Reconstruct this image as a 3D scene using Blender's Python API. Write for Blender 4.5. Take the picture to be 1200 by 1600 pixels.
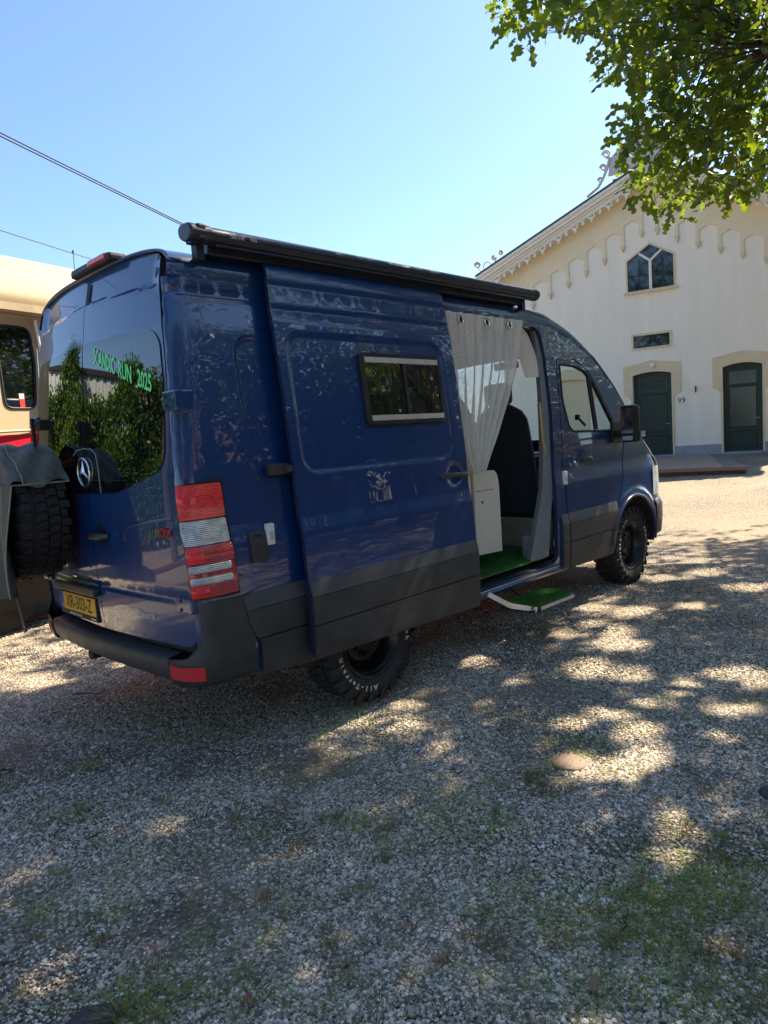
import bpy, bmesh, math, random
import numpy as np
from mathutils import Vector, Matrix
from mathutils.geometry import delaunay_2d_cdt

for o in list(bpy.data.objects):
    bpy.data.objects.remove(o, do_unlink=True)
scene = bpy.context.scene
COL = scene.collection
random.seed(7)
RNG = np.random.RandomState(11)

# ------------------------------------------------------------------ camera, sky, sun, exposure
CAM = Vector((-2.8622, -3.944, 1.6124))
YAW, PITCH, ROLL = 0.7782, -0.1066, -0.0708
fwd = Vector((math.cos(YAW)*math.cos(PITCH), math.sin(YAW)*math.cos(PITCH), math.sin(PITCH)))
rgt = fwd.cross(Vector((0, 0, 1))).normalized()
upv = rgt.cross(fwd)
r2 = math.cos(ROLL)*rgt + math.sin(ROLL)*upv
u2 = -math.sin(ROLL)*rgt + math.cos(ROLL)*upv
cam_d = bpy.data.cameras.new('camera')
cam = bpy.data.objects.new('camera', cam_d); COL.objects.link(cam)
M = Matrix((r2, u2, -fwd)).transposed().to_4x4(); M.translation = CAM
cam.matrix_world = M
cam_d.sensor_fit = 'VERTICAL'; cam_d.sensor_height = 24.0
cam_d.lens = 24.0*1070.0/1600.0
cam_d.clip_start = 0.05; cam_d.clip_end = 2000
scene.camera = cam

SUN_AZ, SUN_EL = math.radians(-10.0), math.radians(48.0)
world = bpy.data.worlds.new('World'); scene.world = world; world.use_nodes = True
wn = world.node_tree; wn.nodes.clear()
sky = wn.nodes.new('ShaderNodeTexSky'); sky.sky_type = 'NISHITA'; sky.sun_disc = False
sky.sun_elevation = SUN_EL; sky.sun_rotation = math.radians(90) - SUN_AZ
sky.air_density = 1.0; sky.dust_density = 0.7; sky.ozone_density = 5.0
bg = wn.nodes.new('ShaderNodeBackground'); bg.inputs[1].default_value = 0.05
wo = wn.nodes.new('ShaderNodeOutputWorld')
wn.links.new(sky.outputs[0], bg.inputs[0]); wn.links.new(bg.outputs[0], wo.inputs[0])

sl = bpy.data.lights.new('sun', 'SUN'); sl.energy = 3.1; sl.angle = math.radians(0.53); sl.color = (1.0, 0.84, 0.62)
so = bpy.data.objects.new('sun', sl); COL.objects.link(so)
SUNV = Vector((math.cos(SUN_AZ)*math.cos(SUN_EL), math.sin(SUN_AZ)*math.cos(SUN_EL), math.sin(SUN_EL)))
so.rotation_euler = SUNV.to_track_quat('Z', 'Y').to_euler()
so.location = SUNV*40
scene.view_settings.view_transform = 'Standard'; scene.view_settings.look = 'None'
scene.view_settings.gamma = 1; scene.view_settings.use_curve_mapping = False
scene.view_settings.exposure = 2.5
scene.cycles.max_bounces = 8; scene.cycles.transparent_max_bounces = 12

# ------------------------------------------------------------------ materials
def N(nt, t, **kw):
    n = nt.nodes.new(t)
    for k, v in kw.items():
        if k.startswith('i_'):
            key = k[2:]
            n.inputs[int(key) if key.isdigit() else key].default_value = v
        else: setattr(n, k, v)
    return n
def mat(name, base, rough=0.5, metal=0.0, var=0.0, vscale=6.0, bump=0.0, bscale=60.0, coat=0.0,
        spec=0.5, base2=None, rvar=0.0, sheen=0.0, dirt=0.0, coatr=0.03):
    """principled surface with procedural colour variation, roughness variation and fine relief"""
    m = bpy.data.materials.new(name); m.use_nodes = True
    nt = m.node_tree; p = nt.nodes['Principled BSDF']
    p.inputs['Roughness'].default_value = rough; p.inputs['Metallic'].default_value = metal
    p.inputs['Specular IOR Level'].default_value = spec
    p.inputs['Coat Weight'].default_value = coat; p.inputs['Coat Roughness'].default_value = coatr
    if sheen: p.inputs['Sheen Weight'].default_value = sheen
    tc = N(nt, 'ShaderNodeTexCoord')
    b2 = base2 if base2 else tuple(c*(1-var) for c in base)
    b1 = base if base2 else tuple(min(1, c*(1+var)) for c in base)
    if var > 0 or base2:
        nz = N(nt, 'ShaderNodeTexNoise', i_Scale=vscale, i_Detail=6.0, i_Roughness=0.6)
        nt.links.new(tc.outputs['Object'], nz.inputs['Vector'])
        mx = N(nt, 'ShaderNodeMix', data_type='RGBA'); mx.inputs[6].default_value = (*b2, 1); mx.inputs[7].default_value = (*b1, 1)
        mr = N(nt, 'ShaderNodeMapRange', i_1=0.3, i_2=0.7)
        nt.links.new(nz.outputs[0], mr.inputs[0]); nt.links.new(mr.outputs[0], mx.inputs[0])
        nt.links.new(mx.outputs[2], p.inputs['Base Color'])
    else: p.inputs['Base Color'].default_value = (*base, 1)
    if rvar > 0:
        nz2 = N(nt, 'ShaderNodeTexNoise', i_Scale=vscale*2.3, i_Detail=4.0)
        nt.links.new(tc.outputs['Object'], nz2.inputs['Vector'])
        mr2 = N(nt, 'ShaderNodeMapRange', i_1=0.3, i_2=0.7, i_3=max(0.0, rough-rvar), i_4=rough+rvar)
        nt.links.new(nz2.outputs[0], mr2.inputs[0]); nt.links.new(mr2.outputs[0], p.inputs['Roughness'])
    if bump > 0:
        nb = N(nt, 'ShaderNodeTexNoise', i_Scale=bscale, i_Detail=5.0)
        nt.links.new(tc.outputs['Object'], nb.inputs['Vector'])
        bp = N(nt, 'ShaderNodeBump', i_Strength=min(1, bump), i_Distance=0.01*max(1, bump))
        nt.links.new(nb.outputs[0], bp.inputs['Height']); nt.links.new(bp.outputs[0], p.inputs['Normal'])
    return m
def glassy(name, tint=(0.8, 0.85, 0.85), refl=1.0, dark=0.0, rough=0.0):
    """thin pane: transparent, with fresnel reflection and an optional dark tint"""
    m = bpy.data.materials.new(name); m.use_nodes = True; nt = m.node_tree; nt.nodes.clear()
    out = N(nt, 'ShaderNodeOutputMaterial'); mx = N(nt, 'ShaderNodeMixShader')
    tr = N(nt, 'ShaderNodeBsdfTransparent'); tr.inputs[0].default_value = (*tint, 1)
    gl = N(nt, 'ShaderNodeBsdfGlossy', i_Roughness=rough); gl.inputs[0].default_value = (0.95, 0.97, 1, 1)
    fr = N(nt, 'ShaderNodeFresnel'); ge = N(nt, 'ShaderNodeNewGeometry'); mi = N(nt, 'ShaderNodeMix')
    mi.inputs[2].default_value = 1.6; mi.inputs[3].default_value = 1/1.6      # same reflectance from both faces of the thin pane
    nt.links.new(ge.outputs['Backfacing'], mi.inputs[0]); nt.links.new(mi.outputs[0], fr.inputs[0])
    nt.links.new(fr.outputs[0], mx.inputs[0]); nt.links.new(tr.outputs[0], mx.inputs[1]); nt.links.new(gl.outputs[0], mx.inputs[2])
    nt.links.new(mx.outputs[0], out.inputs[0])
    return m
MT = {}
MT['paint'] = mat('blue_car_paint', (0.0036, 0.036, 0.145), 0.30, var=0.05, coat=1.0, spec=0.5, coatr=0.015)
# orange-peel and slight sheet waviness in the panels
nt = MT['paint'].node_tree; p_ = nt.nodes['Principled BSDF']; tc_ = N(nt, 'ShaderNodeTexCoord')
p_.inputs['Coat IOR'].default_value = 1.62
w_ = N(nt, 'ShaderNodeTexNoise', i_Scale=2.2, i_Detail=1.0); nt.links.new(tc_.outputs['Object'], w_.inputs['Vector'])
b_ = N(nt, 'ShaderNodeBump', i_Strength=0.25, i_Distance=0.008); nt.links.new(w_.outputs[0], b_.inputs['Height'])
nt.links.new(b_.outputs[0], p_.inputs['Normal']); nt.links.new(b_.outputs[0], p_.inputs['Coat Normal'])
MT['paint_in'] = mat('blue_paint_inner_frame', (0.005, 0.016, 0.060), 0.5, coat=0.4)
MT['plastic'] = mat('dark_grey_plastic_cladding', (0.042, 0.043, 0.045), 0.42, var=0.35, bump=0.15, bscale=900, rvar=0.05)
MT['bumper'] = mat('weathered_grey_bumper_plastic', (0.050, 0.050, 0.053), 0.45, var=0.2, bump=0.15, bscale=700, rvar=0.06)
MT['strip'] = mat('plastic_strip_sky_sheen', (0.070, 0.074, 0.078), 0.5, var=0.1, bump=0.1, bscale=700)  # cladding plastic coloured paler: sky sheen of the tilted top band put into colour
MT['rubber'] = mat('black_rubber_seal', (0.012, 0.012, 0.013), 0.6)
MT['tyre'] = mat('tyre_rubber', (0.022, 0.022, 0.024), 0.72, var=0.25, vscale=20, bump=0.2, bscale=200)
MT['rim'] = mat('black_steel_rim', (0.016, 0.017, 0.020), 0.36, metal=0.3, var=0.2, rvar=0.1)
MT['letter_white'] = mat('raised_white_letter_rubber', (0.62, 0.62, 0.60), 0.7, var=0.1)
MT['chrome'] = mat('chrome_trim', (0.75, 0.77, 0.80), 0.08, metal=1.0)
MT['alu'] = mat('aluminium_profile', (0.82, 0.80, 0.76), 0.35, metal=0.6, var=0.08, bump=0.05)
MT['anthracite'] = mat('anthracite_awning_case', (0.022, 0.028, 0.045), 0.32, metal=0.2, var=0.06, coat=0.25, rvar=0.04)
MT['black_satin'] = mat('black_satin_metal', (0.012, 0.012, 0.014), 0.4, var=0.1)
MT['glass_dark'] = mat('privacy_glass', (0.004, 0.006, 0.008), 0.02, spec=0.9)
MT['glass_dark'].node_tree.nodes['Principled BSDF'].inputs['IOR'].default_value = 1.75
MT['glass_clear'] = glassy('clear_window_glass', (0.93, 0.96, 0.95))
MT['glass_shield'] = glassy('windscreen_glass', (0.86, 0.92, 0.9))
MT['acrylic'] = mat('wavy_acrylic_pane', (0.010, 0.012, 0.014), 0.03, spec=1.0)
nt = MT['acrylic'].node_tree; p_ = nt.nodes['Principled BSDF']; tc_ = N(nt, 'ShaderNodeTexCoord')
p_.inputs['IOR'].default_value = 2.1
w_ = N(nt, 'ShaderNodeTexNoise', i_Scale=5.0, i_Detail=1.0); nt.links.new(tc_.outputs['Object'], w_.inputs['Vector'])
b_ = N(nt, 'ShaderNodeBump', i_Strength=0.6, i_Distance=0.02); nt.links.new(w_.outputs[0], b_.inputs['Height'])
nt.links.new(b_.outputs[0], p_.inputs['Normal'])
MT['green_letter'] = mat('green_sticker_film', (0.06, 0.72, 0.22), 0.45)
MT['green_letter'].node_tree.nodes['Principled BSDF'].inputs['Base Color'].default_value = (0.16, 0.95, 0.30, 1)
MT['white_print'] = mat('white_print', (0.72, 0.72, 0.72), 0.45)
MT['grey_print'] = mat('pale_grey_print', (0.45, 0.47, 0.5), 0.4)
MT['red_badge'] = mat('red_badge', (0.55, 0.02, 0.03), 0.25, coat=0.5)
MT['plate_yellow'] = mat('yellow_plate_face', (0.85, 0.46, 0.01), 0.35, var=0.04)
MT['plate_blue'] = mat('blue_plate_band', (0.01, 0.06, 0.45), 0.35)
MT['black_print'] = mat('black_print', (0.01, 0.01, 0.01), 0.5)
MT['cream_lining'] = mat('cream_interior_lining', (0.72, 0.68, 0.58), 0.7, var=0.03, bump=0.1)
MT['grey_trim'] = mat('grey_interior_trim', (0.20, 0.22, 0.23), 0.6, var=0.06, bump=0.1, bscale=300)
MT['cabinet'] = mat('cream_cabinet_board', (0.74, 0.70, 0.60), 0.5, var=0.02)
MT['beige_box'] = mat('beige_step_box', (0.36, 0.31, 0.23), 0.7, var=0.1)
MT['seat_cloth'] = mat('black_seat_cloth', (0.010, 0.013, 0.025), 0.9, var=0.2, bump=0.4, bscale=400, sheen=0.3)
MT['handrail'] = mat('yellow_handrail', (0.48, 0.30, 0.12), 0.45, var=0.05)
MT['olive_cover'] = mat('olive_grey_wheel_cover', (0.115, 0.115, 0.085), 0.55, var=0.18, vscale=9, bump=0.35, bscale=500, sheen=0.2)
MT['seam'] = mat('pale_cover_seam', (0.30, 0.30, 0.26), 0.7)
MT['turf'] = mat('artificial_turf_blades', (0.085, 0.25, 0.04), 0.6, base2=(0.035, 0.14, 0.02), vscale=25)
MT['cream_wall'] = mat('cream_render_wall', (0.87, 0.80, 0.665), 0.85, var=0.04, vscale=1.6, bump=0.5, bscale=45)
MT['yellow_wall'] = mat('pale_yellow_render', (0.80, 0.68, 0.46), 0.85, var=0.04, vscale=1.5, bump=0.4, bscale=45)
MT['cream_trim'] = mat('cream_painted_wood', (0.78, 0.72, 0.60), 0.55, var=0.04, vscale=4, bump=0.1)
MT['stone_trim'] = mat('pale_yellow_stone_trim', (0.70, 0.58, 0.38), 0.75, var=0.05, vscale=5, bump=0.25, bscale=80)
MT['plinth'] = mat('grey_plinth_stone', (0.33, 0.34, 0.38), 0.8, var=0.15, vscale=7, bump=0.4, bscale=60)
MT['door_green'] = mat('dark_green_door_paint', (0.005, 0.028, 0.021), 0.5, var=0.15)
MT['door_line'] = mat('worn_pale_door_moulding', (0.10, 0.14, 0.12), 0.4)
MT['pane'] = mat('dark_window_pane', (0.006, 0.012, 0.014), 0.04, spec=0.9)
MT['roof_zinc'] = mat('dark_roof_edge', (0.07, 0.08, 0.09), 0.5, var=0.1)
MT['roof_tile'] = mat('brown_red_roof_tiles', (0.16, 0.075, 0.05), 0.8, var=0.25, vscale=14)
MT['finial'] = mat('pale_grey_cast_iron', (0.52, 0.50, 0.46), 0.6, var=0.1)
MT['deck_brown'] = mat('brown_platform_stone', (0.27, 0.20, 0.155), 0.85, var=0.15, vscale=3, bump=0.5, bscale=40)
MT['deck_edge'] = mat('dark_red_brown_edge', (0.13, 0.065, 0.048), 0.7, var=0.3, vscale=5, bump=0.3)
MT['deck_grey'] = mat('grey_green_border_stone', (0.13, 0.135, 0.115), 0.85, var=0.15, vscale=5, bump=0.4)
MT['tram_cream'] = mat('cream_tram_paint', (0.57, 0.455, 0.29), 0.40, var=0.03, vscale=2, coat=0.2, rvar=0.05)
MT['tram_roof'] = mat('cream_tram_roof_canvas', (0.42, 0.335, 0.21), 0.7, var=0.05, vscale=2, bump=0.2, bscale=100)
MT['tram_red'] = mat('red_tram_paint', (0.60, 0.012, 0.03), 0.35, var=0.05, coat=0.3)
MT['tram_dark'] = mat('dark_tram_underframe', (0.035, 0.028, 0.024), 0.8, var=0.3, bump=0.4)
MT['gutter'] = mat('weathered_gutter', (0.42, 0.34, 0.22), 0.6, var=0.15, vscale=8)
MT['sticker_red'] = mat('red_sticker', (0.75, 0.06, 0.05), 0.4)
MT['wire'] = mat('black_cable', (0.02, 0.02, 0.022), 0.6)
MT['wire_steel'] = mat('steel_cable', (0.10, 0.11, 0.12), 0.4, metal=0.6)
MT['bark'] = mat('oak_bark', (0.10, 0.075, 0.055), 0.95, base2=(0.045, 0.035, 0.028), vscale=9, bump=2.0, bscale=25)
MT['brick'] = mat('brown_brick_wall', (0.26, 0.13, 0.085), 0.85, base2=(0.18, 0.10, 0.075), vscale=18)
MT['white_paint'] = mat('white_window_paint', (0.75, 0.75, 0.72), 0.5)
MT['fence_pale'] = mat('pale_corrugated_sheet', (0.45, 0.50, 0.50), 0.5, var=0.08)
MT['twig'] = mat('dead_twig', (0.06, 0.045, 0.035), 0.9)
MT['disc'] = mat('red_brown_cover', (0.20, 0.145, 0.115), 0.8, var=0.15, vscale=12, bump=0.4, bscale=80)
MT['disc2'] = mat('dark_brown_cover', (0.055, 0.045, 0.045), 0.8, var=0.15, vscale=12, bump=0.4, bscale=80)
def leafmat(name, c1, c2, trans, rough=0.45):
    m = bpy.data.materials.new(name); m.use_nodes = True; nt = m.node_tree; p = nt.nodes['Principled BSDF']
    at = N(nt, 'ShaderNodeAttribute', attribute_name='tint')
    cr = N(nt, 'ShaderNodeValToRGB'); cr.color_ramp.elements[0].color = (*c1, 1); cr.color_ramp.elements[1].color = (*c2, 1)
    nt.links.new(at.outputs['Fac'], cr.inputs[0]); nt.links.new(cr.outputs[0], p.inputs['Base Color'])
    p.inputs['Roughness'].default_value = rough; p.inputs['Specular IOR Level'].default_value = 0.4
    if trans:
        tl = N(nt, 'ShaderNodeBsdfTranslucent'); ms = N(nt, 'ShaderNodeMixShader', i_0=0.45)
        hs = N(nt, 'ShaderNodeMix', data_type='RGBA'); hs.blend_type = 'MULTIPLY'; hs.inputs[0].default_value = 1.0
        hs.inputs[7].default_value = (*trans, 1)
        nt.links.new(cr.outputs[0], hs.inputs[6]); nt.links.new(hs.outputs[2], tl.inputs[0])
        nt.links.new(p.outputs[0], ms.inputs[1]); nt.links.new(tl.outputs[0], ms.inputs[2])
        nt.links.new(ms.outputs[0], nt.nodes['Material Output'].inputs[0])
    return m
MT['oak_leaf'] = leafmat('oak_leaf', (0.024, 0.058, 0.014), (0.085, 0.130, 0.018), (3.5, 3.0, 0.8))
MT['ivy_leaf'] = leafmat('ivy_leaf', (0.028, 0.075, 0.012), (0.13, 0.22, 0.03), (1.5, 1.6, 0.6), 0.35)
MT['tree_leaf'] = leafmat('dark_tree_leaf', (0.012, 0.028, 0.010), (0.040, 0.070, 0.018), (1.3, 1.3, 0.5), 0.5)
MT['yellow_leaf'] = leafmat('yellow_green_shrub_leaf', (0.16, 0.15, 0.015), (0.35, 0.27, 0.02), (1.4, 1.3, 0.4), 0.5)
MT['grass'] = leafmat('grass_blade', (0.15, 0.24, 0.05), (0.38, 0.40, 0.14), (1.4, 1.5, 0.6), 0.6)
MT['straw'] = leafmat('dry_grass_blade', (0.30, 0.24, 0.11), (0.16, 0.13, 0.045), None, 0.7)
MT['dry_leaf'] = leafmat('fallen_dry_leaf', (0.30, 0.17, 0.08), (0.50, 0.42, 0.26), (1.2, 1.0, 0.6), 0.7)
def taillens(name, c, em=0.0):
    m = mat(name, c, 0.12, coat=1.0, spec=0.7); nt = m.node_tree; p = nt.nodes['Principled BSDF']
    tc = N(nt, 'ShaderNodeTexCoord'); wv = N(nt, 'ShaderNodeTexWave', i_Scale=34.0, i_Distortion=1.5)
    wv.bands_direction = 'Z'
    nt.links.new(tc.outputs['Object'], wv.inputs['Vector'])
    bp = N(nt, 'ShaderNodeBump', i_Strength=0.5, i_Distance=0.006); nt.links.new(wv.outputs[0], bp.inputs['Height'])
    nt.links.new(bp.outputs[0], p.inputs['Normal'])
    nz = N(nt, 'ShaderNodeTexNoise', i_Scale=26.0, i_Detail=3.0); nt.links.new(tc.outputs['Object'], nz.inputs['Vector'])
    mr = N(nt, 'ShaderNodeMapRange', i_1=0.35, i_2=0.65, i_3=0.75, i_4=1.15); nt.links.new(nz.outputs[0], mr.inputs[0])
    mx = N(nt, 'ShaderNodeMix', data_type='RGBA'); mx.blend_type = 'MULTIPLY'; mx.inputs[0].default_value = 1
    mx.inputs[6].default_value = (*c, 1); nt.links.new(mr.outputs[0], mx.inputs[7]); nt.links.new(mx.outputs[2], p.inputs['Base Color'])
    return m
MT['lens_red'] = taillens('red_lamp_lens', (0.92, 0.008, 0.005))
MT['lens_clear'] = taillens('clear_lamp_lens', (0.60, 0.62, 0.58))
MT['lens_clear'].node_tree.nodes['Principled BSDF'].inputs['Metallic'].default_value = 0.5
MT['lens_dred'] = taillens('dark_red_lamp_lens', (0.50, 0.004, 0.006))
MT['reflector'] = mat('red_reflector', (0.62, 0.02, 0.03), 0.25, coat=0.6)
# curtain: thin woven voile, light passes and some of the room shows through
m = bpy.data.materials.new('cream_voile_curtain'); m.use_nodes = True; nt = m.node_tree; nt.nodes.clear()
out = N(nt, 'ShaderNodeOutputMaterial'); d = N(nt, 'ShaderNodeBsdfDiffuse'); d.inputs[0].default_value = (0.92, 0.90, 0.83, 1)
tl = N(nt, 'ShaderNodeBsdfTranslucent'); tl.inputs[0].default_value = (0.85, 0.80, 0.68, 1)
tr = N(nt, 'ShaderNodeBsdfTransparent'); m1 = N(nt, 'ShaderNodeMixShader', i_0=0.20); m2 = N(nt, 'ShaderNodeMixShader')
tc = N(nt, 'ShaderNodeTexCoord'); mp = N(nt, 'ShaderNodeMapping'); mp.inputs['Scale'].default_value = (160, 160, 60)
nz = N(nt, 'ShaderNodeTexNoise', i_Scale=1.0, i_Detail=3.0); mr = N(nt, 'ShaderNodeMapRange', i_1=0.35, i_2=0.65, i_3=0.10, i_4=0.30)
nt.links.new(tc.outputs['Object'], mp.inputs[0]); nt.links.new(mp.outputs[0], nz.inputs['Vector']); nt.links.new(nz.outputs[0], mr.inputs[0])
nt.links.new(mr.outputs[0], m2.inputs[0]); nt.links.new(d.outputs[0], m1.inputs[1]); nt.links.new(tl.outputs[0], m1.inputs[2])
nt.links.new(m1.outputs[0], m2.inputs[1]); nt.links.new(tr.outputs[0], m2.inputs[2]); nt.links.new(m2.outputs[0], out.inputs[0])
MT['curtain'] = m
# rain streaks and grime on the old render
nt = MT['cream_wall'].node_tree; nzs = [q for q in nt.nodes if q.type == 'TEX_NOISE']; tcn = [q for q in nt.nodes if q.type == 'TEX_COORD'][0]
mpw = N(nt, 'ShaderNodeMapping'); mpw.inputs['Scale'].default_value = (2.2, 2.2, .35); nt.links.new(tcn.outputs['Object'], mpw.inputs[0]); nt.links.new(mpw.outputs[0], nzs[0].inputs['Vector'])
# gravel ground sheet
m = bpy.data.materials.new('gravel_ground'); m.use_nodes = True; nt = m.node_tree; p = nt.nodes['Principled BSDF']
tc = N(nt, 'ShaderNodeTexCoord'); vo = N(nt, 'ShaderNodeTexVoronoi', i_Scale=75.0); vo.inputs['Randomness'].default_value = 1.0
nt.links.new(tc.outputs['Object'], vo.inputs['Vector'])
cr = N(nt, 'ShaderNodeValToRGB'); el = cr.color_ramp.elements
el[0].position = 0; el[0].color = (0.09, 0.085, 0.08, 1); el[1].position = 1; el[1].color = (0.72, 0.68, 0.60, 1)
for ps, c in ((0.25, (0.17, 0.15, 0.125)), (0.5, (0.27, 0.235, 0.18)), (0.72, (0.37, 0.31, 0.22)), (0.88, (0.50, 0.44, 0.34))):
    e = el.new(ps); e.color = (*c, 1)
sp = N(nt, 'ShaderNodeSeparateColor'); nt.links.new(vo.outputs['Color'], sp.inputs[0]); nt.links.new(sp.outputs[0], cr.inputs[0])
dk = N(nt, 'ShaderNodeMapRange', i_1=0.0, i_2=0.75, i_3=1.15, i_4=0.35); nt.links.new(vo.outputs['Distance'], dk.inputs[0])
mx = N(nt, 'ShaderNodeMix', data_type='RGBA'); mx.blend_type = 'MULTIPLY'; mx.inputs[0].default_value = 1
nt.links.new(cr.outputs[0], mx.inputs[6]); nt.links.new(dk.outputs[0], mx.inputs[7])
# large-scale wear: sandier and earthier patches
n1 = N(nt, 'ShaderNodeTexNoise', i_Scale=0.45, i_Detail=6.0, i_Roughness=0.65); nt.links.new(tc.outputs['Object'], n1.inputs['Vector'])
mr = N(nt, 'ShaderNodeMapRange', i_1=0.42, i_2=0.66, i_3=0.0, i_4=0.55); nt.links.new(n1.outputs[0], mr.inputs[0])
mx2 = N(nt, 'ShaderNodeMix', data_type='RGBA'); mx2.inputs[7].default_value = (0.34, 0.27, 0.18, 1)
nt.links.new(mr.outputs[0], mx2.inputs[0]); nt.links.new(mx.outputs[2], mx2.inputs[6])
nt.links.new(mx2.outputs[2], p.inputs['Base Color']); p.inputs['Roughness'].default_value = 0.85
bp = N(nt, 'ShaderNodeBump', i_Strength=1.0, i_Distance=0.012); inv = N(nt, 'ShaderNodeMath', operation='SUBTRACT', i_0=1.0)
nt.links.new(vo.outputs['Distance'], inv.inputs[1]); nt.links.new(inv.outputs[0], bp.inputs['Height']); nt.links.new(bp.outputs[0], p.inputs['Normal'])
MT['gravel'] = m
# loose pebbles
m = bpy.data.materials.new('loose_pebble'); m.use_nodes = True; nt = m.node_tree; p = nt.nodes['Principled BSDF']
oi = N(nt, 'ShaderNodeObjectInfo'); cr = N(nt, 'ShaderNodeValToRGB'); el = cr.color_ramp.elements; cr.color_ramp.interpolation = 'LINEAR'
el[0].position = 0; el[0].color = (0.09, 0.08, 0.07, 1); el[1].position = 1; el[1].color = (0.80, 0.77, 0.70, 1)
for ps, c in ((0.2, (0.24, 0.21, 0.17)), (0.45, (0.40, 0.345, 0.265)), (0.7, (0.55, 0.465, 0.345)), (0.9, (0.70, 0.62, 0.50))):
    e = el.new(ps); e.color = (*c, 1)
nt.links.new(oi.outputs['Random'], cr.inputs[0]); nt.links.new(cr.outputs[0], p.inputs['Base Color'])
p.inputs['Roughness'].default_value = 0.75
MT['pebble'] = m

# ------------------------------------------------------------------ object helpers
def link(name, me, m=None, parent=None, kind=None):
    o = bpy.data.objects.new(name, me); COL.objects.link(o)
    if m is not None and me is not None and not me.materials: me.materials.append(m)
    if parent: o.parent = parent
    if kind: o['kind'] = kind
    return o
def thing(name, label, cat, group=None, loc=(0, 0, 0)):
    o = bpy.data.objects.new(name, None); COL.objects.link(o); o.location = loc
    o.empty_display_size = 0.2
    o['label'] = label; o['category'] = cat
    if group: o['group'] = group
    return o
def tag(o, label, cat, group=None):
    o['label'] = label; o['category'] = cat
    if group: o['group'] = group
    return o
def me_from(verts, faces, name='m', smooth=False):
    me = bpy.data.meshes.new(name); me.from_pydata([tuple(v) for v in verts], [], faces); me.update()
    if smooth: me.polygons.foreach_set('use_smooth', [True]*len(me.polygons))
    return me
def np_mesh(V, F, name='m', tint=None):
    """V (n,3), F (m,k) with constant k"""
    me = bpy.data.meshes.new(name); n, k = len(F), F.shape[1]
    me.vertices.add(len(V)); me.vertices.foreach_set('co', np.asarray(V, np.float32).ravel())
    me.loops.add(n*k); me.loops.foreach_set('vertex_index', F.astype(np.int32).ravel())
    me.polygons.add(n); me.polygons.foreach_set('loop_start', np.arange(0, n*k, k, dtype=np.int32))
    try: me.polygons.foreach_set('loop_total', np.full(n, k, dtype=np.int32))
    except Exception: pass
    if tint is not None:
        a = me.attributes.new('tint', 'FLOAT', 'POINT'); a.data.foreach_set('value', np.asarray(tint, np.float32))
    me.update(); me.validate(); return me
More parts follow.
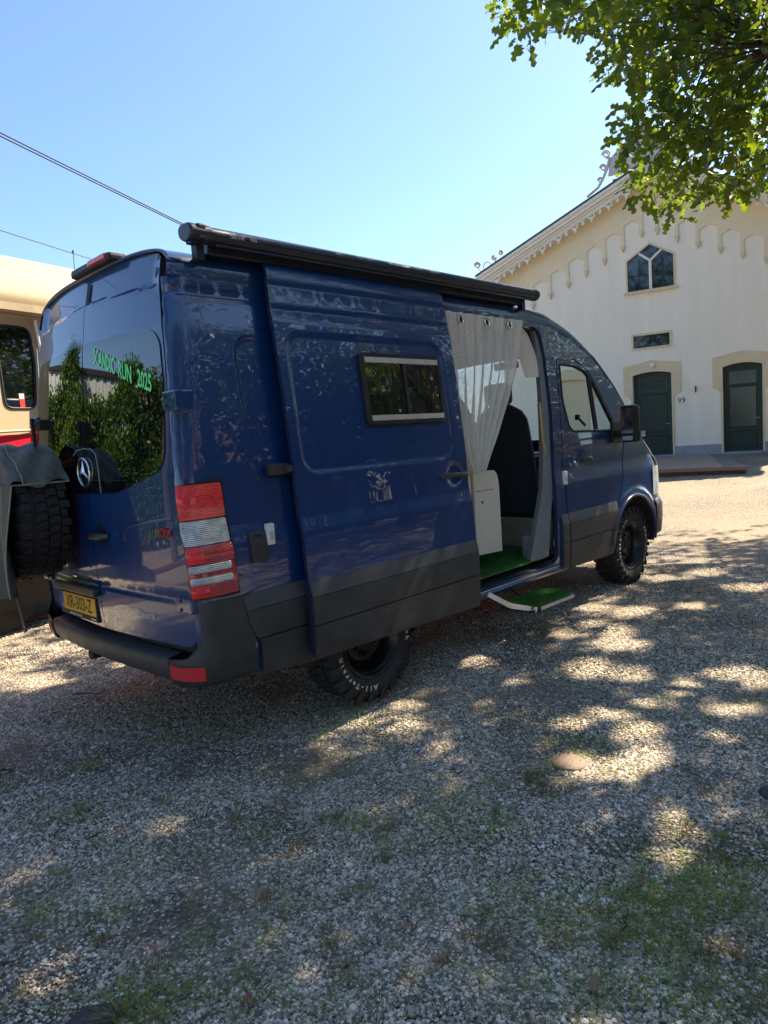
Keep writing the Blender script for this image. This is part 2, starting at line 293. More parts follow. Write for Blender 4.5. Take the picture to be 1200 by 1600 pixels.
class MB:
    """collects boxes, tubes, grids; builds ONE mesh"""
    def __init__(s): s.v = []; s.f = []; s.sm = []
    def add(s, vs, fs, smooth=False):
        b = len(s.v); s.v += [tuple(v) for v in vs]; s.f += [tuple(b+i for i in f) for f in fs]; s.sm += [smooth]*len(fs)
    def box(s, c, d, fr=None, bev=0.0):
        fr = fr or (Vector((1, 0, 0)), Vector((0, 1, 0)), Vector((0, 0, 1)))
        c = Vector(c); hx, hy, hz = d[0]/2, d[1]/2, d[2]/2
        if bev <= 0:
            vs = [c+fr[0]*(x*hx)+fr[1]*(y*hy)+fr[2]*(z*hz) for x in (-1, 1) for y in (-1, 1) for z in (-1, 1)]
            s.add(vs, [(0, 1, 3, 2), (4, 6, 7, 5), (0, 4, 5, 1), (2, 3, 7, 6), (0, 2, 6, 4), (1, 5, 7, 3)])
        else:
            bm = bmesh.new(); bmesh.ops.create_cube(bm, size=1)
            for v in bm.verts: v.co = Vector((v.co.x*d[0], v.co.y*d[1], v.co.z*d[2]))
            bmesh.ops.bevel(bm, geom=bm.edges[:], offset=bev, segments=2, affect='EDGES', profile=0.6)
            bm.verts.ensure_lookup_table()
            s.add([c+fr[0]*v.co.x+fr[1]*v.co.y+fr[2]*v.co.z for v in bm.verts], [[v.index for v in f.verts] for f in bm.faces])
            bm.free()
    def tube(s, pts, r, n=8, cap=True, smooth=True):
        pts = [Vector(q) for q in pts]; rs = r if hasattr(r, '__len__') else [r]*len(pts)
        rings = []; prev = None
        for i, q in enumerate(pts):
            t = (pts[min(i+1, len(pts)-1)]-pts[max(i-1, 0)]).normalized()
            a = prev if prev is not None else (Vector((0, 0, 1)) if abs(t.z) < 0.9 else Vector((1, 0, 0)))
            x = (a-t*a.dot(t)).normalized(); prev = x; y = t.cross(x)
            rings.append([q+(x*math.cos(2*math.pi*k/n)+y*math.sin(2*math.pi*k/n))*rs[i] for k in range(n)])
        vs = [v for rg in rings for v in rg]; fs = []
        for i in range(len(pts)-1):
            for k in range(n): fs.append((i*n+k, i*n+(k+1) % n, (i+1)*n+(k+1) % n, (i+1)*n+k))
        s.add(vs, fs, smooth)
        if cap: s.add(rings[0], [tuple(range(n))[::-1]]); s.add(rings[-1], [tuple(range(n))])
    def prism(s, poly, fn, d0, d1):
        """poly 2D -> fn(u,v,d) at depth d0 and d1"""
        n = len(poly); a = [fn(u, v, d0) for u, v in poly]; b = [fn(u, v, d1) for u, v in poly]
        s.add(a+b, [tuple(range(n))]+[tuple(range(2*n-1, n-1, -1))]+[(i, i+n, (i+1) % n+n, (i+1) % n) for i in range(n)])
    def grid(s, P, closed_u=False, closed_v=False, smooth=True):
        nu, nv = len(P), len(P[0]); vs = [q for row in P for q in row]; fs = []
        for i in range(nu if closed_u else nu-1):
            for j in range(nv if closed_v else nv-1):
                a, b = (i+1) % nu, (j+1) % nv
                fs.append((i*nv+j, i*nv+b, a*nv+b, a*nv+j))
        s.add(vs, fs, smooth)
    def build(s, name, m, parent=None, kind=None, autosmooth=None):
        me = me_from(s.v, s.f, name); me.polygons.foreach_set('use_smooth', s.sm)
        bm = bmesh.new(); bm.from_mesh(me); bmesh.ops.recalc_face_normals(bm, faces=bm.faces[:]); bm.to_mesh(me); bm.free()
        return link(name, me, m, parent, kind)
def smooth_poly(P, k=2):
    for _ in range(k):
        Q = []
        for i in range(len(P)):
            a, b = P[i], P[(i+1) % len(P)]
            Q += [(a[0]*.75+b[0]*.25, a[1]*.75+b[1]*.25), (a[0]*.25+b[0]*.75, a[1]*.25+b[1]*.75)]
        P = Q
    return P
def rrect(x0, z0, x1, z1, r, n=5):
    P = []
    for cx, cz, a0 in ((x1-r, z1-r, 0), (x0+r, z1-r, 90), (x0+r, z0+r, 180), (x1-r, z0+r, 270)):
        for i in range(n+1):
            a = math.radians(a0+90*i/n); P.append((cx+r*math.cos(a), cz+r*math.sin(a)))
    return P
def round_corners(P, R, n=4):
    """polygon with corner radii (R number or list)"""
    out = []; L = len(P)
    for i in range(L):
        r = R[i] if hasattr(R, '__len__') else R
        p = Vector(P[i]).to_2d(); a = Vector(P[i-1]).to_2d()-p; b = Vector(P[(i+1) % L]).to_2d()-p
        if r <= 0: out.append(tuple(p)); continue
        la, lb = a.length, b.length; k = min(r, la*.49, lb*.49); a.normalize(); b.normalize()
        A = p+a*k; B = p+b*k
        for j in range(n+1):
            t = j/n; q = A*(1-t)**2+p*2*t*(1-t)+B*t*t; out.append(tuple(q))
    return out
def densify(P, step, closed=True):
    out = []; n = len(P)
    for i in range(n if closed else n-1):
        a, b = P[i], P[(i+1) % n]; L = math.hypot(b[0]-a[0], b[1]-a[1]); k = max(1, int(math.ceil(L/step)))
        for j in range(k): out.append((a[0]+(b[0]-a[0])*j/k, a[1]+(b[1]-a[1])*j/k))
    if not closed: out.append(P[-1])
    return out
def inside(pts, poly):
    x, y = pts[:, 0], pts[:, 1]; c = np.zeros(len(pts), bool); n = len(poly)
    for i in range(n):
        x0, y0 = poly[i]; x1, y1 = poly[i-1]
        if y0 == y1: continue
        c ^= ((y0 > y) != (y1 > y)) & (x < (x1-x0)*(y-y0)/(y1-y0)+x0)
    return c
PREF = [Vector((1.5, 0, 1.3))]      # a point inside the thing being built: panels face away from it
def panel(name, outline, surf, m, parent=None, holes=(), thick=0.02, step=0.06, feats=(), rim_mat=None, hole_depth=None):
    """sheet-metal panel: 2D outline with holes mapped by surf(u,v)->xyz, true normals, returned edges"""
    loops = [densify(outline, step*.7)]+[densify(hh, step*.6) for hh in holes]
    V = []; E = []
    for L in loops:
        b = len(V); V += L; E += [(b+i, b+(i+1) % len(L)) for i in range(len(L))]
    B = np.array(V)
    us = np.arange(B[:, 0].min(), B[:, 0].max(), step); vs = np.arange(B[:, 1].min(), B[:, 1].max(), step)
    G = np.array([(u+(.0 if j % 2 else step*.5), v) for j, v in enumerate(vs) for u in us])
    F = np.array([q for f in feats for q in f]) if feats else np.zeros((0, 2))
    if len(F):
        d = ((G[:, None, :]-F[None, ::2, :])**2).sum(2).min(1); G = G[d > (step*.35)**2]
    A = np.concatenate([G, F]) if len(F) else G
    ok = inside(A, loops[0])
    for hh in loops[1:]: ok &= ~inside(A, hh)
    A = A[ok]
    if len(A):
        d = np.concatenate([((A[i:i+500][:, None, :]-B[None])**2).sum(2).min(1) for i in range(0, len(A), 500)])
        A = A[d > (step*.22)**2]
    V2 = [Vector(q) for q in V]+[Vector(q) for q in A]
    vo_, eo, fo, *_ = delaunay_2d_cdt(V2, E, [], 0, 1e-5)
    P2 = np.array([tuple(q) for q in vo_]); fo = np.array([f for f in fo if len(f) == 3])
    c = P2[fo].mean(1); ok = inside(c, loops[0])
    for hh in loops[1:]: ok &= ~inside(c, hh)
    fo = fo[ok]
    used = np.unique(fo); rm = -np.ones(len(P2), int); rm[used] = np.arange(len(used)); P2 = P2[used]; fo = rm[fo]
    P3 = [Vector(surf(*q)) for q in P2]; nr = []
    e = 0.004
    for (u, v) in P2:
        a = Vector(surf(u+e, v))-Vector(surf(u-e, v)); b = Vector(surf(u, v+e))-Vector(surf(u, v-e))
        nn = a.cross(b); nr.append(nn.normalized() if nn.length > 1e-12 else Vector((0, 0, 1)))
    if sum((q-PREF[0]).dot(nn) for q, nn in zip(P3, nr)) < 0: nr = [-q for q in nr]
    # orient faces with the normal
    faces = []
    for f in fo:
        a, b, c_ = (P3[i] for i in f)
        if (b-a).cross(c_-a).dot(nr[f[0]]+nr[f[1]]+nr[f[2]]) < 0: f = f[::-1]
        faces.append(tuple(int(i) for i in f))
    ed = set((f[i], f[(i+1) % 3]) for f in faces for i in range(3))
    bd = [x for x in ed if (x[1], x[0]) not in ed]
    verts = [tuple(q) for q in P3]; nrm = [tuple(q) for q in nr]; nf = len(faces)
    if thick > 0:
        top = {}; bot = {}
        for a, b in bd:
            for i in (a, b):
                if i not in top:
                    top[i] = len(verts); verts.append(tuple(P3[i])); bot[i] = len(verts); verts.append(tuple(P3[i]-nr[i]*thick))
        for a, b in bd: faces.append((top[b], top[a], bot[a], bot[b]))
    me = me_from(verts, faces, name)
    sm = [True]*nf+[False]*(len(faces)-nf); me.polygons.foreach_set('use_smooth', sm)
    ln = []
    for pi, pl in enumerate(me.polygons):
        for vi in pl.vertices:
            ln.append(nrm[vi] if pi < nf else (0, 0, 0))
    me.normals_split_custom_set(ln)
    if rim_mat:
        me.materials.append(m); me.materials.append(rim_mat)
        me.polygons.foreach_set('material_index', [0]*nf+[1]*(len(faces)-nf))
    return link(name, me, m, parent)
def text_mesh(txt, size=1.0, depth=0.0, offset=0.0, shear=0.0, sx=1.0, res=2):
    cu = bpy.data.curves.new('t', 'FONT'); cu.body = txt; cu.size = size; cu.extrude = depth; cu.offset = offset
    cu.shear = shear; cu.align_x = 'CENTER'; cu.align_y = 'CENTER'; cu.resolution_u = res
    o = bpy.data.objects.new('t', cu); COL.objects.link(o)
    dg = bpy.context.evaluated_depsgraph_get(); dg.update()
    me = bpy.data.meshes.new_from_object(o.evaluated_get(dg)); bpy.data.objects.remove(o)
    for v in me.vertices: v.co.x *= sx
    return me
def text_on(name, txt, fn, m, parent, size, **kw):
    """fn(u,v)->xyz; letters follow that surface"""
    me = text_mesh(txt, size, **kw); me.materials.clear()
    bm = bmesh.new(); bm.from_mesh(me); bmesh.ops.subdivide_edges(bm, edges=[e for e in bm.edges if e.calc_length() > size*.25], cuts=2); bm.to_mesh(me); bm.free()
    for v in me.vertices: v.co = Vector(fn(v.co.x, v.co.y))
    return link(name, me, m, parent)
# ------------------------------------------------------------------ van body surfaces (x forward from rear axle, y left, z up)
ZT = [0.1, .3, .45, .65, .85, 1.07, 1.135, 1.225, 1.5, 1.8, 2.1, 2.3, 2.48]
HT = [.955, .965, .985, .995, .995, .987, .984, .960, .948, .922, .892, .866, .835]
zz = np.arange(0, 2.9, .005)
hh_ = np.interp(zz, ZT, HT)
top_i = zz > 2.48
hh_[top_i] = .835*np.clip(1-((zz[top_i]-2.48)/.185)**4, 0.0001, 1)**.25
kz = np.exp(-.5*(np.arange(-8, 9)*.005/.013)**2); kz /= kz.sum()
hs_ = np.convolve(np.pad(hh_, 8, mode='edge'), kz, 'valid')
hs_[zz > 2.52] = hh_[zz > 2.52]
def H(z): return float(np.interp(z, zz, hs_))
LZ = [0, .63, .75, .95, 1.17, 1.4, 1.53, 1.6, 1.9, 2.24, 2.49, 2.62, 2.7]
LX = [-1.24, -1.242, -1.248, -1.254, -1.257, -1.260, -1.254, -1.248, -1.218, -1.186, -1.149, -1.119, -1.10]
def lean(z): return float(np.interp(z, LZ, LX))+1.26
XE = [-1.3, 2.0, 2.2, 2.42, 2.78, 3.14, 3.48, 3.72, 4.02, 4.24, 4.43, 4.55]
ZE = [2.665, 2.665, 2.66, 2.64, 2.52, 2.31, 2.03, 1.765, 1.44, 1.27, 1.10, .98]
DE = [.185, .185, .185, .18, .15, .12, .10, .09, .07, .07, .07, .06]
def zt(x): return float(np.interp(x, XE, ZE))
def ze(x): return zt(x)-float(np.interp(x, XE, DE))
def taper(x): return (max(0.0, 1-((x-4.02)/.60)**3.33))**.3 if x > 4.02 else 1.0
def ss(a, b, x): t = min(1, max(0, (x-a)/(b-a))); return t*t*(3-2*t)
RC, RY = .12, .05
def side_pt(s, z, off=0.0, sgn=-1):
    hz = H(z)*taper(s)+off
    # wheel-arch lips swell outwards
    for cx in (3.665,):
        r = math.hypot(s-cx, z-.40)
        if z > .3 and s > 3.05: hz += .018*math.exp(-((r-.53)/.035)**2)*(1 if z > .45 else 0)
    if s > -1.09: x, y = s, hz
    else:
        a = min(1.6, (-1.09-s)/RC); x = -1.09-(RC+off*.8)*math.sin(a); y = hz-RY+RY*math.cos(a)
    return (x+lean(z)*ss(-.85, -1.12, s), sgn*y, z)
def rear_x(y, z): return -1.26+.05*(abs(y)/.85)**2+lean(z)
def recess(s, z, poly_r, depth, w):
    """signed smooth recess inside rounded rectangle (x0,z0,x1,z1,r)"""
    x0, z0, x1, z1, r = poly_r
    qx = abs(s-(x0+x1)/2)-(x1-x0)/2+r; qz = abs(z-(z0+z1)/2)-(z1-z0)/2+r
    d = math.hypot(max(qx, 0), max(qz, 0))+min(max(qx, qz), 0)-r
    return -depth*ss(w/2, -w/2, d)
def feat_rr(rr, w):
    P = []
    for k in (-.6, -.3, 0, .3, .6):
        o = k*w; P.append(densify(rrect(rr[0]-o, rr[1]-o, rr[2]+o, rr[3]+o, max(.01, rr[4]+o), 6), .03))
    return P
def hline(x0, x1, z, w=.01): return [densify([(x0, z+o), (x1, z+o)], .05, False) for o in (-w, 0, w)]

van = thing('camper_van', 'dark blue high-roof camper van with open sliding door and black roof awning', 'van')
DX0, DX1, DOFF = -.57, .935, .085      # sliding door, slid back and out

# --- rear quarter, opening frame and roof side: one pressing
WIN_R = (-.78+0, 1.46, .50, 2.19, .10)
arch = lambda cx, r: [(cx+r*math.cos(math.radians(a)), .40+r*math.sin(math.radians(a))) for a in range(-2, 183, 6)]
def main_outline():
    P = [(-1.275, .47)]
    P += [(-1.275, .80), (-1.275, 1.6), (-1.275, 2.2), (-1.275, 2.478)]
    P += [(x, ze(x)) for x in (-.9, 0, 1, 2.0, 2.2, 2.3, 2.42, 2.5, 2.6, 2.7, 2.78, 2.9, 3.02, 3.14, 3.25, 3.36, 3.48, 3.6, 3.72, 3.80)]
    P += [(3.56, 1.44), (3.40, 1.60), (3.23, 1.83), (3.04, 2.06), (2.90, 2.15), (2.76, 2.195), (2.50, 2.215), (2.452, 2.17), (2.41, 1.75), (2.345, 1.21), (2.335, .40)]
    P += [(.60, .40)]
    P += arch(0, .47)[1:-1]
    P += [(-.60, .40), (-1.0, .47)]
    return P
ROPEN = round_corners([(.90, .475), (2.165, .475), (2.20, 1.12), (2.275, 1.70), (2.29, 2.19), (2.285, 2.44), (.90, 2.44)], [.02, .09, .0, 0, 0, .10, .02])
def surf_main(sgn):
    def f(s, z):
        off = recess(s, z, WIN_R, .010, .035)
        off -= .006*math.exp(-((z-2.40)/.012)**2)+.004*math.exp(-((z-2.30)/.018)**2)
        return side_pt(s, z, off, sgn)
    return f
FE = feat_rr(WIN_R, .035)+hline(-1.2, 2.2, 2.40)+hline(-1.2, 2.2, 1.225, .02)+hline(-1.2, 2.2, 1.135, .02)
panel('body_side', main_outline(), surf_main(-1), MT['paint'], van, holes=[ROPEN], thick=.035, step=.075, feats=FE, rim_mat=MT['paint_in'])
panel('body_side', main_outline(), surf_main(1), MT['paint'], van, thick=.035, step=.12, rim_mat=MT['paint_in'])
# front doors with window openings
DOOR = round_corners([(2.352, .415), (3.16, .395), (3.205, .62), (3.27, .80), (3.415, 1.06), (3.55, 1.43), (3.395, 1.59), (3.225, 1.82), (3.035, 2.048), (2.895, 2.138), (2.76, 2.183), (2.505, 2.203), (2.465, 2.16), (2.422, 1.75), (2.357, 1.21)], .03, 3)
DWIN = round_corners([(2.535, 1.60), (2.60, 1.555), (3.42, 1.535), (3.27, 1.72), (3.06, 2.0), (2.94, 2.085), (2.76, 2.13), (2.50, 2.14), (2.475, 1.83)], .03, 3)
def surf_door(sgn):
    def f(s, z):
        off = -.008*math.exp(-(((s-2.66)/.085)**2+((z-1.32)/.06)**2)**2)
        return side_pt(s, z, off, sgn)
    return f
for sg in (-1, 1):
    d = panel('front_door', DOOR, surf_door(sg), MT['paint'], van, holes=[DWIN], thick=.03, step=.06,
              feats=hline(2.36, 3.4, 1.225, .02)+hline(2.36, 3.4, 1.135, .02)+[densify(rrect(2.56+k, 1.25+k, 2.76-k, 1.39-k, .03), .02) for k in (0, .015, .03)], rim_mat=MT['rubber'])
    # window seal, divider bar and panes are sub-parts of the door
    mb = MB()
    def ringpts(P, o): return [Vector(side_pt(u, v, o, sg)) for u, v in densify(P, .05)]
    rp = ringpts(DWIN, -.004); mb.tube(rp+[rp[0]], .013, 6, cap=False)
    mb.tube([side_pt(3.02, 1.56, -.004, sg), side_pt(2.99, 2.06, -.004, sg)], .022, 8)
    mb.build('window_seal', MT['rubber'], d)
    fr_glass = [(3.03, 1.56), (3.41, 1.545), (3.27, 1.72), (3.06, 1.99), (3.01, 2.03)]
    panel('quarter_pane', fr_glass, lambda s, z: side_pt(s, z, -.012, sg), MT['glass_clear'], d, thick=0, step=.08)
    if sg > 0:
        pass
    # rising sill of the side glass, wound right down on the near door
    mb = MB()
    mb.tube([side_pt(2.57, 1.30, .020, sg), side_pt(2.62, 1.33, .034, sg), side_pt(2.80, 1.315, .034, sg), side_pt(2.86, 1.295, .016, sg)], [.010, .016, .016, .011], 8)
    mb.build('door_handle', MT['plastic'], d)
# fenders
FEND = [(3.56, 1.42), (3.425, 1.055), (3.28, .80), (3.24, .70)]
FEND += [(3.665+.485*math.cos(math.radians(a)), .40+.485*math.sin(math.radians(a))) for a in range(150, -4, -6)]
FEND += [(4.17, .38), (4.22, .50), (4.30, .80), (4.22, 1.02), (4.15, ze(4.15)-.005), (4.02, ze(4.02)), (3.87, ze(3.87)), (3.805, ze(3.805)-.005)]
for sg in (-1, 1):
    panel('fender', FEND, lambda s, z: side_pt(s, z, 0, sg), MT['paint'], van, thick=.03, step=.05, rim_mat=MT['rubber'],
          feats=[[(3.665+r*math.cos(math.radians(a)), .40+r*math.sin(math.radians(a))) for a in range(0, 180, 5)] for r in (.50, .53, .56, .59)])
# --- top surfaces
def top_pt(x, t, dz=0.0):
    a = H(ze(x))*taper(x) if x < 4.56 else .6
    e, zc = ze(x), zt(x)
    c, s_ = math.cos(t), math.sin(t)
    y = a*(abs(c)**.5)*(1 if c > 0 else -1)
    return Vector((x, y, e+(zc-e)*abs(s_)**.5+dz))
def top_strip(x0, x1, n, name, m, parent, ts=None, dx=0.0, dz=0.0):
    ts = ts or [math.pi*(1-math.cos(math.pi*k/36))/2 for k in range(37)]
    P = []
    for i in range(n+1):
        x = x0+(x1-x0)*i/n; row = []
        for t in ts:
            q = top_pt(x, t, dz)
            if x < -1.0:    # follow the lean and rounding of the rear
                k = (-1.0-x)/.2; q.x = -1.0+(rear_x(q.y, q.z-.004)+1.0)*k; q.z -= .006*k*k
                q.x -= 0
            row.append(q)
        P.append(row)
    mb = MB(); mb.grid(P); return mb.build(name, m, parent)
top_strip(-1.20, 3.14, 44, 'roof', MT['paint'], van)
ts_in = [math.acos(max(-1, min(1, (abs(y/.97)**2)*(1 if y > 0 else -1)))) for y in np.linspace(.95, -.95, 25)]
top_strip(3.14, 3.99, 14, 'windscreen_surround', MT['rubber'], van, ts=[t for t in [0, .02, .05, .09, .14]])
top_strip(3.14, 3.99, 14, 'windscreen_surround', MT['rubber'], van, ts=[math.pi-t for t in [0, .02, .05, .09, .14]])
top_strip(3.16, 3.97, 14, 'windscreen', MT['glass_shield'], van, ts=[.12+(math.pi-.24)*k/24 for k in range(25)], dz=-.004)
top_strip(3.99, 4.52, 10, 'bonnet', MT['paint'], van)
# nose: grille with headlights, then bumper
def nose(t, z, off=0.0):
    """t in [-90,90] deg from centre line"""
    c, s_ = math.cos(math.radians(t)), math.sin(math.radians(t))
    lx = -.04*max(0, (z-.8))/.3
    return Vector((4.02+(.60+off+lx)*abs(c)**.6, (.985+off)*abs(s_)**.6*(1 if s_ > 0 else -1), z))
mb = MB(); mb.grid([[nose(t, z) for t in range(-60, 61, 5)] for z in (.78, .86, .94, 1.0, 1.05)]); g = mb.build('grille', MT['black_satin'], van)
for zc in (.85, .91, .97):
    mb = MB(); mb.tube([nose(t, zc, .012) for t in range(-30, 31, 5)], .012, 6); mb.build('grille_bar', MT['chrome'], g)
for sg in (-1, 1):
    mb = MB(); mb.grid([[nose(sg*t, z*(1-(t-40)/50*.0)+(t-40)/50*(.0), .012) for t in range(38, 89, 5)] for z in (.84, .92, 1.0, 1.08, 1.14)])
    mb.build('headlight', MT['lens_clear'], van)
mb = MB()
prof = [(.40, -.03), (.44, .02), (.60, .035), (.74, .035), (.80, .01), (.81, -.04)]
mb.grid([[nose(t, z, o) for t in np.linspace(-87, 87, 41)] for z, o in prof]); mb.build('front_bumper', MT['bumper'], van)
# --- plastic cladding along the sides
def clad(z):
    o = .010
    if z > .785: o = .010+.012*(.87-z)/.085*-1+.012
    o2 = .022 if z < .785 else .022-.018*(z-.785)/.085
    return o2
def clad_panel(outline, sg, offx, parent, step=.05):
    def clip(P, zc, up):
        out = []
        for i in range(len(P)):
            a, b = P[i-1], P[i]; ia, ib = (a[1] > zc) == up, (b[1] > zc) == up
            if ia != ib: t = (zc-a[1])/(b[1]-a[1]); out.append((a[0]+(b[0]-a[0])*t, zc))
            if ib: out.append(b)
        return out
    for zc, up in ((.629, True), (.622, False)):
        panel('side_cladding', clip(outline, zc, up), lambda s, z: side_pt(s, z, clad(z)+offx, sg), MT['plastic'], parent, thick=.02, step=step)
def band(outline, sg, offx, parent):
    return panel('sheen_trim_strip', outline, lambda s, z: side_pt(s, z, clad(z)+offx+.001, sg), MT['strip'], parent, thick=.012, step=.06)
ar = [(.49*math.cos(math.radians(a)), .40+.49*math.sin(math.radians(a))) for a in range(176, 48, -6)]
for sg in (-1, 1):
    clad_panel([(-.86, .43), (-.86, .60), (-.90, .66), (-.93, .72), (-.935, .785), (-.335, .785)]+[q for q in ar if q[1] < .785 and q[0] < 0][::-1]+[(-.50, .40)], sg, 0, van)
    band([(-.935, .788), (-.945, .872), (.88, .872), (.88, .788)], sg, 0, van)
    clad_panel([(2.235, .405), (2.235, .785), (2.34, .785), (2.34, .405)], sg, 0, van)
    band([(2.235, .788), (2.235, .872), (2.34, .872), (2.34, .788)], sg, 0, van)
    clad_panel([(2.358, .40), (2.358, .785), (3.25, .785), (3.20, .62), (3.155, .385)], sg, 0, van)
    band([(2.358, .788), (2.358, .872), (3.26, .872), (3.255, .788)], sg, 0, van)
    # arch flares behind and ahead of the front wheel
    mb = MB(); mb.tube([side_pt(3.665+.487*math.cos(math.radians(a)), .40+.487*math.sin(math.radians(a)), .004, sg) for a in range(-2, 183, 5)], .016, 8)
    mb.build('wheel_arch_lip', MT['paint'], van)
# cladding on the left flank between the wheels
clad_panel([(.52, .405), (.50, .785), (2.23, .785), (2.23, .405)], 1, 0, van, .12)
# sill under the opening
mb = MB()
mb.grid([[Vector((x, -y, z)) for x in np.linspace(.5, 2.335, 12)] for y, z in ((.90, .475), (.955, .47), (.962, .455), (.962, .445), (.985, .435), (.99, .42), (.985, .395), (.94, .385))])
mb.build('door_sill', MT['paint'], van)
mb = MB(); mb.tube([(.9, -.988, .446), (2.2, -.985, .446)], .004, 6); mb.build('sill_bead', MT['chrome'], van)
mb = MB(); mb.box((1.6, -.86, .476), (1.5, .16, .008)); mb.build('sill_plate', MT['plastic'], van)

# --- sliding door
sd_out = round_corners([(DX0, .445), (DX1, .405), (DX1, 1.2), (DX1, 2.0), (DX1, 2.44), (DX1-.02, 2.595), (DX0+.02, 2.60), (DX0, 2.30), (DX0, 1.5)], [.03, .03, 0, 0, 0, .02, .02, 0, 0])
SDR = (-.50, 1.455, .80, 2.215, .10)
SW = (.015, 1.695, .755, 2.13, .035)     # hinged window frame outer
def surf_sd(s, z):
    off = DOFF+recess(s, z, SDR, .008, .045)
    off -= .005*math.exp(-((z-2.34)/.010)**2)+.005*math.exp(-((z-2.47)/.010)**2)
    off -= .022*math.exp(-(((s-.80)/.075)**2+((z-1.335)/.062)**2)**2)
    return side_pt(s, z, off)
sd = panel('sliding_door', sd_out, surf_sd, MT['paint'], van, thick=.026, step=.06,
           holes=[rrect(SW[0]+.03, SW[1]+.03, SW[2]-.03, SW[3]-.03, .03)],
           feats=feat_rr(SDR, .045)+hline(DX0+.02, DX1-.02, 2.34)+hline(DX0+.02, DX1-.02, 2.47)+hline(DX0+.02, DX1-.02, 1.225, .02)+hline(DX0+.02, DX1-.02, 1.135, .02)
           +[[(.80+r*.075*math.cos(a*math.pi/12), 1.335+r*.062*math.sin(a*math.pi/12)) for a in range(24)] for r in (.4, .8, 1.0, 1.2)], rim_mat=MT['paint_in'])
clad_panel([(DX0+.003, .44), (DX0+.003, .785), (DX1-.003, .785), (DX1-.003, .402)], -1, DOFF, sd)
band([(DX0+.003, .788), (DX0+.003, .872), (DX1-.003, .872), (DX1-.003, .788)], -1, DOFF, sd)
mb = MB(); mb.tube([side_pt(.64, 1.325, DOFF+.005), side_pt(.67, 1.34, DOFF+.032), side_pt(.88, 1.335, DOFF+.034), side_pt(.915, 1.325, DOFF+.01)], [.012, .017, .017, .013], 8)
mb.build('door_handle', MT['plastic'], sd)
mb = MB()
def swp(u, v, d): return Vector(side_pt(u, v, DOFF+d))
o_ = rrect(*SW, 5); i_ = rrect(SW[0]+.035, SW[1]+.05, SW[2]-.035, SW[3]-.05, .025, 5)
n = len(o_); rows = [[swp(u, v, -.02) for u, v in o_], [swp(u, v, .012) for u, v in o_], [swp(u*.97+.385*.03, v*.97+1.9125*.03, .020) for u, v in o_], [swp(u, v, .018) for u, v in i_], [swp(u, v, -.01) for u, v in i_]]
mb.grid(rows, closed_v=True, smooth=False); wf = mb.build('window_frame', MT['rubber'], sd)
mb = MB(); P = [swp(u, v, .004) for u, v in ((SW[0]+.03, SW[1]+.04), (.40, SW[1]+.04), (.40, SW[3]-.04), (SW[0]+.03, SW[3]-.04))]; mb.grid([[P[0], P[1]], [P[3], P[2]]]); mb.build('acrylic_pane', MT['acrylic'], sd)
mb = MB(); P = [swp(u, v, .010) for u, v in ((.39, SW[1]+.04), (SW[2]-.03, SW[1]+.04), (SW[2]-.03, SW[3]-.04), (.39, SW[3]-.04))]; mb.grid([[P[0], P[1]], [P[3], P[2]]]); mb.build('acrylic_pane', MT['acrylic'], sd)
mb = MB(); mb.tube([swp(.395, SW[1]+.05, .012), swp(.395, SW[3]-.05, .012)], .010, 6); mb.build('pane_divider', MT['rubber'], sd)
for zc in (SW[3]-.043, SW[1]+.043):
    mb = MB(); a = swp(SW[0]+.035, zc, .022); b = swp(SW[2]-.035, zc, .022); mb.box((a+b)/2, ((b-a).length, .010, .032)); mb.build('window_rail', MT['alu'], sd)
# inner skin of the sliding door, seen past its leading edge
panel('door_lining', round_corners([(DX0+.03, .48), (DX1-.015, .46), (DX1-.015, 2.50), (DX0+.03, 2.50)], .05), lambda s, z: side_pt(s, z, DOFF-.048), MT['paint_in'], sd, thick=0, step=.2, holes=[rrect(SW[0]+.03, SW[1]+.03, SW[2]-.03, SW[3]-.03, .03)])
# mid rail with roller carriage
mb = MB(); mb.box((-.20, -.957, 1.49), (1.0, .012, .050)); mb.build('slide_rail', MT['black_satin'], van)
mb = MB(); mb.box((-.63, -.975, 1.49), (.14, .04, .060), bev=.006); mb.box((-.585, -1.0, 1.49), (.05, .05, .035)); mb.build('roller_carriage', MT['plastic'], van)
# security locks
for (s_, z_, of) in ((-.735, 1.155, 0.0), (2.345, 1.175, 0.0)):
    c = Vector(side_pt(s_, z_, .012)); mb = MB(); mb.box(c, (.050, .030, .115), bev=.009); lk = mb.build('white_door_lock', MT['white_paint'], van)
    mb = MB(); mb.box(c+Vector((.002, -.016, -.008)), (.026, .008, .045), bev=.003); mb.build('lock_keyhole', MT['grey_print'], lk)
# fuel flap / socket cover
fp = panel('socket_cover', round_corners([(-.865, 1.02), (-.76, 1.02), (-.76, 1.185), (-.865, 1.185)], .014), lambda s, z: side_pt(s, z, .014), MT['plastic'], van, thick=.014, step=.04)
mb = MB(); mb.tube([side_pt(-.83, 1.16, .018), side_pt(-.795, 1.16, .018)], .005, 6); mb.build('cover_latch', MT['black_satin'], fp)
# header rail (track) above the opening
for k, (dz, yy) in enumerate(((2.455, .812), (2.50, .80), (2.535, .805))):
    mb = MB(); mb.tube([(.90, -yy, dz), (2.30, -yy, dz)], .013, 8); mb.build('door_track', MT['paint'], van)

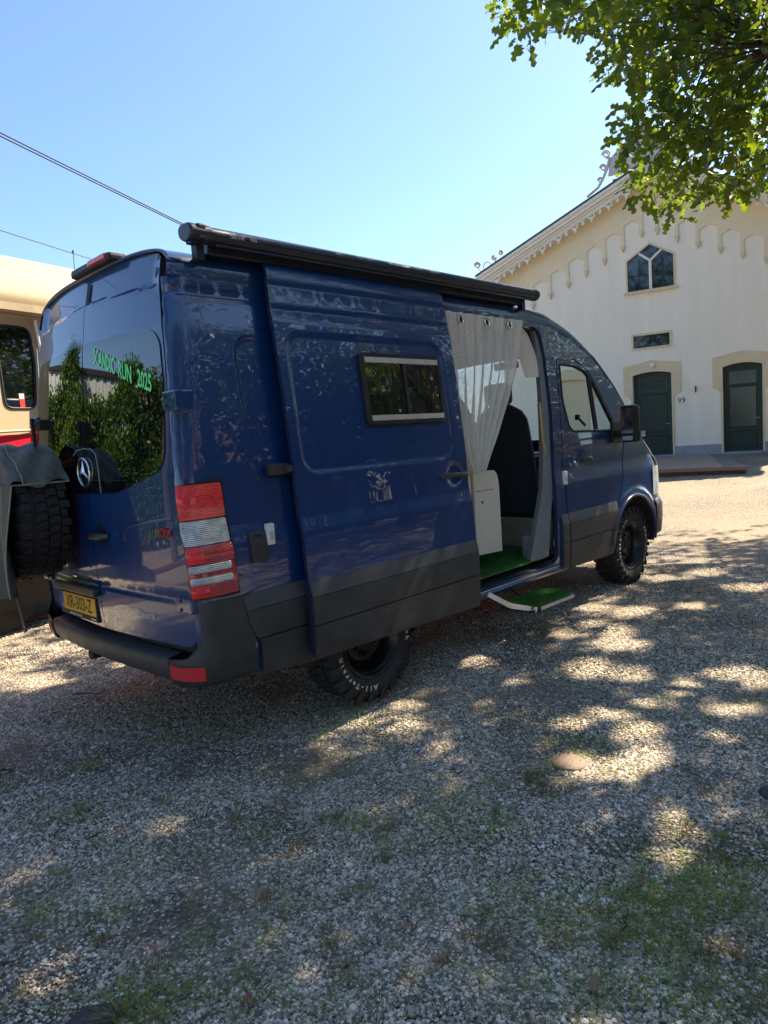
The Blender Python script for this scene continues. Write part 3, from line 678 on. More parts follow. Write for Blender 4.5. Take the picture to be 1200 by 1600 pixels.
# --- rear doors
def zr_(y, d=0.0): return 2.48+.185*max(0.0, 1-(abs(y)/.845)**4)**.25-d
REO = {}
def rear_surf(y, z, off=0.0):
    o = off
    # pressed crease under the roof and number plate bay line
    zc = 2.475-.045*(abs(y)/.8)**2
    o -= .022*ss(-.012, .012, z-zc)*(1-ss(.70, .80, abs(y)))
    o -= .010*math.exp(-((z-(.885-.0*y))/.014)**2)
    return (rear_x(y, z)-o, y, z)
GL = [(-.74, 2.23), (-.805, 2.17), (-.83, 1.95), (-.835, 1.64), (-.82, 1.57), (-.77, 1.525), (-.45, 1.445), (-.36, 1.425), (-.006, 1.42), (-.006, 2.255), (-.4, 2.25)]
GLs = round_corners(GL, [.05, .06, 0, 0, .04, .05, .05, .0, 0, 0, 0])
for sg in (-1, 1):
    nm = 'rear_door'
    out = [(-.003, .63), (-.003, zr_(0, .022)), (-.3, zr_(.3, .022)), (-.58, zr_(.58, .022)), (-.74, zr_(.74, .024)), (-.775, zr_(.78, .035))]+[(-(H(z_)-RY-.006), z_) for z_ in (2.46, 2.3, 2.1, 1.9, 1.6, 1.3, 1.1, .9, .72)]+[(-.92, .665), (-.86, .64)]
    out = [(u*(1 if sg < 0 else -1), v) for u, v in out]; gl = [(u*(1 if sg < 0 else -1), v) for u, v in GLs]
    ft = [densify([(-.78, zc_), (.78, zc_)], .05, False) for zc_ in (2.50, 2.48, 2.46, 2.44, 2.42, 2.40, .87, .885, .90)]
    rd = panel(nm, out, rear_surf, MT['paint'], van, thick=.03, step=.055, feats=ft, rim_mat=MT['rubber'])
    panel('rear_window', gl, lambda y, z: (rear_x(y, z)-.006, y, z), MT['glass_dark'], rd, thick=.006, step=.07, rim_mat=MT['rubber'])
    if sg < 0: rdr = rd
    else: rdl = rd
# crease sweeping from lamp to door handle
mb = MB(); pts = [(-.85, 1.295), (-.75, 1.285), (-.6, 1.27), (-.48, 1.25), (-.42, 1.23), (-.395, 1.205), (-.385, 1.16)]
mb.tube([Vector(rear_surf(y, z, .0005)) for y, z in pts], [.006, .007, .007, .007, .007, .006, .004], 6); mb.build('pressed_crease', MT['paint'], rdr)
# centre gap filler (dark seal between the doors)
mb = MB(); mb.grid([[Vector((rear_x(0, z)+.014, y, z)) for y in (-.02, .02)] for z in np.linspace(.64, 2.6, 20)]); mb.build('door_seal', MT['rubber'], van)
# body behind the doors, closes the shell
panel('rear_frame', [(-.88, .60), (.88, .60), (.88, 1.6), (.82, 2.40), (.7, 2.58), (0, 2.63), (-.7, 2.58), (-.82, 2.40), (-.88, 1.6)], lambda y, z: (rear_x(y, z)+.035, y, z), MT['rubber'], van, thick=0, step=.15)
rows = []
for k in range(61):
    y = -.83+1.66*k/60; zt_ = zr_(y); x0 = rear_x(y, zt_); z1 = zr_(y, .016); rows.append([Vector((x0+.012, y, zt_-.001)), Vector((x0-.002, y, zt_-.005)), Vector((rear_x(y, z1)-.001, y, z1)), Vector((rear_x(y, z1)+.03, y, z1-.004))])
mb = MB(); mb.grid(rows); mb.build('roof_rear_lip', MT['paint'], van)
# badge panel outline + star emblem
mb = MB(); mb.tube([Vector((rear_x(y, z)-.009, y, z)) for y, z in ((-.20, 1.425), (-.185, 1.55), (-.155, 1.64), (-.10, 1.668), (0, 1.675), (.10, 1.668), (.15, 1.64))], .0018, 6)
mb.build('emblem_panel_edge', MT['grey_print'], rdr)
ec = Vector((rear_x(0, 1.54)-.011, .0, 1.54))
em = MB(); em.tube([ec+Vector((0, .080*math.sin(a*math.pi/16), .080*math.cos(a*math.pi/16))) for a in range(33)], .0065, 8, cap=False)
for a in (0, 120, 240):
    a = math.radians(a); d = Vector((0, math.sin(a), math.cos(a))); q = Vector((0, math.cos(a), -math.sin(a)))
    em.add([ec+d*.078, ec+q*.013, ec-q*.013, ec+Vector((-.012, 0, 0))], [(0, 1, 3), (0, 3, 2), (0, 2, 1)])
em.build('star_emblem', MT['chrome'], rdr)
# rear handle with cup
hc = lambda y, z, o: Vector(rear_surf(y, z, o))
mb = MB(); mb.tube([hc(-.02, 1.175, .012), hc(-.05, 1.18, .034), hc(-.20, 1.185, .034), hc(-.235, 1.185, .012)], [.012, .018, .018, .012], 8); mb.build('door_handle', MT['plastic'], rdr)
mb = MB(); mb.add([hc(-.125+.055*math.cos(a*math.pi/12), 1.185+.065*math.sin(a*math.pi/12), .0015) for a in range(24)], [tuple(range(24))]); mb.build('handle_cup', MT['black_satin'], rdr)
# hinges
for (z_, dz) in ((1.865, .095), (.865, .080)):
    for sg in (-1, 1):
        mb = MB(); y = .90
        mb.box((rear_x(.86, z_)+.03, sg*.905, z_), (.10, .13, dz), bev=.008)
        hg = mb.build('door_hinge', MT['paint'], van)
        for q in (-.022, .022):
            mb = MB(); mb.tube([(rear_x(.86, z_)-.024, sg*.875, z_+q), (rear_x(.86, z_)-.018, sg*.875, z_+q)], .009, 10); mb.build('hinge_bolt', MT['rubber'], hg)
# lettering and badges
rt = lambda y0, z0, o, slope=0.0: (lambda u, v: (rear_x(y0-u, z0+v)-o, y0-u, z0+v+slope*u))
def txt_sc(u, v): return (rear_x(-.41-u, 2.08)-.008-.0*v, -.41-u, 2.085+v-.0*u)
for wd, y0, zz0, wdt in (('SCANDIC', -.275, 2.128, .47), ('RUN', -.497, 2.045, .54), ('2025', -.680, 1.980, .54)):
    text_on('window_lettering', wd, (lambda y0, zz0: (lambda u, v: (rear_x(y0-u, zz0+v-.36*u)-.0105, y0-u, zz0+v-.36*u)))(y0, zz0), MT['green_letter'], rdr, .120, offset=.0028, sx=wdt)
text_on('dealer_lettering', 'Wensink', rt(-.515, .775, .004), MT['white_print'], rdr, .062, offset=.001, sx=.80, depth=.001)
text_on('model_badge', '311', rt(-.685, 1.215, .010), MT['chrome'], rdr, .060, offset=.002, sx=.9, shear=.25, depth=.004)
text_on('model_badge', 'CDI', rt(-.785, 1.220, .010), MT['red_badge'], rdr, .060, offset=.003, sx=1.0, shear=.25, depth=.004)
# number plate
mb = MB(); px_ = lambda y, z, o=.0: Vector((rear_x(y, z)-.012-o, y, z))
mb.box((rear_x(.34, .74)-.010, .335, .725), (.012, .55, .150), bev=.004); pl = mb.build('plate_holder', MT['rubber'], van)
mb = MB(); mb.box((rear_x(.34, .74)-.018, .310, .740), (.004, .475, .108)); mb.build('number_plate', MT['plate_yellow'], pl)
mb = MB(); mb.box((rear_x(.34, .74)-.018, .572, .740), (.004, .045, .108)); mb.build('plate_country_band', MT['plate_blue'], pl)
text_on('plate_characters', 'XR-303-Z', lambda u, v: (rear_x(.34, .74)-.0212, .315-u, .738+v), MT['black_print'], pl, .118, sx=.80, offset=.0012)
text_on('plate_country_letters', 'NL', lambda u, v: (rear_x(.34, .74)-.0212, .572-u, .705+v), MT['white_print'], pl, .030, sx=.8)
mb = MB()
for k in range(14):
    mb = MB(); mb.box((rear_x(.34, .74)-.017, .47-.019*k-(.13 if k > 9 else 0), .665), (.002, .012, .010)); mb.build('holder_print', MT['white_print'], pl)
mb = MB(); mb.box((rear_x(.3, .86)-.026, .30, .842), (.040, .60, .050), bev=.010); mb.build('plate_lamp_bar', MT['bumper'], van)
# tail lamps: housing and stacked lenses wrapping the corner
for sg in (-1, 1):
    def LP(s, z, o=.0): return side_pt(s, z, o, sg)
    hs = panel('tail_lamp', [(-1.262, .895), (-.958, .885), (-.978, 1.475), (-1.25, 1.455)], lambda s, z: LP(s, z, .010), MT['rubber'], van, thick=.012, step=.035)
    def lens(nm, s0, s1, z0, z1, m, o=.018):
        sk = lambda z: (z-.89)*-.03
        panel(nm, round_corners([(s0, z0), (s1+sk(z0), z0), (s1+sk(z1), z1), (s0, z1)], .012), lambda s, z: LP(s, z, o+.006*math.sin(max(0, min(1, (z-z0)/(z1-z0)))*math.pi)), MT[m], hs, thick=.014, step=.02)
    lens('brake_lens', -1.250, -.975, 1.285, 1.455, 'lens_red')
    lens('indicator_lens', -1.250, -.975, 1.16, 1.28, 'lens_clear')
    lens('rear_light_lens', -1.250, -.970, 1.065, 1.155, 'lens_dred')
    lens('dark_lens', -1.250, -.967, .90, 1.062, 'lens_dred', .014)
    lens('reversing_lens', -1.238, -.995, 1.025, 1.062, 'lens_clear', .022)
    lens('reversing_lens', -1.238, -.995, .967, 1.003, 'lens_clear', .022)
    lens('fog_lens', -1.245, -1.13, .905, .962, 'lens_red', .020)
    lens('fog_lens', -1.245, -1.13, 1.072, 1.15, 'lens_red', .022)
# rear bumper: centre step beam and corner pieces
def bump_pt(q, z, o):
    """q: 0 centre rear -> corner ->side; mirrored plan path"""
    # path: rear straight to |y|=.80 then arc to side, then forward to x=-.87
    sg = 1 if q >= 0 else -1; q = abs(q)
    R = .15
    if q < .80: return Vector((-1.285+.04*(q/.8)**2-o, sg*q, z))
    a = (q-.80)/R
    if a < math.pi/2: return Vector((-1.245+R-(R+o)*math.cos(a), sg*(.80+(.19+o)*math.sin(a)), z))
    return Vector((-1.095+(q-.80-R*math.pi/2), sg*(.99+o), z))
beam = [(.465, -.05), (.468, -.005), (.485, .008), (.53, .016), (.575, .018), (.588, .010), (.592, -.03), (.60, -.07)]
for q0, q1 in ((-.82, -.0), (.0, .82)):
    pass
mb = MB(); mb.grid([[bump_pt(q, z, o) for q in np.linspace(-.765, .765, 36)] for z, o in beam]); rb = mb.build('rear_bumper', MT['bumper'], van)
for sg in (-1, 1):
    prof = [(.440, -.05), (.450, .000), (.48, .014), (.56, .020), (.585, .022), (.60, .020), (.68, .020), (.74, .020), (.785, .022), (.872, .010)]
    rows = []
    for z, o in prof:
        q0 = .775 if z < .59 else (.88 if z < .61 else .955)
        rows.append([bump_pt(sg*q, z-.0*q, o) for q in np.linspace(q0, 1.235, 22)])
    mb = MB(); mb.grid(rows); bc = mb.build('bumper_corner', MT['plastic'], van)
    mb = MB(); mb.grid([[bump_pt(sg*q, z, .024) for q in np.linspace(.79, .955, 9)] for z in (.488, .495, .55, .558)])
    mb.build('red_reflector', MT['reflector'], bc)
# underbody
mb = MB(); mb.box((1.6, 0, .46), (4.9, 1.72, .12)); mb.box((-.75, 0, .50), (.8, 1.5, .14)); mb.tube([(-1.15, .5, .36), (.9, .55, .33)], .04, 10); mb.tube([(0, -.8, .38), (0, .8, .38)], .06, 10)
mb.box((3.665, 0, .40), (.25, 1.5, .12)); mb.build('underbody', MT['tram_dark'], van)
# inner wheel housings
for cx in (0, 3.665):
    for sg in (-1, 1):
        mb = MB(); mb.grid([[Vector((cx+.50*math.cos(math.radians(a)), sg*y, .40+.50*math.sin(math.radians(a)))) for a in range(-5, 186, 10)] for y in (.55, .965)])
        mb.build('wheel_housing', MT['rubber'], van)

# --- wheels
def tread_blocks(mb, R, W, fn):
    rng = random.Random(3)
    n = 46
    for k in range(n):
        a0 = 2*math.pi*k/n
        for row, (w0, w1) in enumerate(((-.5, -.30), (-.27, -.05), (-.02, .20), (.23, .31), (.30, .5))):
            da = 2*math.pi/n
            st = a0+da*(.5 if row % 2 else 0)+rng.uniform(-.08, .08)*da
            if row == 3: continue
            wa, wb = w0*W, w1*W; sk = (.25 if row in (1, 2) else .0)*da
            hh = .014; t0, t1 = st+.08*da, st+.86*da
            zig = .018 if row in (0, 4) and k % 2 else 0
            if row == 0: wa -= -zig
            if row == 4: wb -= zig
            q = [(wa, t0), (wb, t0+sk), (wb, t1+sk), (wa, t1)]
            mid = [(wa, (t0+t1)/2+.12*da), (wb, (t0+t1)/2+sk-.12*da)]
            P = [q[0], ((wa+wb)/2, t0+sk*.5-.16*da), q[1], mid[1], q[2], ((wa+wb)/2, t1+sk*.5-.16*da), q[3], mid[0]]
            lo = [fn(R-.004, w, a) for w, a in P]; hi = [fn(R+hh, w*.97, a) for w, a in P]
            mb.add(lo+hi, [tuple(range(8, 16))]+[(i, (i+1) % 8, (i+1) % 8+8, i+8) for i in range(8)])
            if row in (0, 4):     # shoulder lug running down the sidewall
                w_ = wa if row == 0 else wb; sgn = -1 if row == 0 else 1
                a_, b_ = t0+.05*da, t1-.05*da
                lo = [fn(R-.002, w_, a_), fn(R-.002, w_, b_), fn(R-.055, w_+sgn*.010, b_-.1*da), fn(R-.055, w_+sgn*.010, a_+.1*da)]
                hi = [fn(R+hh-.002, w_, a_), fn(R+hh-.002, w_, b_), fn(R-.053, w_+sgn*.018, b_-.12*da), fn(R-.053, w_+sgn*.018, a_+.12*da)]
                mb.add(lo+hi, [(4, 5, 6, 7), (0, 1, 5, 4), (1, 2, 6, 5), (2, 3, 7, 6), (3, 0, 4, 7)])
def make_wheel(name, c, ax, up=Vector((0, 0, 1)), lettering=True, rot=0.0, W=.245, Rr=.372):
    """c centre, ax outward unit axis"""
    ax = Vector(ax).normalized(); up = (up-ax*up.dot(ax)).normalized(); rt_ = up.cross(ax) if True else 0
    # looking at the wheel from outside, rt_ points to the viewer's right
    rt_ = up.cross(ax)
    def fn(r, w, a): return Vector(c)+ax*w+(rt_*math.sin(a)+up*math.cos(a))*r
    def lathe(prof, n=72, mbx=None):
        mbx = mbx or MB(); mbx.grid([[fn(r, w, 2*math.pi*k/n) for r, w in prof] for k in range(n)], closed_u=True); return mbx
    R0 = .235
    tp = [(R0, -W*.36), (R0+.03, -W*.47), (R0+.08, -W*.50), (Rr-.02, -W*.47), (Rr-.003, -W*.42), (Rr, 0), (Rr-.003, W*.42), (Rr-.02, W*.47), (R0+.08, W*.50), (R0+.065, W*.495), (R0+.03, W*.47), (R0+.012, W*.43), (R0, W*.36)]
    mb = MB(); hub = [(.001, W*.22), (.030, W*.22), (.033, W*.20), (.06, W*.18), (.085, W*.17)]
    lathe(hub, 32, mb); root = mb.build(name, MT['rim'], van)
    mb = lathe(tp); mb.build('tyre', MT['tyre'], root)
    mb = MB(); tread_blocks(mb, Rr, W, fn); t = mb.build('tread_blocks', MT['tyre'], root, kind='stuff')
    # steel rim: dished disc with vent holes, lip
    rp = [(R0+.008, W*.44), (R0+.004, W*.455), (R0-.006, W*.44), (R0-.012, W*.38), (R0-.022, W*.34), (R0-.034, W*.30), (R0-.04, W*.05), (R0-.045, -.02)]
    mb = lathe(rp)
    dp = [(R0-.045, -.02), (.175, .005), (.150, .030), (.128, .042), (.105, .036), (.09, .020), (.06, .016), (.001, .016)]
    lathe(dp, 64, mb)
    mb.build('rim', MT['rim'], root)
    for k in range(10):      # vent holes
        mb = MB(); a = 2*math.pi*(k+.5)/10
        ce = fn(.172, .0085, a); t1 = (fn(.172, 0, a+.01)-fn(.172, 0, a-.01)).normalized(); t2 = t1.cross(ax)
        mb.add([ce+ax*.002+t1*.020*math.cos(q*math.pi/6)+t2*.014*math.sin(q*math.pi/6) for q in range(12)], [tuple(range(12))])
        mb.build('vent_hole', MT['black_print'], root)
    for k in range(6):
        mb = MB(); a = 2*math.pi*k/6; mb.tube([fn(.0975, .02, a), fn(.0975, .050, a)], .012, 6, smooth=False); mb.build('wheel_nut', MT['rim'], root)
    if lettering:
        for word, a0 in (('All-Terrain', 222), ('T/A', 296), ('BFGoodrich', 68)):
            L = len(word); size = .044
            for i, ch in enumerate(word):
                if ch == ' ': continue
                a = math.radians(a0+rot+(i-(L-1)/2)*(7.6))
                # text reads clockwise with tops outward
                mme = text_mesh(ch, size, offset=.0018, sx=1.15, res=1); mme.materials.clear()
                rad = fn(1, 0, a)-fn(0, 0, a); tan = rad.cross(ax)*-1
                tan = (fn(1, 0, a+.01)-fn(1, 0, a-.01)).normalized()
                base = fn(R0+.062, W*.508, a)
                for v in mme.vertices: v.co = base+tan*v.co.x+rad*v.co.y
                link('tyre_letter', mme, MT['letter_white'], root)
    return root
for cx in (0.0, 3.665):
    for sg in (-1, 1):
        make_wheel('wheel', (cx, sg*.84, .382), (0, sg, 0), lettering=(sg < 0), rot=(0 if cx == 0 else 28))
# --- spare wheel on its carrier, olive cover half pulled off
SWC = Vector((-1.455, .49, 1.315))
sp = make_wheel('spare_wheel', SWC, (-1, 0, 0), lettering=False, W=.275, Rr=.372)
def cover_fn(a, w, bulge=0.0): 
    R = .395+bulge
    return SWC+Vector((w, R*math.sin(a), R*math.cos(a)))
rng = np.random.RandomState(5)
def wr(a, b): return .010*math.sin(9*a+2*b)+.008*math.sin(17*a-5*b+1)+.006*math.sin(31*a+9*b)
rows = []
# angle a: 0 top, negative = right side (towards -y). Over the tread to a=-62deg on the right, and all the way down the left
for i in range(61):
    a = math.radians(-64+i*3.9)
    row = []
    edge_drop = 0
    for j, w in enumerate(np.linspace(.150, -.150, 13)):
        b = wr(a, j*.5)*(1.0 if 0 < j < 12 else .4)
        hemr = .012*math.exp(-((math.degrees(a)+62)/6)**2)
        row.append(cover_fn(a+.06*math.sin(j*.7)*(1 if i == 0 else 0), w, .012+b+hemr))
    for j, r in enumerate((.385, .33, .25, .15, .05)):
        b = .018*math.sin(7*a+j)+.012*math.sin(15*a+2.0*j)
        row.append(SWC+Vector((-.165-.02*(1-r/.4)+b*.8, r*math.sin(a), r*math.cos(a))))
    rows.append(row)
mb = MB(); mb.grid(rows); cv = mb.build('wheel_cover', MT['olive_cover'], sp)
# loose face cloth hanging down behind, folds
P = []
for i in range(34):
    u = i/33; row = []
    for j in range(30):
        v = j/29
        y = SWC.y-.385+.03*v+ .70*u
        z = 1.50-.62*v-(.06*math.sin(u*3.1)*v)+.05*u*v
        x = -1.635-.05*math.sin(u*11+v*2.0)*(.3+v)-.03*math.sin(u*23+1+3*v)*v-.03*v
        if u < .04: x += .02
        row.append(Vector((x, y, z)))
    P.append(row)
mb = MB(); mb.grid(P); mb.build('cover_flap', MT['olive_cover'], sp)
mb = MB(); mb.tube([cover_fn(math.radians(-64), w, .022) for w in np.linspace(.15, -.14, 8)]+[P[0][j]+Vector((-.004, -.004, 0)) for j in range(0, 30, 3)], .0045, 6); mb.build('cover_hem', MT['seam'], sp)
mb = MB(); mb.tube([cover_fn(math.radians(-64+i*3.9), -.10, .024+wr(math.radians(-64+i*3.9), 5)) for i in range(40)], .0035, 6); mb.build('cover_seam', MT['seam'], sp)
# carrier frame
car = MB(); car.box((-1.30, .62, 1.27), (.05, .05, .76), bev=.006); car.box((-1.30, .28, 1.32), (.05, .05, .62), bev=.006); car.box((-1.30, .45, 1.60), (.04, .40, .05), bev=.005); car.box((-1.30, .45, 1.05), (.04, .40, .05), bev=.005)
car.tube([(-1.33, .49, 1.315), (-1.42, .49, 1.315)], .07, 16); car.build('spare_wheel_carrier', MT['black_satin'], van)
c2 = MB(); c2.box((-1.35, .29, 1.83), (.07, .09, .06), bev=.006); c2.box((-1.385, .35, 1.79), (.018, .018, .17), bev=.004); c2.box((-1.32, .25, 1.78), (.022, .022, .14), bev=.004); c2.build('carrier_clamp', MT['black_satin'], van)
c3 = MB(); c3.box((-1.60, .28, .78), (.006, .045, .26), fr=(Vector((1, 0, 0)), Vector((0, .93, -.36)), Vector((0, .36, .93)))); c3.build('hanging_strap', MT['black_satin'], van)
# high brake light on the roof edge
mb = MB(); mb.box((-1.085, -.09, 2.675), (.12, .50, .05), bev=.018); bl = mb.build('roof_brake_light', MT['black_satin'], van)
mb = MB(); mb.box((-1.135, -.20, 2.680), (.035, .22, .036), bev=.010); mb.build('brake_light_lens', MT['reflector'], bl)
# --- awning
aw = MB(); AY, AZ = -.900, 2.668
prof = [(-.060, -.050), (-.085, -.020), (-.088, .015), (-.070, .045), (-.040, .062), (.020, .066), (.060, .050), (.070, .020), (.060, -.020), (.030, -.045), (-.02, -.058)]
prof = [(p[0]*.74, p[1]*.70) for p in smooth_poly(prof, 1)]
aw.grid([[Vector((x, AY+a, AZ+b)) for a, b in prof] for x in (-.90, 0, 1, 2.06)], closed_v=True)
awn = aw.build('awning', MT['anthracite'], van)
for (x0, x1, k) in ((-1.02, -.90, 1.08), (2.06, 2.11, 1.05)):
    mb = MB(); pp = [(a*k, b*k) for a, b in prof]
    rows = [[Vector((x, AY+a*q, AZ+b*q)) for a, b in pp] for x, q in ((x0, .86), (x0+.012, 1.0), (x1, 1.0))]
    mb.grid(rows, closed_v=True, smooth=False); mb.add(rows[0], [tuple(range(len(pp)))]); mb.add(rows[2], [tuple(range(len(pp)))]); mb.build('awning_end_cap', MT['black_satin'] if x0 > 0 else MT['anthracite'], awn)
mb = MB(); mb.box((-.955, AY-.005, AZ+.002), (.05, .125, .078), bev=.010); mb.build('awning_joint', MT['black_satin'], awn)
mb = MB(); mb.box((.58, AY-.040, AZ-.044), (2.9, .012, .012)); mb.build('awning_front_rail', MT['anthracite'], awn)
mb = MB(); mb.box((.55, -.825, 2.622), (2.85, .11, .060), bev=.010); mb.build('awning_adapter', MT['anthracite'], awn)
for x in (-.93, .55, 1.98):
    mb = MB(); mb.box((x, AY+.03, AZ-.070), (.045, .05, .085), bev=.005); mb.box((x, AY+.06, AZ-.11), (.045, .09, .012)); mb.build('awning_bracket', MT['black_satin'], awn)
text_on('awning_lettering', 'FIAMMA', lambda u, v: (-.755+u, AY-.0665-.0005, AZ+.006+v), MT['grey_print'], awn, .042, sx=.55, offset=.001)
text_on('awning_lettering', 'F80S', lambda u, v: (-.655+u, AY-.0665-.0005, AZ+.006+v), MT['grey_print'], awn, .034, sx=.65, offset=.001)
# --- mirrors
for sg in (-1, 1):
    fr = (Vector((.97, sg*.2, 0)).normalized(), Vector((-sg*.2, .97, 0)).normalized(), Vector((0, 0, 1)))
    mb = MB(); c = Vector((3.24, sg*1.165, 1.59)); mb.box(c, (.10, .165, .34), fr=fr, bev=.035); mr_ = mb.build('wing_mirror', MT['rubber'], van)
    mb = MB(); mb.box(c-fr[0]*.051+Vector((0, 0, .025)), (.004, .125, .225), fr=fr, bev=.0015); mb.build('mirror_glass', MT['chrome'], mr_)
    mb = MB(); mb.box(c-fr[0]*.051+Vector((0, 0, -.130)), (.004, .115, .042), fr=fr, bev=.0015); mb.build('mirror_glass', MT['chrome'], mr_)
    mb = MB(); mb.box((3.36, sg*1.03, 1.50), (.10, .20, .07), bev=.02); mb.box((3.36, sg*.965, 1.52), (.18, .03, .20), bev=.01); mb.build('mirror_arm', MT['rubber'], mr_)
    mb = MB(); mb.box(c+fr[0]*.045+Vector((0, sg*.085, -.10)), (.06, .012, .05), fr=fr, bev=.004); mb.build('side_indicator', MT['lens_clear'], mr_)
# --- interior
mb = MB(); mb.box((1.35, 0, .50), (4.3, 1.72, .03)); mb.build('cabin_floor', MT['grey_trim'], van)
mb = MB()
def in_y(z): return H(z)-.055
for seg in ((-.98, 2.38, 12, 1),):
    mb.grid([[Vector((x, in_y(z), z)) for x in np.linspace(seg[0], seg[1], seg[2])] for z in np.linspace(.52, 2.5, 12)])
mb.grid([[Vector((x, y, 2.50+.09*(1-(y/.75)**2))) for x in np.linspace(-.98, 2.55, 10)] for y in np.linspace(.72, -.72, 13)])
mb.build('wall_lining', MT['cream_lining'], van)
mb = MB(); mb.grid([[Vector((x, -in_y(z), z)) for x in np.linspace(-.98, .88, 10)] for z in np.linspace(.52, 2.5, 12)]); mb.build('wall_lining', MT['cream_lining'], van)
# kitchen block right behind the door opening and its rounded end panel
mb = MB(); mb.box((.33, -.60, .90), (1.95, .36, .78), bev=.005); mb.build('kitchen_block', MT['cabinet'], van)
cab_o = round_corners([(1.36, .66), (1.695, .645), (1.695, 1.20), (1.665, 1.30), (1.36, 1.315)], [0, 0, .08, .06, 0], 5)
mb = MB(); mb.prism(cab_o, lambda u, v, d: Vector((u, d, v)), -.765, -.745); cb = mb.build('cabinet_panel', MT['cabinet'], van)
mb = MB(); mb.box((1.50, -.7665, 1.155), (.235, .002, .004)); mb.build('panel_joint', MT['black_print'], cb)
mb = MB(); mb.tube([(1.46, -.767, 1.065), (1.46, -.764, 1.065)], .012, 12); mb.build('finger_hole', MT['black_print'], cb)
mb = MB(); mb.box((1.52, -.52, .98), (.31, .44, .64), bev=.004); mb.build('side_cupboard', MT['cabinet'], van)
# seats
for k, yc in enumerate((-.43, .45)):
    st = MB(); 
    def seat_back(q, w_, zlo, zhi): return 0
    rows = []
    for i in range(15):
        v = i/14; z = .86+.98*v; wv = .275*(1-.10*v**2)*(1 if v < .82 else math.sqrt(max(.06, 1-((v-.82)/.19)**2)))
        xr = 2.34-.16*v+.0; th = .075*(1-.4*v)
        row = []
        for a in range(20):
            t = 2*math.pi*a/20; row.append(Vector((xr+.075+th*math.copysign(abs(math.cos(t))**.6, math.cos(t))*-1, yc+wv*math.copysign(abs(math.sin(t))**.55, math.sin(t)), z)))
        rows.append(row)
    st.grid(rows, closed_v=True); st.add(rows[-1], [tuple(range(20))]); st.box((2.66, yc, .88), (.52, .50, .16), bev=.05); s_ = st.build('seat', MT['seat_cloth'], van)
    mb = MB(); mb.box((2.235, yc, 1.925), (.10, .26, .19), bev=.045); mb.tube([(2.25, yc-.07, 1.80), (2.25, yc-.07, 1.87)], .008, 6); mb.tube([(2.25, yc+.07, 1.80), (2.25, yc+.07, 1.87)], .008, 6); mb.build('headrest', MT['seat_cloth'], s_)
    mb = MB(); mb.box((2.62, yc, .66), (.42, .44, .28), bev=.01); mb.build('seat_base', MT['beige_box'], s_)
mb = MB(); mb.box((2.46, -.30, .66), (.03, .95, .27), bev=.004); mb.build('step_riser', MT['beige_box'], van)
mb = MB(); mb.box((2.44, -.40, .80), (.05, .55, .02)); mb.build('step_edge', MT['alu'], van)
# B pillar trim, white upper trim, yellow grab rail
mb = MB()
pl_ = [(2.29, -.79, 2.42, .05), (2.28, -.83, 2.19, .05), (2.26, -.86, 1.9, .06), (2.235, -.89, 1.5, .09), (2.18, -.92, 1.12, .12), (2.12, -.92, .80, .19), (2.07, -.92, .54, .24)]
mb.grid([[Vector((x+.03-w, y+.035, z)), Vector((x-w+.01, y-.015, z)), Vector((x+.03, y-.025, z)), Vector((x+.05, y+.02, z))] for x, y, z, w in pl_], smooth=False); mb.build('pillar_trim', MT['grey_trim'], van)
mb = MB(); mb.box((2.06, -.845, .63), (.26, .10, .20), bev=.02); mb.build('pillar_foot', MT['grey_trim'], van)
mb = MB(); mb.grid([[Vector((x-w, y+.05, z)), Vector((x-w*.6, y-.02, z)), Vector((x, y-.02, z))] for x, y, z, w in ((2.10, -.76, 2.46, .12), (2.18, -.775, 2.38, .15), (2.24, -.79, 2.25, .16), (2.265, -.82, 2.12, .16), (2.27, -.83, 2.03, .14))]); mb.build('pillar_top_trim', MT['cream_lining'], van)
mb = MB(); mb.tube([(2.20, -.85, 1.80), (2.165, -.885, 1.81), (2.15, -.895, 1.77), (2.15, -.905, 1.50), (2.17, -.915, 1.40), (2.20, -.89, 1.36)], .012, 8); mb.build('grab_rail', MT['handrail'], van)
mb = MB(); mb.box((2.24, -.955, 1.22), (.05, .012, .05), bev=.003); mb.build('door_striker', MT['black_satin'], van)
mb = MB(); mb.box((4.0, 0, 1.17), (.5, 1.6, .35), bev=.08); mb.box((3.75, 0, 1.22), (.25, 1.45, .18), bev=.05); mb.build('dashboard', MT['seat_cloth'], van)
mb = MB()
for a in range(24): pass
mb.tube([Vector((3.45, .43, 1.28))+Vector((.10*math.cos(t)*.45, .19*math.sin(t), .19*math.cos(t)*.9)) for t in np.linspace(0, 2*math.pi, 25)], .014, 8, cap=False); mb.build('steering_wheel', MT['seat_cloth'], van)
mb = MB(); mb.box((2.95, -.05, 2.24), (.06, .26, .07), bev=.015); mb.build('inner_mirror', MT['rubber'], van)
mb = MB(); mb.tube([side_pt(2.92, 1.60, -.05), side_pt(2.88, 1.66, -.08)], .012, 6); mb.box((2.87, -.84, 1.68), (.03, .04, .05), bev=.006); mb.build('phone_holder', MT['black_satin'], van)
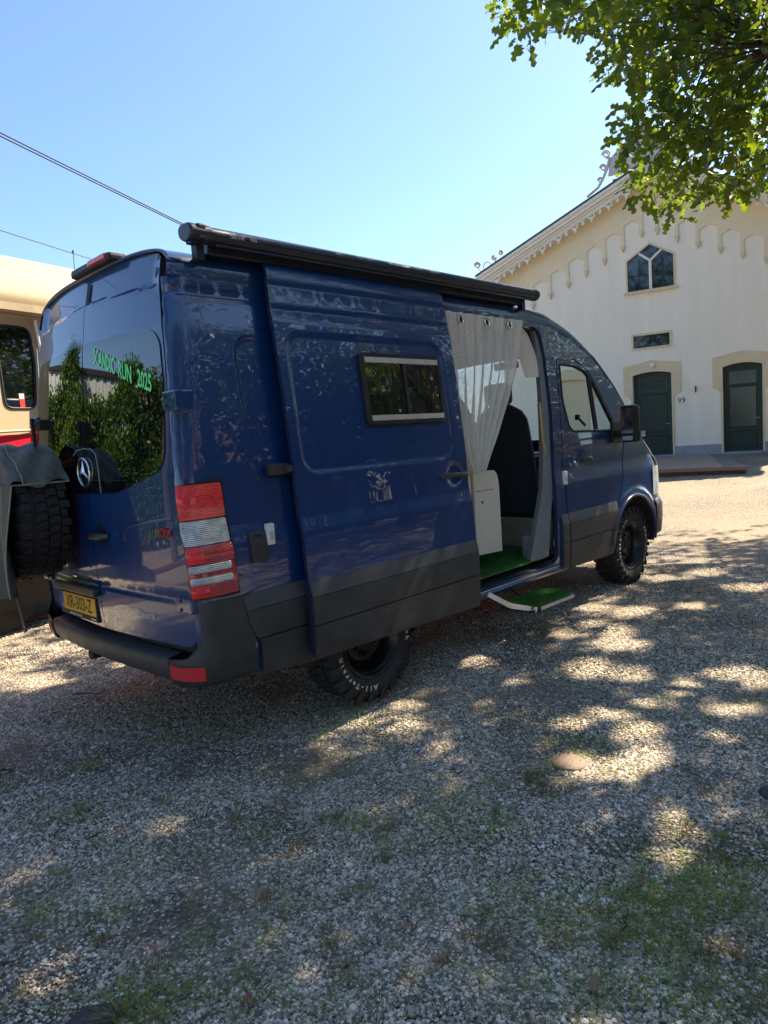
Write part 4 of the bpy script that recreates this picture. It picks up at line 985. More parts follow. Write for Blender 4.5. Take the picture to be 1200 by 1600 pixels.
# --- extending step with turf
stp = MB()
def plank(a, b, hgt, th=.006):
    a, b = Vector(a), Vector(b); d = (b-a).normalized(); nrm_ = Vector((0, 0, 1)).cross(d).normalized()
    stp.box((a+b)/2, ((b-a).length, th, hgt), fr=(d, nrm_, d.cross(nrm_)))
plank((1.07, -1.06, .45), (1.20, -1.16, .345), .035); plank((1.20, -1.16, .345), (1.375, -1.265, .292), .035)
plank((1.41, -1.27, .290), (1.875, -1.285, .290), .024); plank((1.90, -.98, .30), (1.88, -1.28, .290), .03)
es = stp.build('entry_step', MT['alu'], van)
mb = MB(); mb.box((1.393, -1.268, .290), (.03, .03, .040), bev=.005); mb.build('step_joint', MT['black_satin'], es)
mb = MB(); mb.box((1.60, -1.12, .286), (.56, .28, .016)); mb.tube([(1.62, -1.0, .29), (1.60, -.80, .40)], .006, 6); mb.build('step_board', MT['black_satin'], es)

# --- curtain, turf mats: loose things
rows = []
for i in range(110):
    u = i/109; row = []
    for j in range(40):
        v = j/39; z = 2.475-1.165*v
        xr = np.interp(z, [1.31, 1.55, 1.80, 2.05, 2.30, 2.475], [1.36, 1.545, 1.72, 1.87, 1.965, 2.01]); xl = np.interp(z, [1.31, 1.55, 2.475], [1.20, 1.08, .96])
        wd_ = xr-xl; amp = .012+.035*(1-wd_/1.05)
        x = xl+wd_*u; k = 2*math.pi*u*8
        y = -.855+ .012*v+(amp*math.sin(k)+.006*math.sin(2.7*k+4*v)+.004*math.sin(5.3*k+9*v))*(1 if v > .03 else .8)
        row.append(Vector((x, y, z+.006*math.sin(k+2)*v)))
    rows.append(row)
ct = thing('curtain', 'sheer cream curtain with metal eyelets gathered in the open side doorway of the van', 'curtain', loc=(0, 0, 0))
mb = MB(); mb.grid(rows); mb.build('cloth', MT['curtain'], ct)
mb = MB(); P = [[r[j]+Vector((0, -.003, 0)) for j in (0, 1, 2, 3)] for r in rows]; mb.grid(P); mb.build('top_hem', MT['curtain'], ct)
for xe in (1.17, 1.49, 1.79):
    q = Vector((xe, -.876, 2.425)); mb = MB(); mb.tube([q+Vector((.026*math.cos(t), .004*math.sin(t*1), .026*math.sin(t))) for t in np.linspace(0, 2*math.pi, 21)], .006, 6, cap=False); ey = mb.build('eyelet', MT['chrome'], ct)
    mb = MB(); mb.add([q+Vector((.022*math.cos(t), .001, .022*math.sin(t))) for t in np.linspace(0, 2*math.pi, 17)[:-1]], [tuple(range(16))]); mb.build('eyelet_hole', MT['black_print'], ey)
def turf_mat(name, label, poly, z, n, hmin, hmax, seed):
    t = thing(name, label, 'grass mat'); rg = np.random.RandomState(seed)
    mb = MB(); mb.prism(poly, lambda u, v, d: Vector((u, v, d)), z-.008, z); mb.build('backing', MT['turf'], t)
    P = np.array(poly); lo, hi = P.min(0), P.max(0); q = lo+(hi-lo)*rg.rand(n, 2); q = q[inside(q, poly)]
    n = len(q); a = rg.rand(n)*6.28; hgt = hmin+(hmax-hmin)*rg.rand(n); w = .0022
    d = np.stack([np.cos(a), np.sin(a)], 1)*w; ln = rg.randn(n, 2)*.006
    V = np.zeros((n, 3, 3)); V[:, 0, :2] = q-d; V[:, 1, :2] = q+d; V[:, 2, :2] = q+ln; V[:, :2, 2] = z; V[:, 2, 2] = z+hgt
    me = np_mesh(V.reshape(-1, 3), np.arange(n*3).reshape(-1, 3), 'turf_blades'); link('turf_blades', me, MT['turf'], t, kind='stuff')
    return t
turf_mat('turf_mat', 'green artificial grass mat on the van floor inside the open side doorway', [(.92, -.93), (2.06, -.93), (2.20, -.60), (2.42, -.55), (2.42, .55), (.92, .55)], .535, 60000, .014, .026, 1)
turf_mat('turf_mat', 'small piece of artificial grass lying on the extended entry step', round_corners([(1.33, -1.255), (1.87, -1.265), (1.875, -1.0), (1.38, -.985)], .02), .308, 22000, .014, .028, 2)
# data: oak foliage cluster centres (metres, packed), gaps that let sun spots through, grass and litter positions
CROWN_NEAR = [
846,-114,578,541,-114,453,825,-111,493,529,71,700,506,86,674,579,-35,507,657,-53,594,561,-126,592,526,-49,475,763,28,580,
711,26,714,581,-161,525,775,27,504,606,-55,667,453,-85,466,635,-29,459,804,-65,597,542,-102,603,520,-167,516,626,2,608,
535,-26,605,658,-45,692,596,-83,440,626,-100,451,790,-120,680,687,-44,564,722,56,701,565,-81,584,782,-61,644,517,-125,482,
557,133,721,724,-99,691,595,-120,467,695,44,655,523,-194,396,838,-84,556,453,38,615,543,-2,683,700,-143,557,741,-3,457,
594,-144,553,507,21,654,634,-163,634,798,63,551,494,-56,472,435,-20,608,487,-87,465,638,179,765,697,-16,742,492,-28,614,
603,8,664,599,-157,459,653,-83,558,528,-76,609,619,10,711,675,-19,700,598,46,703,575,-38,679,647,-99,677,532,-123,413,
559,-150,520,541,-30,657,645,-6,581,675,-119,544,775,58,531,588,-73,497,597,-117,417,793,-125,512,513,-195,473,589,-137,492,
680,38,692,517,-98,443,711,33,750,746,-93,657,513,-136,587,580,-76,473,504,-69,593,731,-68,591,786,-100,647,426,-119,519,
613,-177,522,785,-103,525,655,92,732,654,-101,585,729,-67,455,691,-97,649,458,-121,459,464,-201,532,835,-64,489,791,-59,484,
447,-103,568,720,-57,547,655,175,747,656,-145,491,503,-143,450,468,-143,564,828,-9,504,342,0,601,616,-174,496,477,83,682,
551,-183,433,492,41,672,462,-89,401,348,-15,560,457,-90,438,430,-80,519,633,-39,687,626,-133,563,734,-95,561,668,-25,512,
707,-19,566,368,-5,576,694,-31,615,693,-57,661,660,-3,666,701,9,588,420,-117,568,471,-13,630,556,-87,636,621,-147,485,
378,-78,547,465,-103,511,670,1,480,819,-132,644,558,-113,535,447,-128,489,666,47,650,544,-57,591,744,-46,665,735,-150,468,
703,-141,468,744,-66,528,513,-127,548,769,43,652,692,77,758,594,-59,517,537,-138,564,649,-107,536,742,-110,532,782,-64,539,
800,-11,489,486,-190,403,691,-6,720,488,-105,438,558,34,683,630,10,674,728,28,634,812,32,532,648,137,753,435,-96,485,
730,-114,473,508,-169,464,728,-21,645,805,16,568,503,-198,502,484,-124,544,757,-31,740,647,-20,490,755,4,482,530,-68,638,
645,-160,585,573,70,732,747,-100,491,523,-95,565,662,43,741,598,-167,621,514,-67,492,451,17,629,791,-102,701,653,-90,451,
821,-108,555,709,66,738,553,-126,501,587,153,729,446,-59,567,612,-20,627,687,18,710,443,-48,595,453,-175,549,612,-42,587,
415,-74,584,718,-132,578,478,-175,553,597,-76,595,585,-113,608,458,-150,477,578,-45,578,640,-59,554,702,-60,613,638,14,627,
621,-141,596,768,-30,699,618,-91,608,552,-110,567,528,-135,453,458,-64,543,491,-117,599,720,-64,687,562,-143,411,644,-151,443]
CROWN_FAR = [
108,-62,82,72,-63,126,55,-13,94,95,-14,88,-11,-21,55,39,-36,78,95,-51,70,106,-70,86,22,-47,84,34,-31,58,48,-36,104,139,-43,72,73,-10,109,61,-44,103,125,-79,85,10,-23,56,113,-81,102,100,-48,87,75,-70,69,108,-28,94,
111,-75,62,74,-42,67,108,-21,96,101,-66,72,66,-13,109,121,-50,86,100,-68,98,84,-36,134,107,-27,93,52,-15,89,7,-21,65,90,-53,65,36,-75,66,106,-62,101,82,-75,69,70,-87,126,22,-56,85,134,-45,107,114,-35,114,101,-29,134,
64,-30,51,109,-69,102,74,-51,126,73,-5,106,38,-53,90,88,-59,103,100,-35,72,128,-68,107,102,-79,122,42,-57,107,66,-69,116,28,-65,72,35,-35,65,125,-17,103,108,-59,57,21,-30,76,64,-82,108,90,-58,105,66,-57,99,59,-77,78,
13,-50,60,24,-48,58,138,-50,107,37,-62,90,119,-56,61,62,-69,71,81,-76,124,124,-2,115,71,-19,83,51,-43,59,18,-7,64,49,-61,77,71,-76,133,120,-37,89,29,0,64,81,-53,93,111,-75,95,64,-4,131,87,-30,61,13,-57,68,
122,-30,60,136,-40,102,64,-16,93,120,-26,68,60,-48,73,42,-68,80,84,-19,131,120,-72,73,119,-64,79,131,-63,110,2,-21,49,21,-49,85,21,-5,81,57,-47,96,90,-55,134,12,-65,58,57,-1,80,49,-70,62,115,-82,77,78,-28,113,
109,-33,112,111,-37,115,82,-40,117,80,-64,105,35,-45,57,49,-50,72,107,-17,51,74,-39,134,79,-52,58,68,-53,103,63,-77,84,10,-75,67,95,-42,67,78,-61,131,48,-69,109,90,-41,62,109,-54,51,54,-84,96,109,-57,82,102,-83,102,
69,-6,97,79,-76,124,73,-61,58,21,-55,57,11,-19,68,59,-60,117,19,-71,47,68,-7,95,116,-75,75,3,-64,52,91,-33,113,60,-30,124,93,-66,77,42,-48,99,86,-45,49,3,-47,68,48,-48,90,87,-54,96,19,-60,53,109,-26,82,
126,-64,110,76,-57,78,89,-28,117,43,-62,71,-2,-59,61,105,-80,80,139,-35,72,87,-51,70,100,-25,115,65,-87,118,39,-32,50,100,-36,81,28,-76,51,106,-60,100,27,-58,81,87,-58,63,130,-46,74,46,-34,99,57,-20,130,123,-40,94,
89,-14,95,61,-83,130,49,-61,86,56,-25,75,70,-59,52,69,-17,75,120,-63,115,37,-23,87,89,-57,114,130,-22,76,11,-26,68,59,-25,116,69,-47,96,53,-38,112,21,-19,64,56,-20,101,130,-45,99,103,-67,70,59,-12,130,111,-66,116,
41,-34,53,121,-70,77,42,-46,63,63,-5,88,55,-21,79,74,-28,107,53,-76,112,42,-30,72,13,-70,68,111,-18,108,137,-51,73,141,-33,101,134,-63,80,102,-39,109,69,-31,111,62,-52,135,111,-40,92,65,-46,73,129,-32,76,53,-80,96,
0,-25,67,54,-32,81,60,-42,132,35,-28,87,1,-42,68,86,-54,47,110,-58,100,98,-35,60,115,-51,83,76,-25,110,55,-50,54,82,-65,96,112,-28,69,76,-51,79,74,-64,68,33,-71,61,56,-21,98,136,-60,79,53,-75,51,70,-8,80,
128,-56,103,107,-55,112,78,-28,117,99,-30,122,133,-53,72,87,-45,85,111,-63,75,81,-19,121,70,-64,66,11,-54,60,9,-68,59,70,-78,115,61,-68,94,22,-73,66,23,-38,70,91,-45,95,75,-34,103,100,-26,80,71,-21,110,49,-6,77,
45,-44,99,106,-75,117,56,-85,128,59,-28,86,108,-73,102,41,-61,61,33,-82,85,47,-47,73,109,-82,112,15,-71,61,-16,-1,48,97,-41,53,51,-38,52,132,-65,102,43,-48,103,96,-49,94,70,-74,68,31,-81,99,70,-66,130,61,-67,105,
51,-49,47,71,-36,101,116,-31,122,19,-24,76,47,-84,104,128,-66,108,35,-65,73,117,-33,86,109,-27,90,83,-66,67,90,-59,51,87,-41,129,136,-38,106,45,-35,100,37,-57,89,59,-17,87,121,-38,116,136,-24,82,6,-27,67,49,-51,60,
8,-30,59,94,-65,59,19,-35,65,77,-53,107,145,-47,91,20,-67,81,93,-66,106,32,-6,64,77,-21,88,111,-32,73,110,-6,104,87,-51,104,59,-55,76,68,-11,78,73,-15,88,77,-72,67,84,-53,133,81,-81,88,15,-14,50,7,-8,59,
62,-34,59,49,-66,64,39,-27,108,83,-49,87,123,-60,83,115,-70,74,1,-37,60,28,-77,88,71,-49,78,124,-58,110,126,-39,94,17,-38,61,75,-58,49,48,-50,109,72,-42,70,92,-25,64,79,-23,100,27,-43,96,81,-54,47,62,-58,79,
99,-26,63,19,-68,84,101,-36,55,94,-63,106,44,-53,56,128,-69,77,98,-33,77,111,-47,55,49,-42,72,90,-64,83,73,-75,104,38,-42,102,115,-78,93,62,-62,97,26,-36,63,98,-71,95,135,-51,99,26,-61,51,105,-54,51,104,-28,84,
55,-55,54,132,-29,65,27,-63,90,84,-51,93,107,-24,126,112,-27,59,120,-46,111,108,-36,83,56,-49,130,87,-25,88,25,-75,49,41,-29,58,95,-26,126,23,-52,85,51,-77,107,55,-80,92,43,-66,83,88,-64,47,12,-52,53,70,-50,132,
57,-73,114,85,-54,119,8,-37,57,108,-46,60,95,-78,117,125,-74,83,50,-33,108,103,-81,92,62,-70,76,68,-59,127,64,-71,91,35,-83,104,48,-70,58,54,-66,61,17,-35,65,79,-23,73,138,-62,89,-3,-38,57,90,-46,133,41,-69,53,
52,-37,86,32,-50,56,82,-74,94,80,-4,101,136,-28,106,103,-84,117,61,-28,52,22,-25,48,125,-41,60,52,-35,55,73,-42,69,118,-36,114,119,-43,87,75,-27,56,55,-40,78,60,-62,98,81,-39,121,114,-46,79,92,-20,63,54,-62,49,
78,-29,118,23,-65,58,76,-38,99,20,-71,58,92,-74,127,78,-15,129,80,-74,92,71,-66,79,27,-48,93,66,0,105,61,-37,78,46,-4,72,52,-60,118,123,-81,92,73,-65,69,132,-41,78,91,-70,58,49,-72,119,49,2,77,7,-33,61,
122,-23,59,98,-31,53,44,-74,57,75,-49,77,108,-25,79,120,-41,80,46,-26,98,36,-28,107,53,-41,101,66,-24,69,71,-42,101,59,-48,74,41,-41,55,129,-34,120,24,-31,54,85,-59,123,75,-10,115,97,-78,120,21,-46,61,87,-69,65,
76,-27,127,125,-50,76,81,-20,106,135,-37,109,100,-36,99,111,-33,81,59,-3,78,62,-26,89,98,-49,132,100,-27,67,65,-30,86,80,-34,68,38,-19,78,54,-37,50,64,-17,95,65,-15,101,83,-3,94,79,-6,97,88,-47,107,137,-35,109,
93,-26,56,137,-15,83,85,-1,97,62,-37,71,118,-28,57,99,-22,77,88,-28,71,89,-41,107,56,-39,86,63,-28,101,59,-19,74,82,-38,60,43,-32,77,106,-22,59,43,-35,79,124,-48,121,80,-27,47,100,-49,125,71,-43,96,122,-41,111,
95,-21,54,55,-7,79,110,-29,129,73,-29,99,142,-24,91,67,-36,106,113,-40,121,100,-48,127,80,-23,62,69,-31,63,27,-25,64,74,-23,74,41,-25,72,92,-27,50,75,-7,113,74,-37,97,65,-49,77,76,-10,86,120,-46,122,79,-33,100,
95,-18,95,75,-39,74,60,-12,99,120,-36,84,46,-35,72,87,-32,128,84,-30,119,14,-25,50,111,-23,126,82,-30,100,92,-30,99,49,-40,64,119,-31,114,89,-18,92,86,-13,100,122,-36,113,61,-28,82,140,-27,87,97,-36,104,105,-29,76,
81,-22,80,73,-37,77,98,-5,109,120,-30,119,122,-33,81,83,-15,127,112,-26,71,78,-50,98,118,-40,112,78,-30,64,94,-47,91,90,-48,105,79,-44,115,52,-46,73,54,-31,76,68,-29,107,100,-20,121,47,-27,76,54,-31,93,102,-25,102,
77,-22,89,93,-27,54,75,-13,97,123,-17,112,48,-43,54,74,-32,79,105,-13,117,102,-26,66,92,-31,57,109,-17,67,57,-42,76,100,-51,121,71,-41,105,61,-27,59,69,-20,110,82,2,91,93,-28,79,95,-27,117,40,-34,60,140,-32,90,
67,-25,68,96,-44,99,122,-25,60,90,-34,66,83,-36,75,65,-24,53,122,-14,74,89,-24,77,97,-33,124,56,-31,56,107,-29,94,103,-53,118,58,-32,59,77,-28,46,93,-35,96,117,-24,79,82,-33,61,97,-35,128,95,-53,121,121,-25,71,
102,-39,115,95,-32,114,84,-11,88,65,-8,109,82,-26,62,121,-25,55,52,-30,57,84,-40,71,87,-39,92,55,-41,68,94,-41,113,125,-22,103,66,-31,73,101,-33,100,109,-25,49,116,-36,84,84,-34,106,93,-45,99,86,-33,126,73,-33,107,
63,-9,92,62,-16,100,78,-25,81,96,-49,116,98,-28,120,76,-6,106,94,-49,114,67,-48,94,63,-36,77,26,-17,54,76,-18,95,139,-31,91,117,-24,58,116,-21,77,57,-15,96,30,-19,61,65,2,81,71,-28,48,43,-39,59,112,-21,127,
51,0,82,36,-47,57,146,-19,94,98,-44,86,49,-34,73,26,-13,57,115,-30,88,120,-14,77,17,-24,53,94,-27,92,103,-30,109,56,-25,55,43,-36,47,84,-38,119,72,-39,105,39,-35,53,83,-37,72,43,-34,76,105,-8,122,82,-1,96,
123,-23,86,115,-28,91,15,-22,46,85,-45,122,73,-10,85,88,-13,129,38,-41,47,87,-21,105,128,-29,69,107,-31,98,109,-39,111,82,-33,112,75,-8,105,66,0,102,92,-24,132,85,-39,127,144,-29,97,115,-30,64,49,-38,50,59,-35,52,
104,-7,131,103,-24,123,59,-27,69,61,-7,91,88,-29,121,69,-27,76,43,-35,61,76,-50,101,118,-33,85,55,-25,89,34,-30,57,116,-29,89,88,-33,120,55,-34,72,17,-19,49,53,-50,76,97,-40,91,134,-37,99,74,-1,102,113,-49,119,
85,-32,54,58,-34,50,81,-42,71,48,-18,86,97,-51,104,120,-26,90,65,-26,60,100,-28,81,75,-36,71,103,-23,117,74,-29,54,83,-31,107,117,-40,119,82,-33,60,86,-35,67,66,-7,105,85,-30,62,110,-24,76,83,-32,61,120,-24,73,
85,-1,106,26,-24,62,117,-29,90,71,-43,73,50,-36,81,40,-24,60,95,-34,89,108,-26,82,44,-8,83,85,-33,96,67,-25,63,113,-39,115,105,-23,78,78,-35,106,58,-27,97,121,-42,107,125,-30,110,79,-30,107,75,-36,62,122,-28,120,
145,-19,90,79,-35,99,110,-36,116,113,-30,128,23,-32,50,100,-53,120,140,-29,94,79,-45,121,57,-14,91,66,-18,82,57,-36,76,86,-34,77,53,-32,52,28,-9,63,54,-44,78,57,-5,76,90,-1,107,74,-41,107,65,-31,63,67,-24,108,
139,-19,96,55,-47,78,86,-40,83,108,-40,116,53,-11,82,112,-30,76,90,-34,109,83,-45,105,88,-2,103,101,-32,92,83,-39,99,44,-1,79,98,-58,124,121,-30,75,98,-39,96,90,-4,116,48,-32,54,92,-52,115,55,-9,91,61,-4,99,
61,-2,81,87,-32,88,112,-34,122,95,-40,102,69,-14,79,44,-20,81,70,-10,78,75,-44,88,107,-3,124,101,-8,124,114,-22,56,85,-35,97,131,-35,103,137,-30,108,84,-35,122,32,-11,62,74,-44,95,21,-10,57,115,-28,118,71,-45,94,
111,-27,52,74,-18,85,143,-27,81,94,-28,121,100,-43,114,51,-17,83,128,-35,86,85,1,96,89,-44,81,83,-20,99,114,-30,75,85,-36,119,136,-33,106,25,-22,54,121,-32,71,51,-37,82,115,-5,105,54,-49,75,58,-14,86,82,-33,127,
44,-20,82,85,-16,129,98,-18,59,86,-37,78,83,-38,104,102,-33,130,142,-22,97,80,-23,106,48,-45,62,53,-38,79,111,-11,125,71,-5,97,91,-37,130,95,-44,124,105,-32,115,65,-18,81,96,-13,91,65,-7,108,61,-41,69,103,-23,119,
105,-23,88,64,-37,66,105,-5,131,86,-53,108,95,-56,121,53,-19,77,59,-28,54,138,-14,85,101,-33,119,80,-23,122,99,-49,116,90,-34,120,95,-34,95,86,-22,128,98,-57,123,88,-42,89,98,-31,126,102,-25,135,80,-2,106,134,-23,85,
108,-23,132,61,-38,79,107,-30,118,38,-32,50,100,-22,74,35,-34,54,34,-30,53,96,-39,132,119,-31,124,101,-24,89,85,-38,76,88,-34,114,131,-33,111,60,-28,83,56,-33,77,71,-50,98,78,-16,87,32,-30,49,102,-42,123,55,-3,96,
40,-37,54,44,-27,55,36,4,74,107,-35,126,81,-26,102,85,-6,95,116,-22,104,104,-26,93,38,-17,60,99,-25,47,94,-44,92,116,-41,120,141,-36,97,71,-25,70,79,-50,105,50,-32,66,123,-26,87,81,-4,95,73,-44,106,73,-14,99,
72,-34,67,106,-26,106,38,-30,51,86,-29,118,61,-6,99,75,-32,62,106,-30,89,97,-27,85,86,-24,124,120,-33,84,89,-39,76,116,-29,103,45,-3,82,63,-11,91,108,-24,129,146,-18,85,67,-2,81,96,-28,121,37,-31,75,121,-33,126,
74,-42,90,130,-19,98,38,-35,47,109,-17,51,72,-1,97,88,-45,100,107,-22,104,97,-43,122,105,-27,79,103,-11,117,46,-32,63,92,-44,99,83,-29,63,69,-28,112,44,-11,83,101,-30,63,61,-26,89,89,-29,100,90,-26,55,127,-32,122,
109,-37,126,103,-25,100,54,0,85,79,-18,88,60,-19,102,88,-22,131,98,-39,87,17,-26,47,66,-36,74,77,-29,77,111,-46,118,98,-7,128,87,-39,98,99,-34,119,65,-31,76,97,-39,91,90,-26,125,35,-21,56,111,-31,90,118,-41,114,
43,-28,55,76,-21,52,82,-6,99,50,-23,81,75,-38,99,35,-25,72,94,-42,103,50,-26,70,104,-54,123,63,0,98,53,-38,85,58,-25,67,129,-29,111,85,-23,94,72,-5,97,99,-35,63,117,-42,114,50,-22,83,85,-35,55,96,-28,70,
48,-27,83,65,-32,63,101,-22,112,56,-6,84,85,-32,121,54,-37,68,42,-33,69,73,-25,70,65,-42,104,106,-26,131,77,-15,77,72,-21,109,95,-36,125,103,-30,109,42,-37,70,82,-6,126,59,-29,79,16,-18,49,123,-32,110,120,-14,87,
105,-16,130,73,-15,93,41,-20,81,81,-27,106,91,-25,49,79,-26,102,84,-37,97,41,-33,64,105,-21,60,41,-36,51,127,-37,102,138,-12,79,74,-38,71,107,-45,114,67,-16,77,40,-43,57,61,-12,93,87,-25,119,63,-12,78,108,-16,122,
124,-33,77,111,-33,84,79,-30,110,82,-18,90,57,-28,97,78,-40,66,56,-30,52,64,0,106,73,-8,98,111,-34,119,75,-9,93,68,-28,86,52,-17,75,95,-49,103,68,-20,108,120,-34,85,92,-39,97,93,-25,126,111,-10,126,125,-39,111,
68,-27,46,52,-17,89,93,-21,118,84,-40,129,73,-25,107,124,-42,102,89,-35,129,126,-41,105,90,-17,91,31,-26,51,100,-38,82,71,-21,110,82,-28,124,52,-26,86,69,-27,79,62,-1,101,114,-33,89,60,-28,51,98,-32,75,66,-49,89,
112,-43,120,82,-28,75,59,-34,64,95,-9,121,97,-34,125,35,-43,58,95,-18,124,108,-37,87,82,-30,63,100,-35,84,110,-31,91,72,-28,94,86,-1,107,105,-21,123,85,-19,47,98,-47,123,82,-21,93,123,-45,119,24,-24,48,31,-5,63,
74,-33,59,19,-23,51,67,-15,97,57,-17,92,48,-21,79,134,-30,111,81,-33,108,48,-26,80,36,-43,59,94,-28,78,108,-11,128,26,-12,58,54,-36,90,91,-22,119,72,-19,109,103,-34,76,67,-33,107,110,-30,110,73,-7,113,52,-40,70,
60,-35,56,68,-29,77,91,-34,77,96,-39,93,119,-39,124,114,-27,108,69,-25,110,92,-43,89,44,-36,62,141,-23,73,99,-37,129,126,-24,92,50,-23,74,72,-17,76,41,-29,56,79,-25,52,91,-2,112,43,-1,78,69,-11,82,115,-37,118,
105,-42,118,115,-24,76,86,-45,89,87,-40,69,129,-14,112,88,-43,115,85,1,93,49,-29,81,99,-5,126,71,-28,49,70,-23,89,67,-44,70,115,-41,110,114,-35,108,40,-23,58,63,-20,101,85,-53,101,131,-33,83,69,-29,60,91,-44,116,
110,-14,127,123,-27,73,66,-13,104,98,-30,73,101,-29,121,110,-54,124,88,-33,115,96,-21,122,63,-26,86,107,-41,113,61,-26,57,42,-27,52,96,-31,69,93,-23,128,113,-31,71,101,-19,131,103,-51,128,96,-35,105,42,-38,56,102,-25,131,
121,-12,107,33,2,70,99,-35,99,34,-30,70,111,-40,87,84,-32,98,69,-2,109,121,-30,73,115,-26,61,112,-14,96,116,-25,84,51,-35,58,105,-6,124,86,-25,93,88,-44,87,89,-6,116,76,-14,100,72,-26,55,97,-28,53,71,-28,68,
239,-73,79,184,-54,69,179,-61,106,201,-90,55,152,-34,58,219,-61,102,128,-83,91,143,-93,83,130,-67,53,140,-94,87,210,-74,53,232,-105,106,163,-96,103,178,-96,89,169,-76,94,120,-33,53,134,-52,96,192,-71,77,194,-88,65,144,-35,77,
139,-32,69,224,-83,106,137,-59,59,200,-100,81,152,-87,100,154,-65,103,200,-56,53,137,-56,74,164,-34,65,181,-64,56,222,-44,88,262,-53,104,133,-44,52,89,-48,56,194,-34,51,233,-68,99,120,-50,96,183,-104,108,194,-100,107,201,-99,80,
196,-96,91,153,-98,103,135,-91,88,221,-48,72,229,-84,70,120,-89,75,154,-94,105,117,-86,76,192,-91,68,113,-78,82,127,-70,54,190,-50,92,234,-105,102,227,-61,71,219,-50,96,148,-57,95,222,-64,65,100,-62,78,177,-45,88,196,-61,64,
184,-63,83,167,-45,103,227,-104,101,174,-61,93,159,-81,71,127,-46,107,172,-55,88,166,-63,74,136,-93,97,168,-48,70,95,-94,72,200,-32,64,178,-64,69,136,-101,80,187,-99,89,160,-96,76,246,-73,90,141,-70,74,126,-45,81,242,-90,82,
149,-75,99,145,-91,90,140,-64,52,161,-80,75,139,-34,53,233,-90,105,220,-50,104,152,-37,75,229,-43,77,199,-48,92,132,-97,109,132,-67,104,203,-54,82,193,-37,84,109,-80,65,179,-64,94,129,-59,109,225,-93,107,208,-51,73,132,-42,90,
240,-75,100,166,-64,99,188,-45,90,99,-56,66,213,-38,55,199,-68,52,181,-95,89,127,-45,53,192,-89,106,182,-91,68,236,-92,85,136,-66,61,182,-44,54,144,-83,84,171,-59,101,99,-87,58,179,-80,87,139,-64,51,181,-103,103,223,-62,110,
221,-55,82,119,-98,78,109,-76,70,164,-86,89,248,-88,102,93,-38,52,238,-57,92,134,-44,87,203,-51,87,172,-37,87,228,-60,96,131,-52,103,204,-90,95,189,-91,100,214,-73,107,136,-90,99,156,-65,69,222,-40,76,221,-61,105,162,-70,69,
134,-49,84,209,-48,98,177,-33,72,255,-98,101,216,-33,60,232,-58,73,144,-81,107,230,-60,104,131,-38,60,226,-98,74,244,-65,101,246,-62,106,210,-66,71,163,-54,74,150,-71,59,143,-56,78,232,-56,90,179,-100,90,139,-65,67,139,-47,97,
139,-83,83,226,-38,83,207,-90,76,184,-47,88,181,-55,77,117,-54,98,197,-95,73,120,-77,63,182,-35,86,165,-89,61,106,-90,60,156,-55,50,190,-98,92,131,-96,78,186,-47,90,246,-85,100,194,-96,91,139,-93,93,111,-96,87,226,-60,64,
122,-82,98,186,-57,61,226,-45,99,178,-90,81,214,-64,109,176,-100,85,197,-51,86,141,-68,68,232,-37,76,156,-45,97,190,-95,70,180,-100,80,221,-51,89,178,-53,106,199,-84,109,147,-53,99,183,-57,62,184,-66,54,162,-49,82,171,-63,73,
126,-101,74,97,-68,68,243,-82,109,126,-71,57,169,-37,90,185,-39,67,214,-66,51,210,-30,53,229,-91,102,244,-53,96,128,-56,72,249,-93,106,149,-88,56,171,-96,65,126,-104,107,102,-63,78,181,-32,56,218,-46,73,209,-55,76,229,-48,97,
230,-67,77,121,-77,92,130,-45,98,213,-50,55,236,-95,77,99,-38,59,159,-45,71,155,-51,102,173,-64,105,242,-75,105,222,-55,109,226,-58,73,231,-90,73,124,-91,53,126,-102,87,170,-63,65,111,-91,63,170,-41,61,205,-88,97,181,-57,102,
94,-62,59,180,-56,51,138,-53,71,206,-84,82,126,-38,70,109,-75,51,241,-69,93,150,-61,99,216,-62,52,242,-68,94,96,-96,61,119,-69,83,126,-87,81,169,-43,84,161,-86,105,176,-98,90,138,-54,55,196,-63,75,238,-80,104,196,-82,50,
189,-72,67,168,-43,74,155,-84,106,150,-98,71,122,-83,58,192,-75,62,211,-44,106,123,-90,76,147,-89,81,130,-93,54,198,-34,79,107,-36,60,134,-52,58,144,-82,92,199,-89,89,154,-83,105,207,-86,93,172,-84,100,102,-55,55,220,-48,110,
217,-64,58,218,-93,81,192,-88,94,175,-57,72,92,-38,60,226,-61,105,133,-41,96,90,-94,64,187,-69,90,136,-50,72,125,-33,63,214,-104,109,163,-91,91,105,-98,56,147,-59,86,177,-37,58,167,-88,98,165,-103,97,136,-65,108,121,-56,81,
151,-88,95,126,-65,81,187,-80,92,186,-34,80,182,-85,87,232,-51,100,253,-93,101,209,-73,57,125,-46,54,201,-79,82,164,-84,50,122,-82,103,100,-76,69,185,-99,94,225,-65,108,99,-55,63,161,-89,73,123,-97,62,250,-51,105,220,-65,81,
238,-83,95,192,-38,69,197,-89,63,194,-69,92,199,-80,105,150,-85,70,212,-46,90,124,-87,95,119,-33,57,214,-70,55,188,-81,57,149,-98,74,226,-60,67,245,-46,89,103,-93,78,185,-37,51,189,-98,68,206,-39,60,207,-38,59,161,-69,100,
197,-69,105,121,-76,86,131,-46,77,223,-53,72,189,-65,81,177,-56,92,204,-63,86,184,-54,107,162,-92,109,213,-57,70,145,-85,107,204,-95,108,160,-84,60,169,-85,90,249,-69,105,217,-95,99,153,-67,96,159,-95,74,177,-61,101,120,-85,78,
